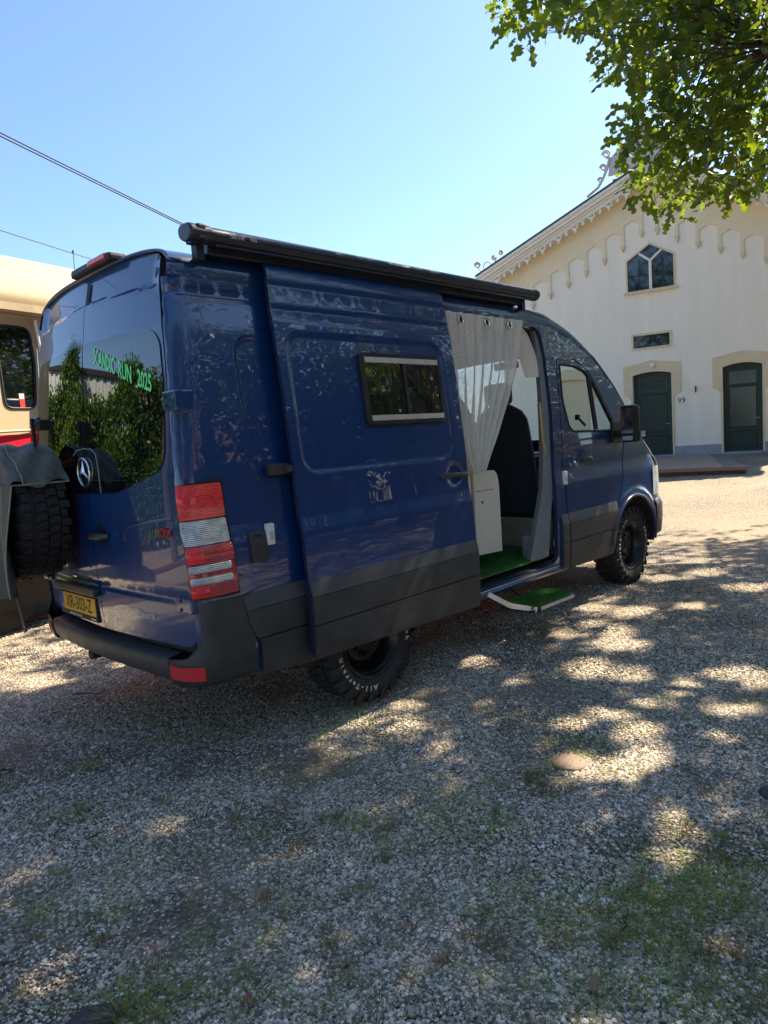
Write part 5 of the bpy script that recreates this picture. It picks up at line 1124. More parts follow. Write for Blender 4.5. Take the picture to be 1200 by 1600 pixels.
220,-70,71,130,-37,65,122,-56,94,265,-39,109,167,-41,97,236,-68,94,211,-98,80,169,-37,64,123,-86,95,190,-98,84,169,-92,102,121,-84,94,174,-53,54,177,-89,100,222,-91,109,209,-45,82,160,-67,101,249,-71,106,121,-88,79,101,-92,60,
146,-74,77,132,-41,57,192,-99,92,184,-66,73,92,-63,58,237,-64,106,214,-52,92,180,-100,94,89,-46,65,195,-77,64,187,-98,64,175,-64,98,170,-89,65,127,-49,51,236,-88,82,183,-58,76,169,-61,52,158,-52,95,228,-68,79,190,-97,58,
177,-40,58,218,-50,79,116,-78,92,223,-54,73,116,-83,51,184,-37,87,127,-37,58,147,-87,87,173,-42,65,113,-59,62,219,-102,108,164,-61,62,161,-82,98,166,-58,63,239,-44,95,245,-63,96,119,-54,78,201,-70,88,173,-105,106,223,-89,71,
205,-98,54,175,-99,97,116,-71,62,116,-44,58,179,-65,63,188,-91,92,190,-40,86,169,-95,101,179,-56,51,131,-28,54,212,-42,55,117,-98,63,248,-93,105,215,-46,88,111,-84,59,151,-61,71,257,-39,100,216,-40,83,225,-87,74,160,-48,103,
219,-100,103,179,-45,53,166,-68,75,157,-47,95,181,-53,96,140,-51,76,131,-46,56,161,-73,58,219,-41,99,213,-33,51,167,-92,71,194,-90,62,119,-75,63,102,-71,73,166,-62,74,114,-77,65,100,-96,60,133,-91,98,101,-62,55,142,-62,63,
156,-87,110,205,-99,109,149,-55,72,128,-57,83,127,-63,75,179,-103,96,147,-83,97,126,-65,105,207,-88,77,155,-92,59,233,-73,71,235,-63,96,180,-93,80,121,-81,93,126,-99,69,95,-38,55,215,-50,79,119,-92,90,197,-64,75,181,-53,82,
217,-94,74,111,-92,60,135,-68,76,107,-73,75,241,-96,107,176,-62,66,193,-86,61,184,-43,95,111,-34,58,219,-31,69,200,-39,61,196,-61,52,174,-38,61,183,-49,63,258,-61,108,206,-88,80,108,-66,88,230,-54,77,108,-73,88,172,-41,102,
235,-104,108,112,-89,67,164,-93,103,115,-86,91,236,-67,101,227,-95,105,211,-41,65,98,-78,61,175,-31,54,138,-89,94,206,-67,73,214,-95,108,143,-82,106,115,-88,75,229,-51,98,218,-55,58,124,-57,79,173,-100,92,123,-41,80,212,-90,87,
208,-65,106,121,-86,59,178,-31,65,173,-58,88,163,-74,102,140,-81,76,159,-93,62,199,-91,83,110,-78,62,171,-52,104,115,-90,59,127,-45,53,176,-48,68,205,-103,81,224,-83,96,113,-71,74,110,-33,50,157,-42,69,238,-98,106,114,-92,53,
139,-44,93,154,-78,76,129,-79,80,160,-34,65,196,-65,91,184,-32,66,201,-72,56,140,-47,82,190,-93,102,213,-69,107,230,-79,73,160,-77,106,105,-53,52,235,-37,97,161,-43,73,251,-51,95,215,-42,107,241,-99,110,255,-48,98,224,-48,108,
226,-54,69,246,-92,92,127,-80,78,263,-64,110,116,-40,58,150,-77,110,153,-68,102,124,-38,51,211,-44,73,218,-97,65,145,-76,106,128,-45,59,175,-48,50,105,-53,80,109,-49,89,255,-62,99,188,-100,105,157,-34,65,134,-95,84,251,-79,94,
104,-80,56,110,-57,57,171,-67,60,180,-57,78,120,-68,60,101,-66,72,172,-51,72,217,-98,109,111,-51,80,103,-63,73,126,-43,81,228,-43,109,91,-33,51,179,-31,58,215,-44,104,189,-92,86,215,-57,99,178,-46,59,223,-39,106,216,-84,84,
96,-40,71,228,-50,90,176,-102,86,186,-60,103,139,-93,67,175,-45,96,155,-81,51,147,-91,91,189,-63,93,199,-60,55,204,-100,76,83,-57,54,155,-69,102,195,-87,72,178,-60,93,117,-79,53,167,-93,95,126,-68,54,198,-76,62,110,-78,90,
134,-96,67,193,-69,57,149,-89,107,224,-96,61,199,-88,86,210,-62,85,141,-68,105,98,-61,73,133,-98,105,233,-94,94,224,-88,86,227,-45,104,249,-47,90,189,-66,109,179,-62,110,165,-86,87,215,-64,108,152,-31,55,146,-58,91,146,-86,80,
190,-94,85,234,-82,104,96,-50,66,178,-49,57,181,-84,99,99,-62,51,152,-85,95,145,-64,79,152,-82,93,153,-70,69,110,-83,59,128,-63,60,217,-95,77,106,-41,57,172,-98,110,144,-103,100,105,-66,57,247,-42,99,209,-43,85,95,-94,58,
166,-37,96,186,-34,51,157,-98,98,117,-71,60,170,-105,105,227,-56,68,122,-68,57,219,-56,56,145,-90,66,102,-82,80,154,-94,77,161,-79,94,233,-44,100,248,-94,108,182,-42,68,209,-70,62,143,-84,85,172,-55,91,174,-46,69,164,-47,100,
140,-47,71,130,-47,93,197,-78,51,124,-48,85,150,-64,103,153,-99,65,204,-74,87,106,-31,53,216,-100,67,200,-91,82,216,-51,99,124,-64,52,258,-50,102,240,-55,104,233,-86,104,146,-66,110,194,-99,88,148,-69,105,112,-81,63,144,-67,104,
214,-82,97,219,-41,82,176,-65,101,162,-99,68,254,-46,97,115,-83,80,198,-86,73,219,-42,60,109,-65,71,126,-68,55,219,-66,80,166,-72,74,192,-51,52,194,-82,109,184,-46,82,146,-62,56,238,-57,107,195,-84,61,164,-74,59,226,-88,77,
155,-70,65,152,-73,89,205,-36,56,172,-54,75,125,-33,51,106,-98,81,98,-37,59,253,-97,97,112,-37,65,186,-63,51,164,-45,65,229,-43,76,212,-66,52,190,-52,51,143,-87,87,122,-54,55,130,-61,70,167,-72,92,107,-86,55,196,-59,62,
250,-76,103,132,-43,50,167,-93,107,107,-85,51,186,-80,84,113,-94,67,184,-43,55,206,-61,59,181,-72,58,160,-51,72,142,-34,68,119,-47,88,145,-94,79,214,-59,98,119,-58,79,144,-86,95,126,-55,73,93,-39,58,202,-81,62,139,-41,86,
199,-85,51,109,-33,63,131,-56,87,134,-59,86,132,-98,102,213,-36,77,227,-57,102,175,-34,69,233,-97,72,147,-68,66,179,-96,97,238,-38,99,145,-57,75,115,-89,53,129,-105,110,108,-90,74,99,-99,67,107,-80,85,206,-42,52,142,-81,76,
161,-96,58,238,-91,87,123,-94,81,142,-99,97,223,-91,79,136,-38,66,240,-98,102,153,-62,109,118,-33,64,158,-51,98,248,-76,96,204,-92,108,141,-90,94,101,-99,60,188,-51,59,119,-39,85,106,-57,52,150,-92,52,127,-57,96,231,-84,90]
SPOTS = [(0.936, -1.025, 0.062, -0.099, -0.076, -0.056), (0.102, -1.128, 0.054, -0.08, -0.052, -0.047), (-0.107, -1.317, 0.051, -0.074, -0.051, -0.046), (-0.231, -1.658, 0.037, -0.052, -0.04, -0.033), (2.6, -1.083, 0.062, -0.113, -0.132, -0.067), (2.642, -1.385, 0.095, -0.173, -0.16, -0.073), (2.135, -1.293, 0.047, -0.081, -0.084, -0.044), (2.071, -1.542, 0.051, -0.088, -0.157, -0.075), (1.785, -1.702, 0.098, -0.163, -0.117, -0.055), (1.787, -1.23, 0.042, -0.072, -0.1, -0.057), (1.207, -1.75, 0.085, -0.133, -0.166, -0.087), (1.259, -2.015, 0.082, -0.127, -0.11, -0.05), (0.833, -1.466, 0.048, -0.074, -0.085, -0.055), (1.274, -2.354, 0.052, -0.079, -0.122, -0.046), (1.649, -2.512, 0.087, -0.135, -0.119, -0.037), (1.623, -2.686, 0.051, -0.078, -0.114, -0.032), (0.678, -2.185, 0.084, -0.123, -0.084, -0.041), (0.401, -2.095, 0.08, -0.115, -0.063, -0.034), (0.948, -2.33, 0.067, -0.1, -0.07, -0.029), (0.516, -2.405, 0.067, -0.096, -0.088, -0.039), (0.307, -2.562, 0.072, -0.101, -0.087, -0.037), (0.049, -2.455, 0.104, -0.142, -0.088, -0.043), (0.031, -2.296, 0.054, -0.074, -0.061, -0.033), (1.068, -2.677, 0.08, -0.118, -0.069, -0.022), (0.772, -2.77, 0.064, -0.092, -0.079, -0.025), (4.07, -1.077, 0.066, -0.142, -0.17, -0.069), (4.552, -1.354, 0.075, -0.167, -0.133, -0.046), (3.993, -1.921, 0.101, -0.205, -0.175, -0.051), (5.131, -1.049, 0.043, -0.106, -0.125, -0.045), (7.389, -1.091, 0.046, -0.158, -0.191, -0.053), (6.542, -0.29, 0.105, -0.324, -0.175, -0.067), (-1.579, -1.157, 0.031, -0.041, -0.02, -0.037), (-0.349, -2.951, 0.047, -0.061, -0.159, -0.06), (-0.58, -3.296, 0.038, -0.048, -0.117, -0.032), (-0.774, -3.305, 0.026, -0.032, -0.046, -0.014), (-0.92, -3.398, 0.017, -0.021, -0.088, -0.024), (-2.33, -1.688, 0.037, -0.044, -0.036, -0.114), (-2.209, -1.119, 0.02, -0.025, -0.042, -0.139), (-1.191, 1.581, 0.159, -0.245, -0.056, -0.166), (-0.577, 1.213, 0.082, -0.129, -0.039, -0.082), (3.075, -1.732, 0.062, -0.115, -0.106, -0.039), (1.395, -0.9, 0.032, -0.054, -0.046, -0.032), (1.491, -1.063, 0.1, 0.0, 0.0, 0.05)]
GRASS_G=[(-0.63, -3.05), (-0.82, -2.97), (-0.66, -2.93), (-0.5, -3.09), (-0.61, -2.99), (-0.71, -3.16), (-0.54, -3.06), (-0.54, -3.11), (-0.68, -3.1), (-0.65, -3.03), (-0.65, -3.02), (-0.53, -3.08), (-0.61, -3.05), (-0.57, -3.01), (-0.68, -2.98), (-0.75, -3.11), (-0.75, -2.91), (-0.66, -3.14), (-0.53, -3.1), (-0.64, -3.09), (-0.67, -3.08), (-0.81, -2.99), (-0.68, -3.05), (-0.73, -3.01), (-0.78, -2.95), (-0.69, -3.02), (-0.76, -2.97), (-0.79, -3.03), (-0.79, -2.96), (-0.66, -2.96), (-0.76, -2.96), (-0.76, -2.99), (-0.83, -2.89), (-0.71, -2.92), (-0.94, -3.0), (-1.02, -2.91), (-0.97, -2.91), (-1.08, -2.89), (-1.11, -2.73), (-0.8, -2.95), (-0.95, -2.92), (-0.95, -3.03), (-0.9, -2.88), (-0.92, -3.07), (-0.99, -2.91), (-0.95, -2.98), (-0.99, -2.99), (-1.1, -2.83), (-0.91, -2.97), (-0.75, -2.98), (-0.89, -3.04), (-1.03, -2.86), (-1.08, -2.98), (-0.85, -3.09), (-0.55, -3.17), (-0.54, -3.19), (-0.56, -3.16), (-0.54, -3.19), (-0.53, -3.16), (-0.36, -3.3), (-0.63, -3.18), (-0.61, -3.21), (-0.62, -3.27), (-0.47, -3.23), (-0.4, -3.23), (-0.53, -3.2), (-0.64, -3.18), (-0.64, -3.23), (-1.17, -2.64), (-1.02, -2.76), (-1.11, -2.61), (-1.01, -2.52), (-0.92, -2.97), (-0.92, -2.83), (-1.04, -2.79), (-1.01, -2.76), (-0.93, -2.62), (-1.03, -2.77), (-1.0, -2.64), (-0.97, -2.67), (-1.15, -2.57), (-1.01, -2.53), (-1.09, -2.63), (-1.07, -2.62), (-0.94, -2.82), (-0.9, -2.6), (-1.29, -3.06), (-1.27, -2.96), (-1.24, -3.04), (-1.37, -2.99), (-1.21, -3.12), (-1.33, -2.99), (-1.26, -3.09), (-1.36, -2.89), (-1.29, -3.05), (-1.25, -3.1), (-1.33, -2.91), (-1.43, -2.96), (-1.29, -3.04), (-1.2, -3.08), (-1.34, -2.91), (-1.35, -3.03), (-1.18, -3.05), (-1.27, -3.08), (-1.35, -2.93), (-1.41, -2.88), (-1.17, -3.05), (-1.26, -3.06), (-1.25, -3.07), (-1.15, -3.11), (-1.32, -3.12), (-1.17, -3.08), (-1.15, -3.07), (-1.18, -3.17), (-1.2, -3.17), (-1.24, -3.14), (-1.18, -3.09), (-1.24, -3.03), (-1.4, -2.99), (-1.29, -2.99), (-1.19, -2.97), (-1.2, -3.08), (-0.97, -3.14), (-0.99, -3.1), (-0.87, -3.17), (-0.98, -3.13), (-0.93, -3.15), (-1.09, -2.94), (-0.89, -3.17), (-1.03, -3.22), (-0.97, -3.17), (-0.92, -3.04), (-0.88, -3.07), (-0.86, -3.11), (-0.83, -3.08), (-0.99, -2.98), (-0.95, -3.03), (-0.94, -3.08), (-0.95, -3.26), (-0.85, -3.19), (-2.03, -2.08), (-2.17, -2.01), (-2.1, -2.07), (-2.07, -2.02), (-2.16, -2.07), (-2.06, -2.09), (-2.02, -2.11), (-2.12, -2.06), (-2.13, -2.01), (-2.1, -2.05), (-2.09, -2.13), (-2.12, -2.01), (-2.1, -2.08), (-2.13, -2.06), (-0.83, -2.26), (-0.78, -2.22), (-1.04, -2.1), (-0.92, -2.1), (-0.9, -2.17), (-0.82, -2.19), (-1.08, -2.3), (-0.81, -2.15), (-0.9, -2.29), (-0.83, -2.34), (-0.81, -2.31), (-0.63, -2.3), (-0.69, -2.34), (-0.67, -2.36), (-0.7, -2.36), (-0.7, -2.34), (-0.75, -2.28), (-0.72, -2.35), (0.21, -2.21), (0.12, -2.21), (0.17, -2.15), (0.17, -2.12), (0.2, -2.37), (0.24, -2.34), (0.13, -2.27), (0.05, -2.32), (0.24, -2.33), (-0.08, -2.21), (-0.09, -2.24), (-0.13, -2.3), (-0.06, -2.2), (-0.08, -2.25), (-0.6, -2.09), (-0.63, -2.09), (-0.64, -2.02), (-0.71, -2.14), (-0.61, -2.07), (-1.79, -0.67), (-1.88, -0.57), (-1.75, -0.69), (-1.87, -0.59), (-1.76, -0.77), (-1.82, -0.79), (-2.09, -1.45), (-2.16, -1.33), (-2.17, -1.36), (-2.21, -1.35), (-2.14, -1.33), (-2.08, -1.29), (-2.18, -1.26), (-2.11, -1.36), (-1.51, -0.32), (-1.56, -0.23), (-1.53, -0.3), (-1.56, -0.24), (-1.67, -0.12), (-1.51, -0.26), (-1.05, -1.83), (-0.95, -1.91), (-1.03, -1.89), (-1.03, -1.9), (-0.97, -1.96), (-1.14, -0.28), (-1.03, -0.07), (-1.21, 0.24), (-0.71, -0.72), (-1.01, -0.45), (-1.3, -0.02), (-1.05, 0.24), (-1.05, -0.0), (-1.34, -1.57), (-1.1, -1.75), (-1.33, -1.59), (-1.27, -1.58), (-1.31, -1.38), (-0.61, -2.92), (-0.65, -2.86), (-0.45, -3.07), (-0.47, -3.19), (-0.69, -2.81), (-0.72, -3.11), (-0.81, -2.9), (-0.69, -2.96), (-0.76, -3.03), (-0.68, -2.64), (-0.68, -3.01), (-0.47, -3.0), (-0.92, -2.93), (-0.86, -2.85), (-1.39, -2.74), (-1.48, -2.76), (-1.41, -2.65), (-1.45, -2.78), (-1.38, -2.84), (-1.37, -2.81), (-1.4, -2.88), (-1.29, -2.78), (-1.31, -2.88), (-1.41, -2.73), (-1.9, -2.19), (-1.65, -1.98), (-1.66, -2.13), (-1.62, -2.3), (-1.85, -1.93), (-1.78, -1.99), (-1.68, -1.94), (-1.66, -2.12), (-1.14, -3.24), (-0.93, -3.4), (-0.86, -3.37), (-1.0, -3.31), (-1.02, -3.26), (-1.08, -3.24), (-1.1, -3.27), (-0.9, -3.42), (-0.98, -3.24), (-1.25, -3.14), (-1.1, -3.18), (-1.1, -3.3), (-1.12, -3.33), (-0.98, -3.24), (-1.06, -3.29), (-1.09, -3.22), (-0.54, -1.03), (-0.28, -0.7), (-0.09, -0.87), (-0.28, -1.12), (-0.39, -0.74), (-0.54, -1.01), (-0.13, -0.96), (-0.5, -0.7), (-0.24, -0.91), (-0.25, -1.04), (0.84, -2.62), (0.79, -2.41), (0.54, -2.36), (0.98, -2.43), (0.98, -2.38), (1.21, -2.76), (0.8, -2.53), (0.75, -2.29), (-1.81, -2.49), (-1.79, -2.52), (-1.77, -2.52), (-1.81, -2.47), (-1.81, -2.44), (-1.77, -2.52), (-1.61, -1.5), (-1.28, -3.13), (-1.23, -1.99), (-0.28, -3.08), (-1.74, -2.51), (-0.45, -1.42), (-0.42, -3.12), (-1.82, -2.33), (-2.37, -1.75), (-1.42, 0.31), (-0.37, -3.11), (-2.14, -2.09), (-1.89, -2.32), (-1.05, -1.84), (-1.52, -2.71), (-0.68, -3.3), (-1.78, -2.3), (-0.52, -3.11), (-1.29, -2.92), (-1.07, -2.71), (-1.52, -2.02), (-1.07, -0.5), (-1.57, -1.46), (-1.68, -2.08), (-1.4, -1.88), (-0.87, -0.56), (-0.22, -2.3), (-1.36, -2.2), (-0.72, -2.45), (-1.94, -2.17), (-0.43, -2.14), (-0.77, -2.79), (-0.56, -1.07), (-1.1, -0.37), (-1.17, -2.81), (-0.39, -0.99), (-2.13, -2.03), (-0.3, -2.94), (-1.81, -1.15), (-0.29, -0.85), (-1.02, -2.78), (-1.4, -2.65), (0.02, -2.58), (-1.88, -0.75), (-0.94, -3.16), (-1.86, -1.93), (-0.66, -1.97), (-0.36, -2.4), (-1.0, -1.12), (-0.99, -2.22), (0.27, -1.58), (-0.42, -0.81), (-0.83, -0.61), (-1.57, -2.67), (-0.54, -2.93), (-0.48, -0.42), (-0.59, -2.25), (-1.52, -2.07), (-1.84, -1.5), (-1.08, -1.83), (-0.94, -3.06), (-2.13, -1.97), (-1.91, -0.11), (-1.7, -0.87), (-1.6, -0.73), (-1.33, -1.87), (-0.88, -0.4), (-1.28, -2.4), (0.26, -1.72), (-2.07, -1.51), (-1.35, 0.29), (-1.06, -1.81), (0.25, -1.81), (-1.42, -0.98), (-0.55, -0.36), (0.05, -1.29), (-1.91, -2.23), (-1.95, -1.58), (-1.7, -2.52), (-0.77, -1.44), (-0.7, -3.34), (-1.91, -1.3), (-1.89, -2.21), (-1.95, -1.59), (-0.99, -3.34), (-0.75, -3.14), (-0.8, -0.55), (-2.1, -1.97), (0.11, -2.07), (-0.38, -3.19), (-1.78, -1.31), (-0.89, -1.33), (-0.98, -2.48), (-1.88, -2.06), (-0.84, -2.0), (-1.83, -1.32), (-2.14, -1.97), (-1.63, -2.58), (-1.46, -1.65), (-1.58, -2.61), (-1.79, -1.0), (-2.25, -1.83), (-0.43, -2.77), (-0.94, -2.58), (-1.41, -2.73), (0.81, -2.89), (-1.52, -2.69), (-0.98, -1.43), (-1.99, -1.49), (-1.58, -1.18), (-1.51, -2.1), (-1.08, -3.37), (-1.22, -1.16), (-1.06, -2.81), (-1.98, -2.21), (0.03, -2.5), (-0.35, -1.33), (-1.23, -2.3), (-1.14, -0.07), (-1.77, -1.35)]
GRASS_D=[(-1.25, -1.77), (-1.3, -1.78), (-1.79, -1.79), (-1.77, -1.77), (-1.57, -1.92), (-1.59, -1.93), (-1.67, -1.86), (-1.65, -1.81), (-2.07, -1.67), (-2.06, -1.65), (-1.42, -2.63), (-1.4, -2.61), (-1.1, -1.69), (-1.17, -1.72), (-2.16, -2.04), (-2.17, -2.01), (-0.79, -3.05), (-0.75, -3.03), (-0.86, -3.22), (-0.88, -3.21), (-0.91, -2.91), (-0.89, -2.9), (-1.51, -2.56), (-1.52, -2.57), (-1.47, -0.95), (-1.47, -0.99), (-0.27, -2.22), (-0.25, -2.22), (-0.3, -2.3), (-0.34, -2.34), (-0.6, -1.41), (-0.66, -1.38), (-1.0, -3.0), (-1.01, -3.0), (-1.13, -2.86), (-1.1, -2.86), (-1.04, -3.22), (-1.02, -3.24), (-0.82, -3.29), (-0.83, -3.3), (-1.13, -2.11), (-1.14, -2.09), (-1.25, -2.72), (-1.26, -2.7), (-1.64, -2.38), (-1.81, -2.38), (-0.62, -3.2), (-0.66, -2.8), (-0.25, -2.42), (-1.38, -2.14), (-1.5, -2.87), (0.04, -3.14), (-0.88, -1.8), (-1.62, -2.68), (-0.38, -2.31), (-1.43, -2.88), (-0.99, -3.39), (-0.47, -2.83), (-0.37, -3.08), (0.05, -2.89), (-1.83, -2.22), (-1.51, -1.95), (-1.04, -2.16), (-1.24, -2.39), (-0.84, -3.13), (-0.98, -3.29), (-1.45, -2.0), (-0.76, -2.46), (-1.42, -2.95), (-1.63, -2.43), (-0.19, -3.2), (-0.23, -2.94), (-0.35, -3.11), (-1.65, -2.58), (-1.04, -2.01), (-1.46, -2.46), (-1.35, -1.4), (-1.58, -2.05), (-1.89, -2.31), (-1.24, -2.64), (-1.6, -2.33), (-1.26, -1.27), (-0.23, -3.05), (-1.13, -2.61), (-1.54, -2.22), (-1.5, -2.38), (-1.32, -2.18), (-0.44, -2.15), (-1.14, -1.47), (-1.19, -2.56), (-0.35, -3.21), (-1.79, -2.5), (-1.44, -2.91), (-0.75, -1.93), (-1.53, -2.83), (-1.59, -1.93), (-0.3, -2.95), (-0.11, -2.75), (-0.94, -1.99), (-0.69, -3.3), (-1.66, -2.59), (-0.87, -2.58), (-1.03, -2.99), (0.12, -3.05), (-1.55, -2.29), (-2.02, -1.17), (-2.33, -1.7), (-1.94, -0.71), (-1.76, -2.22), (-1.75, -0.74), (-1.91, -0.23), (-1.05, -1.75), (-2.01, -1.93), (-1.62, -2.56), (-1.64, -2.48), (-1.98, -1.73), (-1.49, -1.85), (-1.96, -2.3), (-2.14, -2.01), (-1.4, -2.34), (-1.59, -2.4), (-1.13, -1.4), (-1.19, -1.56), (-1.01, -1.36), (-1.06, -1.75), (-1.73, -2.46), (-1.84, -0.46), (-1.7, -2.62), (-2.2, -1.45), (-1.46, -0.74), (-1.58, -2.28), (-2.14, -1.13), (-2.11, -2.14), (-1.0, -1.96)]
LITTER=[(-0.51, -2.76, 0.055, 4.79, 'dry_leaf', 'pale curled leaf standing alone in mid gravel, right of centre'), (-1.65, -1.4, 0.05, 4.16, 'dry_leaf', 'orange-tan leaf sliver just below the small sunlit patch at left'), (-1.73, -1.11, 0.05, 2.73, 'dry_leaf', 'red-brown leaf left of the small sunlit patch'), (-1.87, -2.27, 0.055, 3.62, 'dry_leaf', 'tan leaf near the bottom edge, left of centre'), (-1.25, -2.78, 0.055, 2.58, 'dry_leaf', 'light brown leaf between grass patches, lower right of centre'), (-1.24, -3.04, 0.06, 0.25, 'dry_leaf', 'pale leaf close to the bottom edge at the right'), (-0.26, -3.03, 0.07, 4.74, 'grass', 'green leaf beside the sunlit patch at the right'), (-1.23, -3.01, 0.06, 5.0, 'dry_leaf', 'rust-brown leaf right above the pale one at the bottom'), (-2.03, -1.19, 0.06, 5.87, 'grass', 'small green leaf at lower left'), (-1.35, -2.45, 0.05, 3.27, 'dry_leaf', 'small bluish pale leaf at lower centre'), (-0.71, -2.95, 0.05, 0.42, 'dry_leaf', 'tan leaf among the green grass at the right')]
TWIGS=[(-1.09, -0.65, -0.95, -0.96, 0.005, 'long thin twig below the rear wheel'), (-1.16, 0.85, -1.0, 0.73, 0.006, 'twig in front of the rear bumper'), (-1.88, 0.0, -1.82, -0.03, 0.007, 'short twig at the left edge'), (-1.85, -1.05, -1.74, -1.03, 0.004, 'slanting twig left of the red-brown leaf'), (-0.97, -3.01, -0.85, -2.96, 0.003, 'pale stalk at the lower right'), (-1.8, -1.67, -1.83, -1.76, 0.003, 'white curved stalk at lower left'), (-1.36, -2.42, -1.36, -2.48, 0.003, 'pale stick at lower centre'), (-2.34, -1.55, -2.29, -1.57, 0.004, 'twig by the sunlit corner at lower left')]
# ------------------------------------------------------------------ ground
FO = Vector((19.385, 4.799, 0.403)); FT = Vector((-.2571, .9664, 0)); FN = Vector((-.9664, -.2571, 0))
def gz(x, y):
    w = (Vector((x, y, 0))-Vector((FO.x, FO.y, 0))).dot(FN)
    t = min(1, max(0, 1-w/12.0)); return .403*(t if t > .12 else t*t/.24+.06*0) if t < 1 else .403
def fac(s, z, w=0.0): return Vector((FO.x, FO.y, 0))+FT*s+FN*w+Vector((0, 0, z))
xs = np.concatenate([np.linspace(-400, -30, 10), np.linspace(-25, 40, 131), np.linspace(50, 400, 10)])
ys = np.concatenate([np.linspace(-400, -30, 10), np.linspace(-25, 40, 131), np.linspace(50, 400, 10)])
def gnoise(x, y): return .012*math.sin(x*.9+.7*y)+.008*math.sin(2.1*y-x)+.004*math.sin(5*x+3*y)
mb = MB(); mb.grid([[Vector((x, y, gz(x, y)+(gnoise(x, y)-.02)*(1 if abs(x) < 30 and abs(y) < 30 else 0))) for y in ys] for x in xs])
gr = mb.build('ground', MT['gravel'], kind='structure')

# ------------------------------------------------------------------ station building
bd = thing('station_building', 'cream rendered station building with ornate gable, stepped arch frieze and green doors behind the van', 'building')
PREF[0] = fac(.5, 4, -5)
S0 = .54; AP = 9.36; SL = .43
def zl(s): return AP-SL*abs(s-S0)
def arch_top(s0, s1, z0, h_, n=8): return [(s0+(s1-s0)*k/n, z0+h_*(1-(2*k/n-1)**2)) for k in range(n+1)]
D1 = [(0, .42), (1.17, .42)]+arch_top(1.17, 0, 3.05, .09)
D2 = [(-2.527, .42), (-1.46, .42)]+arch_top(-1.46, -2.527, 3.05, .09)
D0 = [(2.66, .42), (3.83, .42)]+arch_top(3.83, 2.66, 3.05, .09)
SWN = [(.02, 3.92), (1.10, 3.92), (1.10, 4.30), (.02, 4.30)]
GW = [(-.145, 5.72), (1.225, 5.72), (1.225, 6.66), (.54, 7.09), (-.145, 6.66)]
WALL = [(5.5, .2), (5.5, zl(5.5)-.1), (S0, AP-.1), (-4.42, zl(-4.42)-.1), (-4.42, .2)]
panel('wall', WALL, lambda s, z: fac(s, z), MT['cream_wall'], bd, holes=[D1, D2, D0, SWN, GW], thick=.28, step=.8)
mb = MB()
for s in (5.5, -4.42):
    mb.grid([[fac(s, z, -.01), fac(s, z, -14)] for z in (.2, zl(s)-.1)], smooth=False)
mb.prism([(5.5, .2), (5.5, zl(5.5)-.1), (S0, AP-.1), (-4.42, zl(-4.42)-.1), (-4.42, .2)], lambda u, v, d: fac(u, v, d), -14.2, -14.0); mb.build('side_wall', MT['cream_wall'], bd)
# roof slabs with overhang
for sg in (-1, 1):
    mb = MB(); e = S0+sg*5.62
    mb.prism([(S0, AP+.02), (e, zl(e)+.02), (e, zl(e)+.07), (S0, AP+.07)], lambda u, v, d: fac(u, v, d), -14, .62); rf = mb.build('roof', MT['roof_zinc'], bd)
    # raking cornice boards, one below the other
    for k, (d0, d1, za, zb) in enumerate(((.50, .60, .0, -.10), (.46, .56, -.10, -.22), (.42, .50, -.223, -.30), (.38, .46, -.303, -.40), (-.02, .40, -.38, -.44))):
        mb = MB(); mb.prism([(S0, AP+za), (e-sg*.02*k, zl(e-sg*.02*k)+za), (e-sg*.02*k, zl(e-sg*.02*k)+zb), (S0, AP+zb)], lambda u, v, d: fac(u, v, d), d0, d1)
        mb.build('rake_board', MT['cream_trim'], bd)
    # hanging pendants of the valance
    for i in range(20):
        s = S0+sg*(.30+.27*i)
        if abs(s-S0) > 5.35: continue
        zb = zl(s)-.40; mb = MB(); w = lambda u, v, d: fac(s+u, zb+v, d)
        if i % 2 == 0:
            o = [(-.030, .04), (-.030, -.10), (-.055, -.12), (-.040, -.15), (-.020, -.155), (0, -.20), (.020, -.155), (.040, -.15), (.055, -.12), (.030, -.10), (.030, .04)]
            mb.prism(o, w, .42, .455)
        else:
            for o in ([(-.105, .06), (-.105, -.07), (-.12, -.10), (-.09, -.13), (-.065, -.10), (-.065, .06)], [(.065, .04), (.065, -.10), (.09, -.13), (.12, -.10), (.105, -.07), (.105, .04)],
                      [(-.09, -.10), (-.06, -.15), (-.035, -.16), (-.03, -.22), (0, -.27), (.03, -.22), (.035, -.16), (.06, -.15), (.09, -.10), (.0, -.075)]):
                mb.prism(o, w, .42, .455)
        mb.build('valance_pendant', MT['cream_trim'], bd)
    mb = MB(); mb.prism([(S0+sg*.1, zl(S0+sg*.1)-.38), (S0+sg*5.4, zl(S0+sg*5.4)-.38), (S0+sg*5.4, zl(S0+sg*5.4)-.43), (S0+sg*.1, zl(S0+sg*.1)-.43)], lambda u, v, d: fac(u, v, d), .415, .46); mb.build('valance_rail', MT['cream_trim'], bd)
# stepped arch frieze
pend = [(.23, 7.40), (.80, 7.06), (1.38, 6.77), (1.98, 6.50), (2.58, 6.24), (3.19, 5.98), (3.80, 5.72), (4.42, 5.46)]
apx = [(0, 8.13), (.515, 7.89), (1.09, 7.62), (1.68, 7.35), (2.28, 7.09), (2.885, 6.82), (3.495, 6.55), (4.11, 6.28), (4.72, 6.02)]
low = []
for k in range(len(pend)-1, -1, -1):
    d, z = pend[k]; ad, az = apx[k+1]; w = .05
    low += [(S0+ad, az), (S0+d+w+.17*0, az-.12)] if k < len(pend)-1 else [(S0+4.85, zl(S0+4.85)-.5), (S0+4.85, 5.9), (S0+d+w, az-.12)]
    low += [(S0+d+w, z+.12), (S0+d-w, z+.12), (S0+d-w, apx[k][1]-.12)]
low += [(S0, 8.13)]
right = [(2*S0-s, z) for s, z in low[:-1]][::-1]
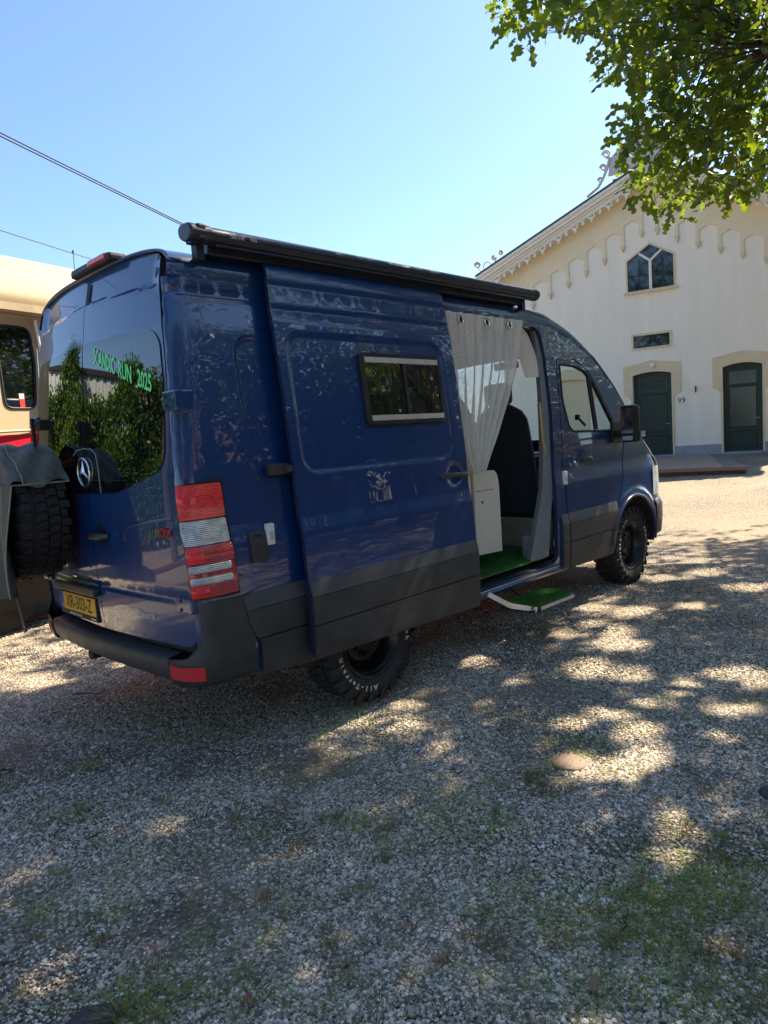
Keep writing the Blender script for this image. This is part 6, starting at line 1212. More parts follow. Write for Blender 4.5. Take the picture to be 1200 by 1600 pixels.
top_ = [(-4.25, zl(-4.25)-.35), (S0, AP-.35), (5.33, zl(5.33)-.35)]
panel('arch_frieze', low+right+top_[0:3], lambda s, z: fac(s, z, .045), MT['yellow_wall'], bd, thick=.045, step=.8)
for k, (d, z) in enumerate(pend):
    for sg in (-1, 1):
        s = S0+sg*d; mb = MB(); mb.prism([(s-.05, z+.12), (s-.075, z+.10), (s-.03, z-.02), (s, z-.09), (s+.03, z-.02), (s+.075, z+.10), (s+.05, z+.12)], lambda u, v, dd: fac(u, v, dd), .012, .085)
        mb.build('frieze_drop', MT['stone_trim'], bd)
# door and window surrounds
def surround(s0, s1, jamb=True):
    cx = (s0+s1)/2
    out = [(s0-.28, 2.44), (s0-.28, 3.36), (s0-.02, 3.40), (cx, 3.50), (s1+.02, 3.40), (s1+.28, 3.36), (s1+.28, 2.44), (s1+.19, 2.40), (s1+.07, 2.30), (s1+.055, .42), (s1+.0, .42)]
    out += arch_top(s1, s0, 3.05, .09)+[(s0, .42), (s0-.055, .42), (s0-.07, 2.30), (s0-.19, 2.40)]
    panel('door_surround', out, lambda s, z: fac(s, z, .030), MT['stone_trim'], bd, thick=.03, step=.5)
for a, b in ((0, 1.17), (-2.527, -1.46), (2.66, 3.83)): surround(a, b)
def leaf_door(s0, s1, m, glass=None):
    cx = (s0+s1)/2
    o = [(s0, .43), (s1, .43)]+arch_top(s1, s0, 3.04, .09)
    d = panel('door', o, lambda s, z: fac(s, z, -.20), m, bd, thick=.05, step=.5)
    for (z0, z1, gm) in ((.58, 1.08, None), (1.20, 2.42, glass), (2.52, 2.90, glass)):
        r = [(s0+.17, z0), (s1-.17, z0), (s1-.17, z1), (s0+.17, z1)]
        if gm: panel('door_pane', r, lambda s, z: fac(s, z, -.195), gm, d, thick=.004, step=.5)
        mb = MB()
        for i in range(4):
            a, b = r[i], r[(i+1) % 4]; mb.tube([fac(a[0], a[1], -.190), fac(b[0], b[1], -.190)], .011, 6)
        mb.build('panel_moulding', MT['door_line'] if z1 > 2.6 else m, d)
    mb = MB(); mb.tube([fac(s0+.10, 1.45, -.19), fac(s0+.10, 1.45, -.14), fac(s0+.20, 1.45, -.14)], .012, 6); mb.build('door_lever', MT['chrome'], d)
    mb = MB(); mb.prism([(s0-.05, .38), (s1+.05, .38), (s1+.05, .45), (s0-.05, .45)], lambda u, v, dd: fac(u, v, dd), -.24, .05); mb.build('threshold', MT['plinth'], bd)
MT['door_glass'] = mat('reflective_door_pane', (0.006, 0.022, 0.016), 0.18, spec=0.6)
leaf_door(0, 1.17, MT['door_green'])
leaf_door(-2.527, -1.46, MT['door_green'], MT['door_glass'])
panel('blind_door', [(2.66, .43), (3.83, .43)]+arch_top(3.83, 2.66, 3.04, .09), lambda s, z: fac(s, z, -.10), MT['stone_trim'], bd, thick=.02, step=.5)
# plinth
for s0, s1 in ((-.055, -1.405), (-2.585, -4.42), (1.225, 2.605), (3.885, 5.5)):
    mb = MB(); a, b = min(s0, s1), max(s0, s1); mb.prism([(a, .2), (b, .2), (b, .715), (a, .715)], lambda u, v, dd: fac(u, v, dd), -.02, .018); mb.build('plinth_stone', MT['plinth'], bd)
# small window
def frame(name, P, w0, w1, wid, m, parent):
    mb = MB(); c = (sum(p[0] for p in P)/len(P), sum(p[1] for p in P)/len(P)); n = len(P)
    def off(i, o):
        a, b, q = Vector(P[i-1]), Vector(P[i]), Vector(P[(i+1) % n]); d1 = (b-a).normalized(); d2 = (q-b).normalized()
        n1 = Vector((-d1.y, d1.x)); n2 = Vector((-d2.y, d2.x)); m_ = (n1+n2); m_ = m_/max(.2, m_.dot(n1)); return b+m_*o
    for i in range(n):
        j = (i+1) % n; q = [off(i, 0), off(j, 0), off(j, wid), off(i, wid)]
        mb.prism([tuple(v) for v in q], lambda u, v, d: fac(u, v, d), w0, w1)
    return mb.build(name, m, parent)
wn_ = frame('window', [SWN[0], SWN[3], SWN[2], SWN[1]], -.05, .035, .065, MT['stone_trim'], bd)
panel('window_pane', SWN, lambda s, z: fac(s, z, -.06), MT['pane'], wn_, thick=.01, step=.5)
gw = frame('pointed_window', GW[::-1], -.05, .032, .045, MT['stone_trim'], bd)
panel('window_pane', GW, lambda s, z: fac(s, z, -.075), MT['pane'], gw, thick=.01, step=.5)
mb = MB()
def bar(a, b, w, d0=-.065, d1=-.01):
    a, b = Vector(a), Vector(b); q = (b-a).normalized(); nn = Vector((-q.y, q.x))*w/2
    mb.prism([tuple(a+nn), tuple(b+nn), tuple(b-nn), tuple(a-nn)], lambda u, v, d: fac(u, v, d), d0, d1)
bar((.54, 5.72), (.54, 6.62), .085); bar((.54, 6.60), (.20, 6.87), .07, -.063, -.008); bar((.54, 6.60), (.88, 6.87), .07, -.061, -.006)
mb.build('stone_mullion', MT['cream_trim'], gw)
mb = MB()
for c, top in ((.885, 6.70), (.195, 6.70)): bar((c, 5.74), (c, top), .022, -.07, -.05); bar((c-.32, 6.2), (c+.32, 6.2), .022, -.068, -.048)
mb.build('glazing_bar', MT['door_green'], gw)
mb = MB(); mb.prism([(-.26, 5.62), (1.34, 5.62), (1.34, 5.69), (-.26, 5.69)], lambda u, v, d: fac(u, v, d), -.02, .10); mb.build('window_sill', MT['stone_trim'], gw)
# lamp, hook, house number
mb = MB(); c = fac(.53, 3.33, .05)
P = [[c+FN*(-.02+.10*math.cos(b))+FT*(.085*math.sin(b)*math.cos(a))+Vector((0, 0, .09*math.sin(b)*math.sin(a))) for a in np.linspace(0, 2*math.pi, 17)[:-1]] for b in np.linspace(.02, math.pi*.6, 8)]
mb.grid(P, closed_v=True); mb.build('round_wall_lamp', MT['white_paint'], bd)
mb = MB(); mb.box(fac(-.70, 2.46, .03), (.05, .03, .12)); mb.tube([fac(-.70, 2.44, .05), fac(-.70, 2.36, .12), fac(-.70, 2.40, .16)], .012, 6); mb.box(fac(-.70, 2.52, .05), (.03, .03, .08)); mb.build('wall_hook', MT['black_satin'], bd)
text_on('house_number', '99', lambda u, v: fac(-.285-u, 2.14+v, .012), MT['black_print'], bd, .26, sx=.95, depth=.004, offset=-.002)
mb = MB(); mb.box(fac(1.28, 2.1, .035), (.012, .10, .16), fr=(FN, FT, Vector((0, 0, 1)))); mb.build('sign_plate', MT['cream_trim'], bd)
# cast iron ornaments on the roof
def spiral(mb, c, r, turns, a0, d, sgn=1, th=.030):
    pts = []
    for k in range(int(18*turns)+1):
        t = k/18*2*math.pi; rr = r*(1-.72*k/(18*turns)); pts.append(fac(c[0]+sgn*rr*math.cos(a0+t), c[1]+rr*math.sin(a0+t), d))
    mb.tube(pts, th, 6)
for sg in (-1, 1):
    e = S0+sg*5.55
    mb = MB()
    spiral(mb, (e, 7.36), .115, 1.6, 0, .5, sg); mb.tube([fac(e-sg*.02, 7.25, .5), fac(e-sg*.12, 7.12, .5), fac(e-sg*.1, 7.0, .5)], .022, 6); spiral(mb, (e-sg*.05, 7.05), .05, 1.2, 2, .5, sg, .018)
    mb.tube([fac(e-sg*.36+.14*math.cos(t), 7.26+.15*math.sin(t), .5) for t in np.linspace(0, 2*math.pi, 17)], .02, 6)
    spiral(mb, (e-sg*.60, 7.50), .075, 1.5, 1, .5, -sg); mb.tube([fac(e-sg*.45, 7.22, .5), fac(e-sg*.62, 7.3, .5), fac(e-sg*.70, 7.5, .5)], .024, 6)
    spiral(mb, (e-sg*.86, 7.62), .08, 1.5, 1, .5, sg); mb.tube([fac(e-sg*.7, 7.35, .5), fac(e-sg*1.0, 7.50, .5)], .022, 6)
    mb.build('eave_scroll', MT['finial'], bd)
mb = MB()
mb.prism([(-.55, 9.25), (1.63, 9.25), (1.55, 9.75), (1.30, 10.0), (.95, 10.25), (.54, 10.6), (.13, 10.25), (-.22, 10.0), (-.47, 9.75)], lambda u, v, d: fac(u, v, d), .46, .49)
for sg in (-1, 1):
    spiral(mb, (S0+sg*1.12, 9.92), .13, 1.6, 0, .5, sg, .026); spiral(mb, (S0+sg*1.22, 9.55), .11, 1.6, 0, .5, sg, .026); spiral(mb, (S0+sg*1.32, 9.20), .09, 1.5, 0, .5, sg, .024)
    spiral(mb, (S0+sg*.6, 9.95), .15, 1.6, 1, .52, -sg, .022); spiral(mb, (S0+sg*.35, 10.25), .12, 1.6, 1, .52, sg, .022); spiral(mb, (S0+sg*.75, 9.6), .13, 1.5, 2, .52, sg, .022)
    mb.tube([fac(S0+sg*1.75, 8.78, .5), fac(S0+sg*1.40, 8.98, .5), fac(S0+sg*1.25, 9.2, .5), fac(S0+sg*1.10, 9.5, .5), fac(S0+sg*1.02, 9.8, .5)], .045, 6)
    mb.tube([fac(S0+sg*1.10, 9.5, .5), fac(S0+sg*1.22, 9.45, .5)], .035, 6); mb.tube([fac(S0+sg*1.0, 9.8, .5), fac(S0+sg*1.12, 9.8, .5)], .035, 6)
mb.build('ridge_ornament', MT['finial'], bd)
mb = MB(); mb.box(fac(1.95, 9.9, -3.0), (.30, .30, .62), fr=(FN, FT, Vector((0, 0, 1)))); mb.box(fac(1.90, 9.45, -3.0), (.20, .18, .5), fr=(FN, FT, Vector((0, 0, 1)))); mb.build('chimney', MT['roof_zinc'], bd)
# loading platform in front of the door
pf = thing('stone_platform', 'low brown stone platform with red-brown edge in front of the green door number 99', 'platform')
o = [(-1.36, .25), (-2.20, 5.9), (4.4, 5.9), (4.4, .25)]
def pz(u, v): return .405-.0*v
mb = MB(); mb.prism([(-1.05, .25), (-1.72, 5.55), (4.4, 5.55), (4.4, .25)], lambda u, v, d: fac(u, d-.006*v, v), .1, .425); mb.build('platform_top', MT['deck_brown'], pf)
mb = MB(); mb.prism([(-1.36, .25), (-2.18, 5.55), (-1.72, 5.55), (-1.05, .25)], lambda u, v, d: fac(u, d-.006*v, v), .1, .423); mb.build('border_stone', MT['deck_grey'], pf)
mb = MB(); mb.prism([(-2.26, 5.552), (-2.28, 5.80), (4.4, 5.80), (4.4, 5.552)], lambda u, v, d: fac(u, d-.006*v, v), .335, .423); mb.build('edge_nosing', MT['deck_brown'], pf)
mb = MB(); mb.prism([(-2.20, 5.552), (-2.22, 5.72), (4.4, 5.72), (4.4, 5.552)], lambda u, v, d: fac(u, d-.006*v, v), .10, .332); mb.build('edge_riser', MT['deck_edge'], pf)

# ------------------------------------------------------------------ tram carriage on the left
PREF[0] = Vector((2.6, 5.0, 2.0))
ta = math.radians(14); TO = Vector((-.5, 3.0, 0)); TX = Vector((math.cos(ta), math.sin(ta), 0)); TY = Vector((-math.sin(ta), math.cos(ta), 0))
def tr_(x, z, d=0.0): return TO+TX*x+TY*d+Vector((0, 0, z))
tm = thing('tram_carriage', 'old tram carriage with cream upper body and bright red lower panels at the left edge', 'tram')
TX0, TX1 = -.66, 9.5
TWIN = round_corners([(-.185, 2.135), (.115, 2.135), (.16, 2.55), (.160, 2.90), (-.170, 2.90), (-.185, 2.55)], [.08, .08, 0, .09, .09, 0], 5)
DOORO = [(-.60, .70), (.10, .70), (.155, 1.95), (.235, 2.90), (.235, 2.99), (-.60, 2.99)]
def tside(x, z): return tr_(x, z, .03*max(0, z-1.9)**2)
panel('body_side', [(TX0, .62), (TX1, .62), (TX1, 3.10), (TX0, 3.10)], lambda x, z: tside(x, z)+TY*.05*0, MT['tram_cream'], tm, thick=.05, step=.6, holes=[DOORO]+[round_corners([(x, 2.02), (x+.9, 2.02), (x+.9, 2.85), (x, 2.85)], .08) for x in (.55, 1.65, 2.75, 3.85, 4.95)])
td = panel('folding_door', [(a*.985-.004, b) for a, b in DOORO], lambda x, z: tside(x, z)+TY*.045, MT['tram_cream'], tm, thick=.03, step=.4, holes=[TWIN])
panel('door_window', TWIN, lambda x, z: tside(x, z)+TY*.055, MT['glass_dark'], td, thick=.006, step=.3)
mb = MB(); q = [tside(u, v)+TY*.046 for u, v in densify(TWIN, .05)]; mb.tube(q+[q[0]], .012, 6, cap=False); mb.build('window_rubber', MT['rubber'], td)
mb = MB(); mb.grid([[tside(x, z)+TY*.050 for x in (-.035, .015)] for z in (2.14, 2.225)]); mb.build('red_sticker', MT['sticker_red'], td)
mb = MB(); mb.grid([[tside(x, z)+TY*.050 for x in (-.035, .015)] for z in (2.225, 2.275)]); mb.build('white_sticker', MT['white_print'], td)
for x in (.55, 1.65, 2.75, 3.85, 4.95):
    panel('side_window', round_corners([(x, 2.02), (x+.9, 2.02), (x+.9, 2.85), (x, 2.85)], .08), lambda x, z: tside(x, z)+TY*.03, MT['glass_dark'], tm, thick=.006, step=.5)
mb = MB(); mb.prism([(TX0, 3.12), (TX1, 3.12), (TX1, 3.19), (TX0, 3.19)], lambda u, v, d: tr_(u, v-.10, d), -.07, -.01); mb.prism([(-.62, 3.10), (.30, 3.10), (.30, 3.125), (-.62, 3.125)], lambda u, v, d: tr_(u, v-.09, d), -.045, .0); mb.build('rain_gutter', MT['gutter'], tm)
mb = MB(); mb.tube([tside(.20, 2.97)+TY*-.01, tside(.215, 2.5)+TY*-.01, tside(.16, 1.95)+TY*-.01], .016, 8); mb.build('door_post', MT['alu'], tm)
rp = [(-.02, 3.09), (-.035, 3.14), (-.01, 3.22), (.08, 3.38), (.22, 3.53), (.45, 3.66), (.8, 3.75), (1.15, 3.78), (1.5, 3.75), (1.9, 3.62), (2.2, 3.35), (2.3, 3.1)]
mb = MB(); mb.grid([[tr_(x, z-k*.35*(z-3.1), d+k*(.25 if d < 1.1 else -.25)) for d, z in rp] for x, k in ((TX0-.25, 1), (TX0-.1, .45), (TX0, .2), (TX0+.25, 0), (2, 0), (6, 0), (TX1, 0))]); mb.build('roof', MT['tram_roof'], tm)
mb = MB()
for z0, z1, m_ in ((.70, 1.90, 'tram_red'),):
    panel('red_panel', [(TX0, .72), (-.62, .72), (-.62, 1.885), (TX0, 1.885)], lambda x, z: tside(x, z)-TY*.004, MT['tram_red'], tm, thick=.01, step=.5)
    panel('red_panel', [(.14, .72), (TX1, .72), (TX1, 1.905), (.18, 1.905)], lambda x, z: tside(x, z)-TY*.004, MT['tram_red'], tm, thick=.01, step=.6)
    panel('red_door_panel', [(-.59, .72), (.088, .72), (.138, 1.895), (-.59, 1.885)], lambda x, z: tside(x, z)+TY*.040, MT['tram_red'], td, thick=.01, step=.5)
mb = MB(); mb.tube([tr_(-.60, 1.91, -.006), tr_(.14, 1.93, .03)], .012, 6); mb.build('waist_moulding', MT['gutter'], tm)
# rounded end
mb = MB(); mb.grid([[tr_(TX0-.35*math.sin(t), z, 1.15-1.15*math.cos(t)) for t in np.linspace(0, math.pi, 14)] for z in (.62, 1.9, 3.12)]); mb.build('carriage_end', MT['tram_cream'], tm)
mb = MB(); mb.grid([[tr_(TX0-.355*math.sin(t), z, 1.15-1.16*math.cos(t)) for t in np.linspace(0, math.pi, 14)] for z in (.70, 1.88)]); mb.build('red_panel', MT['tram_red'], tm)
mb = MB(); mb.box(tr_((TX0+TX1)/2, .45, 1.15), (TX1-TX0-.4, 1.9, .38), fr=(TX, TY, Vector((0, 0, 1)))); mb.box(tr_(.6, .34, .28), (2.0, .14, .2), fr=(TX, TY, Vector((0, 0, 1)))); mb.build('underframe', MT['tram_dark'], tm)
for x in (-.3, 1.5, 6.0, 7.8):
    mb = MB(); mb.tube([tr_(x, .34, .30), tr_(x, .34, .42)], .33, 24, smooth=False); mb.build('rail_wheel', MT['tram_dark'], tm)
mb = MB(); mb.box(tr_(2.5, .02, .5), (16, .07, .06), fr=(TX, TY, Vector((0, 0, 1)))); mb.box(tr_(2.5, .02, 1.9), (16, .07, .06), fr=(TX, TY, Vector((0, 0, 1)))); r_ = mb.build('tram_rails', MT['deck_edge']); tag(r_, 'rusty rails under the cream and red tram carriage', 'rails')
# overhead wires
def wire(name, label, a, b, sag, r, m, n=40):
    a, b = Vector(a), Vector(b); mb = MB()
    mb.tube([a.lerp(b, k/n)-Vector((0, 0, sag*4*(k/n)*(1-k/n))) for k in range(n+1)], r, 5); o = mb.build(name, m); tag(o, label, 'cable'); return o
def along(p0, p1, t): p0, p1 = Vector(p0), Vector(p1); return p0.lerp(p1, t)
W0, W1 = (-.09, 4, 5.085), (1.994, 4, 4.501)
wire('overhead_cable', 'upper strand of the black twin cable crossing the sky above the tram', along(W0, W1, -2.2), along(W0, W1, 3.4), .03, .0075, MT['wire'])
wire('overhead_cable', 'lower strand of the black twin cable, just under its twin', along((-.09, 4, 5.05), (1.994, 4, 4.478), -2.2), along((-.09, 4, 5.05), (1.994, 4, 4.478), 3.4), .03, .0075, MT['wire'])
cw = wire('contact_wire', 'thin single wire above the tram roof with a short dropper', along((-.21, 4, 4.074), (.744, 4, 3.902), -3.2), along((-.21, 4, 4.074), (.744, 4, 3.902), 4.0), .02, .005, MT['wire_steel'])
mb = MB(); mb.tube([(.525, 4, 3.935), (.519, 4, 3.68)], .004, 5); mb.tube([(.525, 4, 3.93), (.525, 4, 3.955)], .012, 6); mb.build('dropper', MT['wire_steel'], cw)

# ------------------------------------------------------------------ foliage helpers
def leaf_cloud(C3, rad, nper, size, seed, flat=.35, tris='oak', squash=.8):
    """many single leaves around cluster centres -> vertex array, faces, tint"""
    rg = np.random.RandomState(seed); nC = len(C3); n = nC*nper
    c = np.repeat(C3, nper, 0); d = rg.randn(n, 3); d /= np.linalg.norm(d, axis=1)[:, None]
    r = rad*(.35+.65*rg.rand(n)**.6) if np.isscalar(rad) else np.repeat(rad, nper)*(.35+.65*rg.rand(n)**.6)
    pos = c+d*r[:, None]*np.array([1, 1, squash])
    ax = rg.randn(n, 3)*.7+d*.6; ax[:, 2] -= .35; ax /= np.linalg.norm(ax, axis=1)[:, None]
    up = rg.randn(n, 3)*flat*1.6+np.array([0, 0, 1.0]); sd_ = np.cross(up, ax); sd_ /= np.linalg.norm(sd_, axis=1)[:, None]; nn = np.cross(ax, sd_)
    L = size*(.75+.5*rg.rand(n)); tint = np.clip(np.repeat(rg.rand(nC), nper)*.45+rg.rand(n)*.55, 0, 1)
    return pos, ax, sd_, nn, L, tint
OAK_V = np.array([[0, 0, 0], [.35, 0, .03], [.70, 0, .02], [1.0, 0, -.06],
                  [.22, .20, -.02], [.40, .10, .02], [.56, .30, -.03], [.70, .12, .01], [.86, .20, -.05],
                  [.22, -.20, -.02], [.40, -.10, .02], [.56, -.30, -.03], [.70, -.12, .01], [.86, -.20, -.05]])
OAK_F = np.array([[0, 1, 4], [4, 1, 5], [5, 1, 2], [5, 2, 6], [6, 2, 7], [7, 2, 8], [8, 2, 3],
                  [0, 9, 1], [9, 10, 1], [10, 2, 1], [10, 11, 2], [11, 12, 2], [12, 13, 2], [13, 3, 2]])
QUAD_V = np.array([[0, 0, 0], [.5, .28, .04], [1, 0, 0], [.5, -.28, .04]]); QUAD_F = np.array([[0, 1, 2], [0, 2, 3]])
def leaves_mesh(cl, V0, F0, name, m, parent=None, kind='stuff'):
    pos, ax, sd_, nn, L, tint = cl; k = len(V0)
    V = pos[:, None, :]+(ax[:, None, :]*V0[None, :, 0, None]+sd_[:, None, :]*V0[None, :, 1, None]+nn[:, None, :]*V0[None, :, 2, None])*L[:, None, None]
    F = (np.arange(len(pos))[:, None, None]*k+F0[None]).reshape(-1, 3)
    me = np_mesh(V.reshape(-1, 3), F, name, tint=np.repeat(tint, k)); return link(name, me, m, parent, kind)
# ------------------------------------------------------------------ big oak
cent = np.concatenate([np.array(CROWN_NEAR, float).reshape(-1, 3)/100., np.array(CROWN_FAR, float).reshape(-1, 3)/10.])
NVIS = len(CROWN_NEAR)//3
oak = thing('oak_tree', 'large oak with lobed leaves, its branches hanging over the upper right of the picture', 'tree')
S3 = np.array(SUNV)
def cull(cl):
    keep = np.ones(len(cl[0]), bool)
    for part in (0.0, .5, 1.0):
        pos = cl[0]+cl[1]*(cl[4]*part)[:, None]; keep &= ~in_gap(pos)
    return tuple(q[keep] for q in cl)
def in_gap(pos):
    g = pos-S3[None]*(pos[:, 2]/S3[2])[:, None]; hit = np.zeros(len(pos), bool)
    for gx, gy, a, b, c, d in SPOTS:
        dt = a*d-b*c; dx, dy = g[:, 0]-gx, g[:, 1]-gy
        u = (dx*d-dy*c)/dt; v = (-dx*b+dy*a)/dt
        wob = 1+.28*np.sin(7*u+3*v+gx*9)+.2*np.sin(5*v-4*u+gy*7)
        hit |= (u*u+v*v) < wob
    return hit
cv_ = leaf_cloud(cent[:NVIS], .31, 17, .175, 1); ci_ = leaf_cloud(cent[NVIS:], .38, 24, .155, 2)
leaves_mesh(cull(cv_), OAK_V, OAK_F, 'crown', MT['oak_leaf'], oak)
leaves_mesh(cull(ci_), OAK_V, OAK_F, 'crown', MT['oak_leaf'], oak)
TB = Vector((6.1, -5.4, -.1)); FK = Vector((6.0, -5.3, 4.2))
mb = MB(); mb.tube([TB, TB+Vector((.0, .0, .35)), TB+Vector((.03, .04, 1.2)), Vector((6.05, -5.35, 2.8)), FK, Vector((5.6, -5.0, 6.5)), Vector((5.3, -4.6, 9.0)), Vector((5.2, -4.4, 12))], [.52, .38, .31, .28, .27, .18, .10, .03], 14)
mb.build('trunk', MT['bark'], oak)
# k-means limbs
rg = np.random.RandomState(3); km = cent[rg.choice(len(cent), 26, replace=False)]
for _ in range(8):
    a_ = ((cent[:, None]-km[None])**2).sum(2).argmin(1); km = np.array([cent[a_ == k].mean(0) if (a_ == k).any() else km[k] for k in range(len(km))])
stw = MB()
for k in range(len(km)):
    tgt = Vector(km[k]); st = FK.lerp(Vector((5.3, -4.6, 9.0)), min(1, max(0, (tgt.z-5)/6)))
    hd = (tgt-st); mid = st+hd*.45+Vector((0, 0, .12*hd.length)); pts = []
    for i in range(13):
        t = i/12; q = st*(1-t)**2+mid*2*t*(1-t)+tgt*t*t; q += Vector((math.sin(9*t+k), math.cos(7*t+2*k), math.sin(5*t+3*k)))*.10*math.sin(math.pi*t); pts.append(q)
    L_ = hd.length
    mb = MB(); mb.tube(pts, [(.025+.007*L_)*(1-t/12.)**.8+.012 for t in range(13)], 8); mb.build('limb', MT['bark'], oak)
    idx = np.where(a_ == k)[0]
    for j in idx:
        if rg.rand() < (.6 if j >= NVIS else .5): continue
        c = Vector(cent[j]); d = [(c-q).length for q in pts]; i0 = int(np.argmin(d)); s_ = pts[max(4, i0-2)] if i0 > 3 else pts[4]
        m_ = (s_+c)/2+Vector(rg.randn(3)*.10)+Vector((0, 0, .10))
        if in_gap(np.array([s_.lerp(m_, .5), m_, m_.lerp(c, .5), m_.lerp(c, .25), m_.lerp(c, .75)])).any(): continue
        stw.tube([s_, m_, c+Vector((0, 0, -.1))], [.014, .008, .003], 4, cap=False)
stw.build('twigs', MT['bark'], oak, kind='stuff')

# ------------------------------------------------------------------ ivy wall and fence behind the photographer (mirrored in the rear doors)
iv = thing('ivy_wall', 'tall ivy-covered wall in front of a pale sheet fence, mirrored in the rear window of the van', 'hedge')
A, B = Vector((-9.5, 3.2, 0)), Vector((-2.4, 8.9, 0)); dI = (B-A).normalized(); nI = Vector((dI.y, -dI.x, 0)); LI = (B-A).length
mb = MB(); mb.box((A+B)/2-nI*.25+Vector((0, 0, 1.2)), (LI, .25, 2.4), fr=(dI, nI, Vector((0, 0, 1)))); mb.build('wall', MT['brick'], iv)
fb = MB()
k = 0
while k*.16 < LI:
    fb.box(A+dI*(k*.16+.08)-nI*(.55+.02*(k % 2))+Vector((0, 0, 1.85)), (.15, .03, 3.7), fr=(dI, nI, Vector((0, 0, 1)))); k += 1
fb.build('fence_sheet', MT['fence_pale'], iv)
mb = MB(); mb.box((A+B)/2-nI*.55+Vector((0, 0, 3.74)), (LI, .12, .10), fr=(dI, nI, Vector((0, 0, 1)))); mb.build('fence_cap', MT['black_satin'], iv)
rg = np.random.RandomState(9); n = 4200
u = rg.rand(n)*LI; topz = 3.25+.15*np.sin(u*1.9)+.25*np.sin(u*4.3+1)*np.sin(u*1.1)+.8*np.exp(-((u-LI+1.6)/.35)**2)+.7*np.exp(-((u-LI+4.4)/.6)**2)
v = rg.rand(n)**.8*topz
Cc = np.array([list(A+dI*float(a)+nI*float(.05+.18*rg.rand()+.12*math.sin(a*3+b*2))+Vector((0, 0, float(b)))) for a, b in zip(u, v)])
cl = leaf_cloud(Cc, .20, 22, .10, 6, flat=.8); leaves_mesh(cl, QUAD_V, QUAD_F, 'ivy_leaves', MT['ivy_leaf'], iv)
# utility pole and its wires, mirrored too
up_ = MB(); up_.tube([(-5.6, 4.2, 0), (-5.6, 4.2, 6.6)], [.11, .08], 10); up_.box((-5.6, 4.2, 6.3), (1.4, .08, .10)); po = up_.build('utility_pole', MT['bark']); tag(po, 'wooden utility pole with cross arm standing before the ivy wall', 'pole')
wire('service_cable', 'slack black cable from the pole over the ivy wall', (-5.0, 4.2, 6.35), (3, 16, 7.2), .5, .012, MT['wire'])
wire('service_cable', 'higher black cable running from the pole cross arm', (-6.2, 4.2, 6.35), (-2, 18, 8.0), .5, .012, MT['wire'])
# ------------------------------------------------------------------ houses and trees opposite the side of the van
MT['win_paint'] = mat('dull_window_paint', (0.12, 0.115, 0.11), 0.5)
def house(label, c, yaw, L, W_, hw, hr, wallm):
    h_ = thing('house', label, 'house', loc=(0, 0, 0)); c = Vector(c); X = Vector((math.cos(yaw), math.sin(yaw), 0)); Y = Vector((-math.sin(yaw), math.cos(yaw), 0))
    mb = MB(); mb.box(c+Vector((0, 0, hw/2)), (L, W_, hw), fr=(X, Y, Vector((0, 0, 1))))
    for s in (-1, 1): mb.add([c+X*s*L/2+Y*(-W_/2)+Vector((0, 0, hw)), c+X*s*L/2+Y*(W_/2)+Vector((0, 0, hw)), c+X*s*L/2+Vector((0, 0, hw+hr))], [(0, 1, 2)])
    mb.build('wall', wallm, h_)
    for s in (-1, 1):
        mb = MB(); e = .35; a = [c+X*(-L/2-e)+Vector((0, 0, hw+hr)), c+X*(L/2+e)+Vector((0, 0, hw+hr)), c+X*(L/2+e)+Y*s*(W_/2+e)+Vector((0, 0, hw-.2)), c+X*(-L/2-e)+Y*s*(W_/2+e)+Vector((0, 0, hw-.2))]
        mb.add(a+[q+Vector((0, 0, .12)) for q in a], [(0, 1, 2, 3), (4, 5, 6, 7), (0, 1, 5, 4), (1, 2, 6, 5), (2, 3, 7, 6), (3, 0, 4, 7)]); mb.build('roof', MT['roof_tile'], h_)
    mb = MB(); mb.box(c+X*L*.3+Vector((0, 0, hw+hr)), (.6, .6, 1.3), fr=(X, Y, Vector((0, 0, 1)))); mb.build('chimney', MT['brick'], h_)
    nw = int(L/2.4)
    for i in range(nw):
        for zc in ((1.5, 4.2) if hw > 4.5 else (1.5,)):
            q = c+X*(-L/2+L*(i+.5)/nw)+Y*(W_/2+.02)+Vector((0, 0, zc)); mb = MB(); mb.box(q, (1.3, .08, 1.4), fr=(X, Y, Vector((0, 0, 1)))); w_ = mb.build('window', MT['win_paint'], h_)
            mb = MB(); mb.box(q+Y*.02-X*.3, (.52, .08, 1.2), fr=(X, Y, Vector((0, 0, 1)))); mb.box(q+Y*.02+X*.3, (.52, .08, 1.2), fr=(X, Y, Vector((0, 0, 1)))); mb.build('pane', MT['pane'], w_)
house('brick house with brown tiled roof, seen only mirrored in the sliding door', (13, -27, 0), .15, 15, 8, 4.8, 3.2, MT['brick'])
house('smaller brick house right of the long one, seen only as a reflection', (31, -20, 0), .5, 11, 8, 4.6, 3.0, MT['brick'])
house('third brick house, far left in the reflection on the van side', (-6, -30, 0), -.1, 12, 8, 4.4, 3.0, MT['brick'])
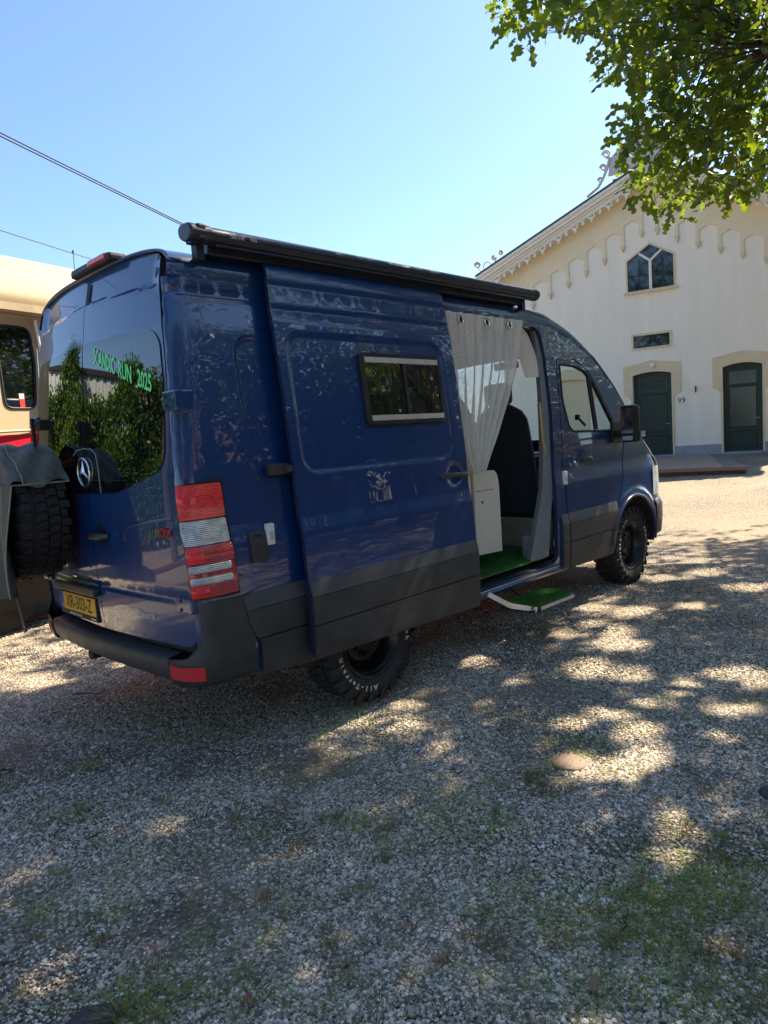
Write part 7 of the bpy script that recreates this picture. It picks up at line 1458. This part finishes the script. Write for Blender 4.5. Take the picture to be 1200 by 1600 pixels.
def tree(label, c, hgt, R, seed, m='tree_leaf', trunk=True, zc=None):
    t = thing('tree' if trunk else 'shrub', label, 'tree' if trunk else 'shrub'); rg = np.random.RandomState(seed); n = int(130*(R/3)**1.5)+60
    d = rg.randn(n, 3); d /= np.linalg.norm(d, axis=1)[:, None]; rr = (.45+.55*rg.rand(n)**.5); z0 = hgt*.62 if trunk else hgt*.5; rz = hgt*.42 if trunk else hgt*.5
    wob = 1+.22*np.sin(4*d[:, 0]+seed)*np.sin(5*d[:, 1]+2*seed)+.15*np.sin(7*d[:, 2]+seed)
    Cc = np.array(c)+np.array([0, 0, z0])+d*(rr*wob)[:, None]*np.array([R, R, rz])
    cl = leaf_cloud(Cc, R*.19, 14 if trunk else 26, .36 if trunk else .14, seed+1, flat=.6); leaves_mesh(cl, QUAD_V, QUAD_F, 'crown', MT[m], t)
    if trunk:
        mb = MB(); c = Vector(c); mb.tube([c, c+Vector((.05, 0, hgt*.3)), c+Vector((-.1, .1, hgt*.85))], [.30, .22, .05], 8)
        for k in range(6): a = k*1.05+seed; mb.tube([c+Vector((0, 0, hgt*(.28+.05*k))), c+Vector((R*.35*math.cos(a), R*.35*math.sin(a), hgt*(.45+.06*k))), c+Vector((R*.75*math.cos(a), R*.75*math.sin(a), hgt*(.6+.05*k)))], [.12, .08, .03], 6)
        mb.build('trunk', MT['bark'], t)
for i, (lb, c, h_, R) in enumerate((('leafy tree near the yard edge, mirrored behind the small side window', (9, -17, 0), 11, 4.6), ('added bushy tree before the brick house, hiding a bright gap in the reflection', (14.8, -14.8, 0), 7.5, 3.2), ('added young bushy tree nearest the low hedge, covering a pale patch mid reflection', (11.5, -11.5, 0), 6.5, 2.6), ('large leafy tree mirrored over the front door of the van', (16, -18, 0), 13, 5.2), ('leafy tree mirrored in the rear quarter of the van', (-2, -13, 0), 10, 4.2), ('leafy tree next to the brick house on the right', (31, -15, 0), 12, 5.0), ('broad dark tree across the yard, left of the houses in the reflection', (2, -20, 0), 12, 4.5), ('tall tree behind the long brick house', (20, -34, 0), 15, 5.5), ('dark tree between the two brick houses', (23, -21, 0), 11, 4.0),  # both bushy trees are added only to cover a bright patch in the reflection
                                  ('round tree far right in the reflection on the van', (38, -13, 0), 10, 4.2), ('big tree behind the third brick house', (-14, -24, 0), 14, 5.5), ('slim tree behind the photographer', (-9, -15, 0), 11, 3.6), ('wide tree far behind the photographer, mirrored in the station windows', (-12.5, -.8, 0), 14.5, 5.0), ('short bushy tree right of the low hedge in the reflection', (19, -13.5, 0), 6.0, 3.2), ('bushy tree at the far right end of the low hedge', (27, -13, 0), 6.5, 3.6), ('second wide tree mirrored in the dark station doors', (-20, -17, 0), 15, 6.5))):
    tree(lb, c, h_, R, 20+i)
tree('yellow-green flowering shrub, mirrored low in the sliding door', (17, -10, 0), 3.0, 2.4, 40, 'yellow_leaf', False)
tree('added tall dark shrub before the long brick house, blocking its sunlit gable in the reflection', (10.8, -11.8, 0), 4.2, 2.6, 42, 'tree_leaf', False)  # added shrub, keeps the bright house gable out of the sliding door reflection
tree('dark green shrub beside the yellow one', (22, -11, 0), 2.6, 2.2, 41, 'tree_leaf', False)

hg = thing('low_hedge', 'long low dark green hedge across the yard, mirrored low on the van side', 'hedge')
rg = np.random.RandomState(77); n = 1500; u = rg.rand(n)
Cc = np.stack([7.6+19*u, -4.9+.3*u+rg.randn(n)*.28, rg.rand(n)**.8*(1.3+.15*np.sin(u*40))], 1)
leaves_mesh(leaf_cloud(Cc, .26, 20, .11, 78, flat=.8), QUAD_V, QUAD_F, 'hedge_leaves', MT['tree_leaf'], hg)
mb = MB(); mb.box((17.1, -4.75, .5), (18.8, .35, 1.0), fr=(Vector((.99988, .0158, 0)), Vector((-.0158, .99988, 0)), Vector((0, 0, 1)))); mb.build('hedge_stems', MT['twig'], hg)

# ------------------------------------------------------------------ loose gravel, grass, litter
def gn_pebbles():
    rg = np.random.RandomState(8); n = 820000
    th = YAW+rg.uniform(-.80, .80, n); r = 1.1+7.2*rg.rand(n)**.75; P = np.stack([CAM.x+r*np.cos(th), CAM.y+r*np.sin(th)], 1)
    dens = np.clip(1.25-(r/7.6), .12, 1); pt = np.sin(P[:, 0]*2.3+1.7*np.sin(P[:, 1]*1.9))+np.sin(P[:, 1]*3.1+1.3*np.sin(P[:, 0]*2.7))+.6*np.sin(P[:, 0]*7+P[:, 1]*5); P = P[rg.rand(n) < dens*np.where(pt > .9, .35, 1.0)]; r = np.hypot(P[:, 0]-CAM.x, P[:, 1]-CAM.y)
    z = np.array([.012*math.sin(x*.9+.7*y)+.008*math.sin(2.1*y-x)+.004*math.sin(5*x+3*y)-.02 for x, y in P])+.001
    V = np.column_stack([P, z]); me = bpy.data.meshes.new('gravel_stones'); me.vertices.add(len(V)); me.vertices.foreach_set('co', V.astype(np.float32).ravel())
    sz = rg.lognormal(-.05, .33, len(V))*.0042*(1+.05*r); a = me.attributes.new('psize', 'FLOAT', 'POINT'); a.data.foreach_set('value', sz.astype(np.float32))
    me.update(); o = link('gravel_stones', me, MT['pebble'], kind='stuff')
    tag(o, 'loose grey and white gravel stones covering the yard in the foreground', 'gravel')
    ng = bpy.data.node_groups.new('scatter_stones', 'GeometryNodeTree')
    ng.interface.new_socket('Geometry', in_out='INPUT', socket_type='NodeSocketGeometry'); ng.interface.new_socket('Geometry', in_out='OUTPUT', socket_type='NodeSocketGeometry')
    gi, go = ng.nodes.new('NodeGroupInput'), ng.nodes.new('NodeGroupOutput'); lk = ng.links.new
    join = ng.nodes.new('GeometryNodeJoinGeometry')
    for k in range(7):
        ic = ng.nodes.new('GeometryNodeMeshIcoSphere'); ic.inputs['Radius'].default_value = 1.0; ic.inputs['Subdivisions'].default_value = 2 if k < 3 else 1
        sp_ = ng.nodes.new('GeometryNodeSetPosition'); nz = ng.nodes.new('ShaderNodeTexNoise'); nz.noise_dimensions = '4D'; nz.inputs['W'].default_value = k*3.7; nz.inputs['Scale'].default_value = .9
        sb = ng.nodes.new('ShaderNodeVectorMath'); sb.operation = 'SUBTRACT'; sb.inputs[1].default_value = (.5, .5, .5)
        sc = ng.nodes.new('ShaderNodeVectorMath'); sc.operation = 'SCALE'; sc.inputs['Scale'].default_value = 1.7
        tf = ng.nodes.new('GeometryNodeTransform'); tf.inputs['Scale'].default_value = (1.15, .85+.05*k, .62+.05*(k % 3))
        sm_ = ng.nodes.new('GeometryNodeSetMaterial'); sm_.inputs['Material'].default_value = MT['pebble']
        gi_ = ng.nodes.new('GeometryNodeGeometryToInstance')
        lk(ic.outputs['Mesh'], sp_.inputs['Geometry']); lk(nz.outputs['Color'], sb.inputs[0]); lk(sb.outputs[0], sc.inputs[0]); lk(sc.outputs[0], sp_.inputs['Offset'])
        lk(sp_.outputs[0], tf.inputs[0]); lk(tf.outputs[0], sm_.inputs[0]); lk(sm_.outputs[0], gi_.inputs[0]); lk(gi_.outputs[0], join.inputs[0])
    ip = ng.nodes.new('GeometryNodeInstanceOnPoints'); ip.inputs['Pick Instance'].default_value = True
    ri = ng.nodes.new('FunctionNodeRandomValue'); ri.data_type = 'INT'; ri.inputs['Min'].default_value = 0; ri.inputs['Max'].default_value = 6
    ro = ng.nodes.new('FunctionNodeRandomValue'); ro.data_type = 'FLOAT_VECTOR'; ro.inputs['Min'].default_value = (-.5, -.5, 0); ro.inputs['Max'].default_value = (.5, .5, 6.28)
    at = ng.nodes.new('GeometryNodeInputNamedAttribute'); at.data_type = 'FLOAT'; at.inputs['Name'].default_value = 'psize'
    lk(gi.outputs[0], ip.inputs['Points']); lk(join.outputs[0], ip.inputs['Instance']); lk(ri.outputs[2], ip.inputs['Instance Index'])
    lk(ro.outputs[0], ip.inputs['Rotation']); lk(at.outputs[0], ip.inputs['Scale']); lk(ip.outputs[0], go.inputs[0])
    md = o.modifiers.new('scatter', 'NODES'); md.node_group = ng
gn_pebbles()
def blades(name, C2, nper, rad, hgt, w, m, seed, label, cat, spread=.6):
    rg = np.random.RandomState(seed); n = len(C2)*nper; c = np.repeat(np.array(C2), nper, 0); rr = np.repeat(rg.uniform(.4, 1.2, len(C2)), nper)
    q = c+rg.randn(n, 2)*rad*rr[:, None]*.6; a = rg.rand(n)*6.28; ln = (q-c)*spread+rg.randn(n, 2)*hgt*.35; H_ = hgt*(.4+.8*rg.rand(n))*rr; ww = w*(.6+.8*rg.rand(n))
    d = np.stack([np.cos(a), np.sin(a)], 1)*ww[:, None]; V = np.zeros((n, 5, 3)); z0 = -.018
    V[:, 0, :2] = q-d; V[:, 1, :2] = q+d; V[:, 2, :2] = q+ln*.45-d*.8; V[:, 3, :2] = q+ln*.45+d*.8; V[:, 4, :2] = q+ln; V[:, :2, 2] = z0; V[:, 2, 2] = V[:, 3, 2] = z0+H_*.6; V[:, 4, 2] = z0+H_*(.75+.3*rg.rand(n))
    F = (np.arange(n)[:, None, None]*5+np.array([[0, 1, 3], [0, 3, 2], [2, 3, 4]])[None]).reshape(-1, 3)
    o = link(name, np_mesh(V.reshape(-1, 3), F, name, tint=np.repeat(np.clip(rg.rand(n), 0, 1), 5)), m, kind='stuff'); tag(o, label, cat); return o
blades('grass', GRASS_G, 34, .085, .026, .0016, MT['grass'], 4, 'short green grass sprouting between the gravel stones', 'grass')
blades('dry_grass', GRASS_D, 44, .035, .042, .0012, MT['straw'], 5, 'straw-coloured dry grass tufts standing in the gravel', 'grass')
for i, (x, y, r, m_, lb) in enumerate(((-.02, -2.29, .085, 'disc', 'round reddish brown cover at the edge of the large sunlit patch'), (-2.235, -1.985, .075, 'disc2', 'dark round cover cut by the bottom edge of the picture at lower left'), (.26, -3.12, .07, 'disc2', 'dark cover at the right edge of the gravel'))):
    mb = MB(); P = [[Vector((x+rr*r*math.cos(a)*(1+.06*math.sin(3*a+i)), y+rr*r*math.sin(a)*(.95), z)) for a in np.linspace(0, 2*math.pi, 29)[:-1]] for rr, z in ((1.02, gnoise(x, y)-.03), (1.0, gnoise(x, y)-.010), (.93, gnoise(x, y)-.006), (.5, gnoise(x, y)-.005), (.01, gnoise(x, y)-.0045))]
    mb.grid(P, closed_v=True); o = mb.build('ground_cover', MT[m_]); tag(o, lb, 'cover', 'round covers set in the gravel')
def leaf_litter(x, y, ln, rz, m_, label):
    mb = MB(); V = OAK_V*ln; c, s = math.cos(rz), math.sin(rz); curl = random.Random(int(x*100)).uniform(.2, .6)
    mb.add([(x+v[0]*c-v[1]*s, y+v[0]*s+v[1]*c, .006+abs(v[1])*curl+.15*v[0]*v[0]/ln) for v in V], [tuple(f) for f in OAK_F], True); o = mb.build('fallen_leaf', MT[m_]); me = o.data
    a = me.attributes.new('tint', 'FLOAT', 'POINT'); a.data.foreach_set('value', [random.random()]*len(me.vertices)); tag(o, label, 'leaf', 'dry leaves lying on the gravel'); return o
for (x, y, ln, rz, m_, lb) in LITTER: leaf_litter(x, y, ln, rz, m_, lb)
for (x0, y0, x1, y1, r, lb) in TWIGS:
    mb = MB(); n_ = 7; mb.tube([(x0+(x1-x0)*k/n_+.012*math.sin(k*2.1), y0+(y1-y0)*k/n_+.012*math.cos(k*1.7), .010+.008*math.sin(k)) for k in range(n_+1)], [r*(1-.08*k) for k in range(n_+1)], 5); o = mb.build('twig', MT['twig']); tag(o, lb, 'twig', 'thin dead twigs on the gravel')
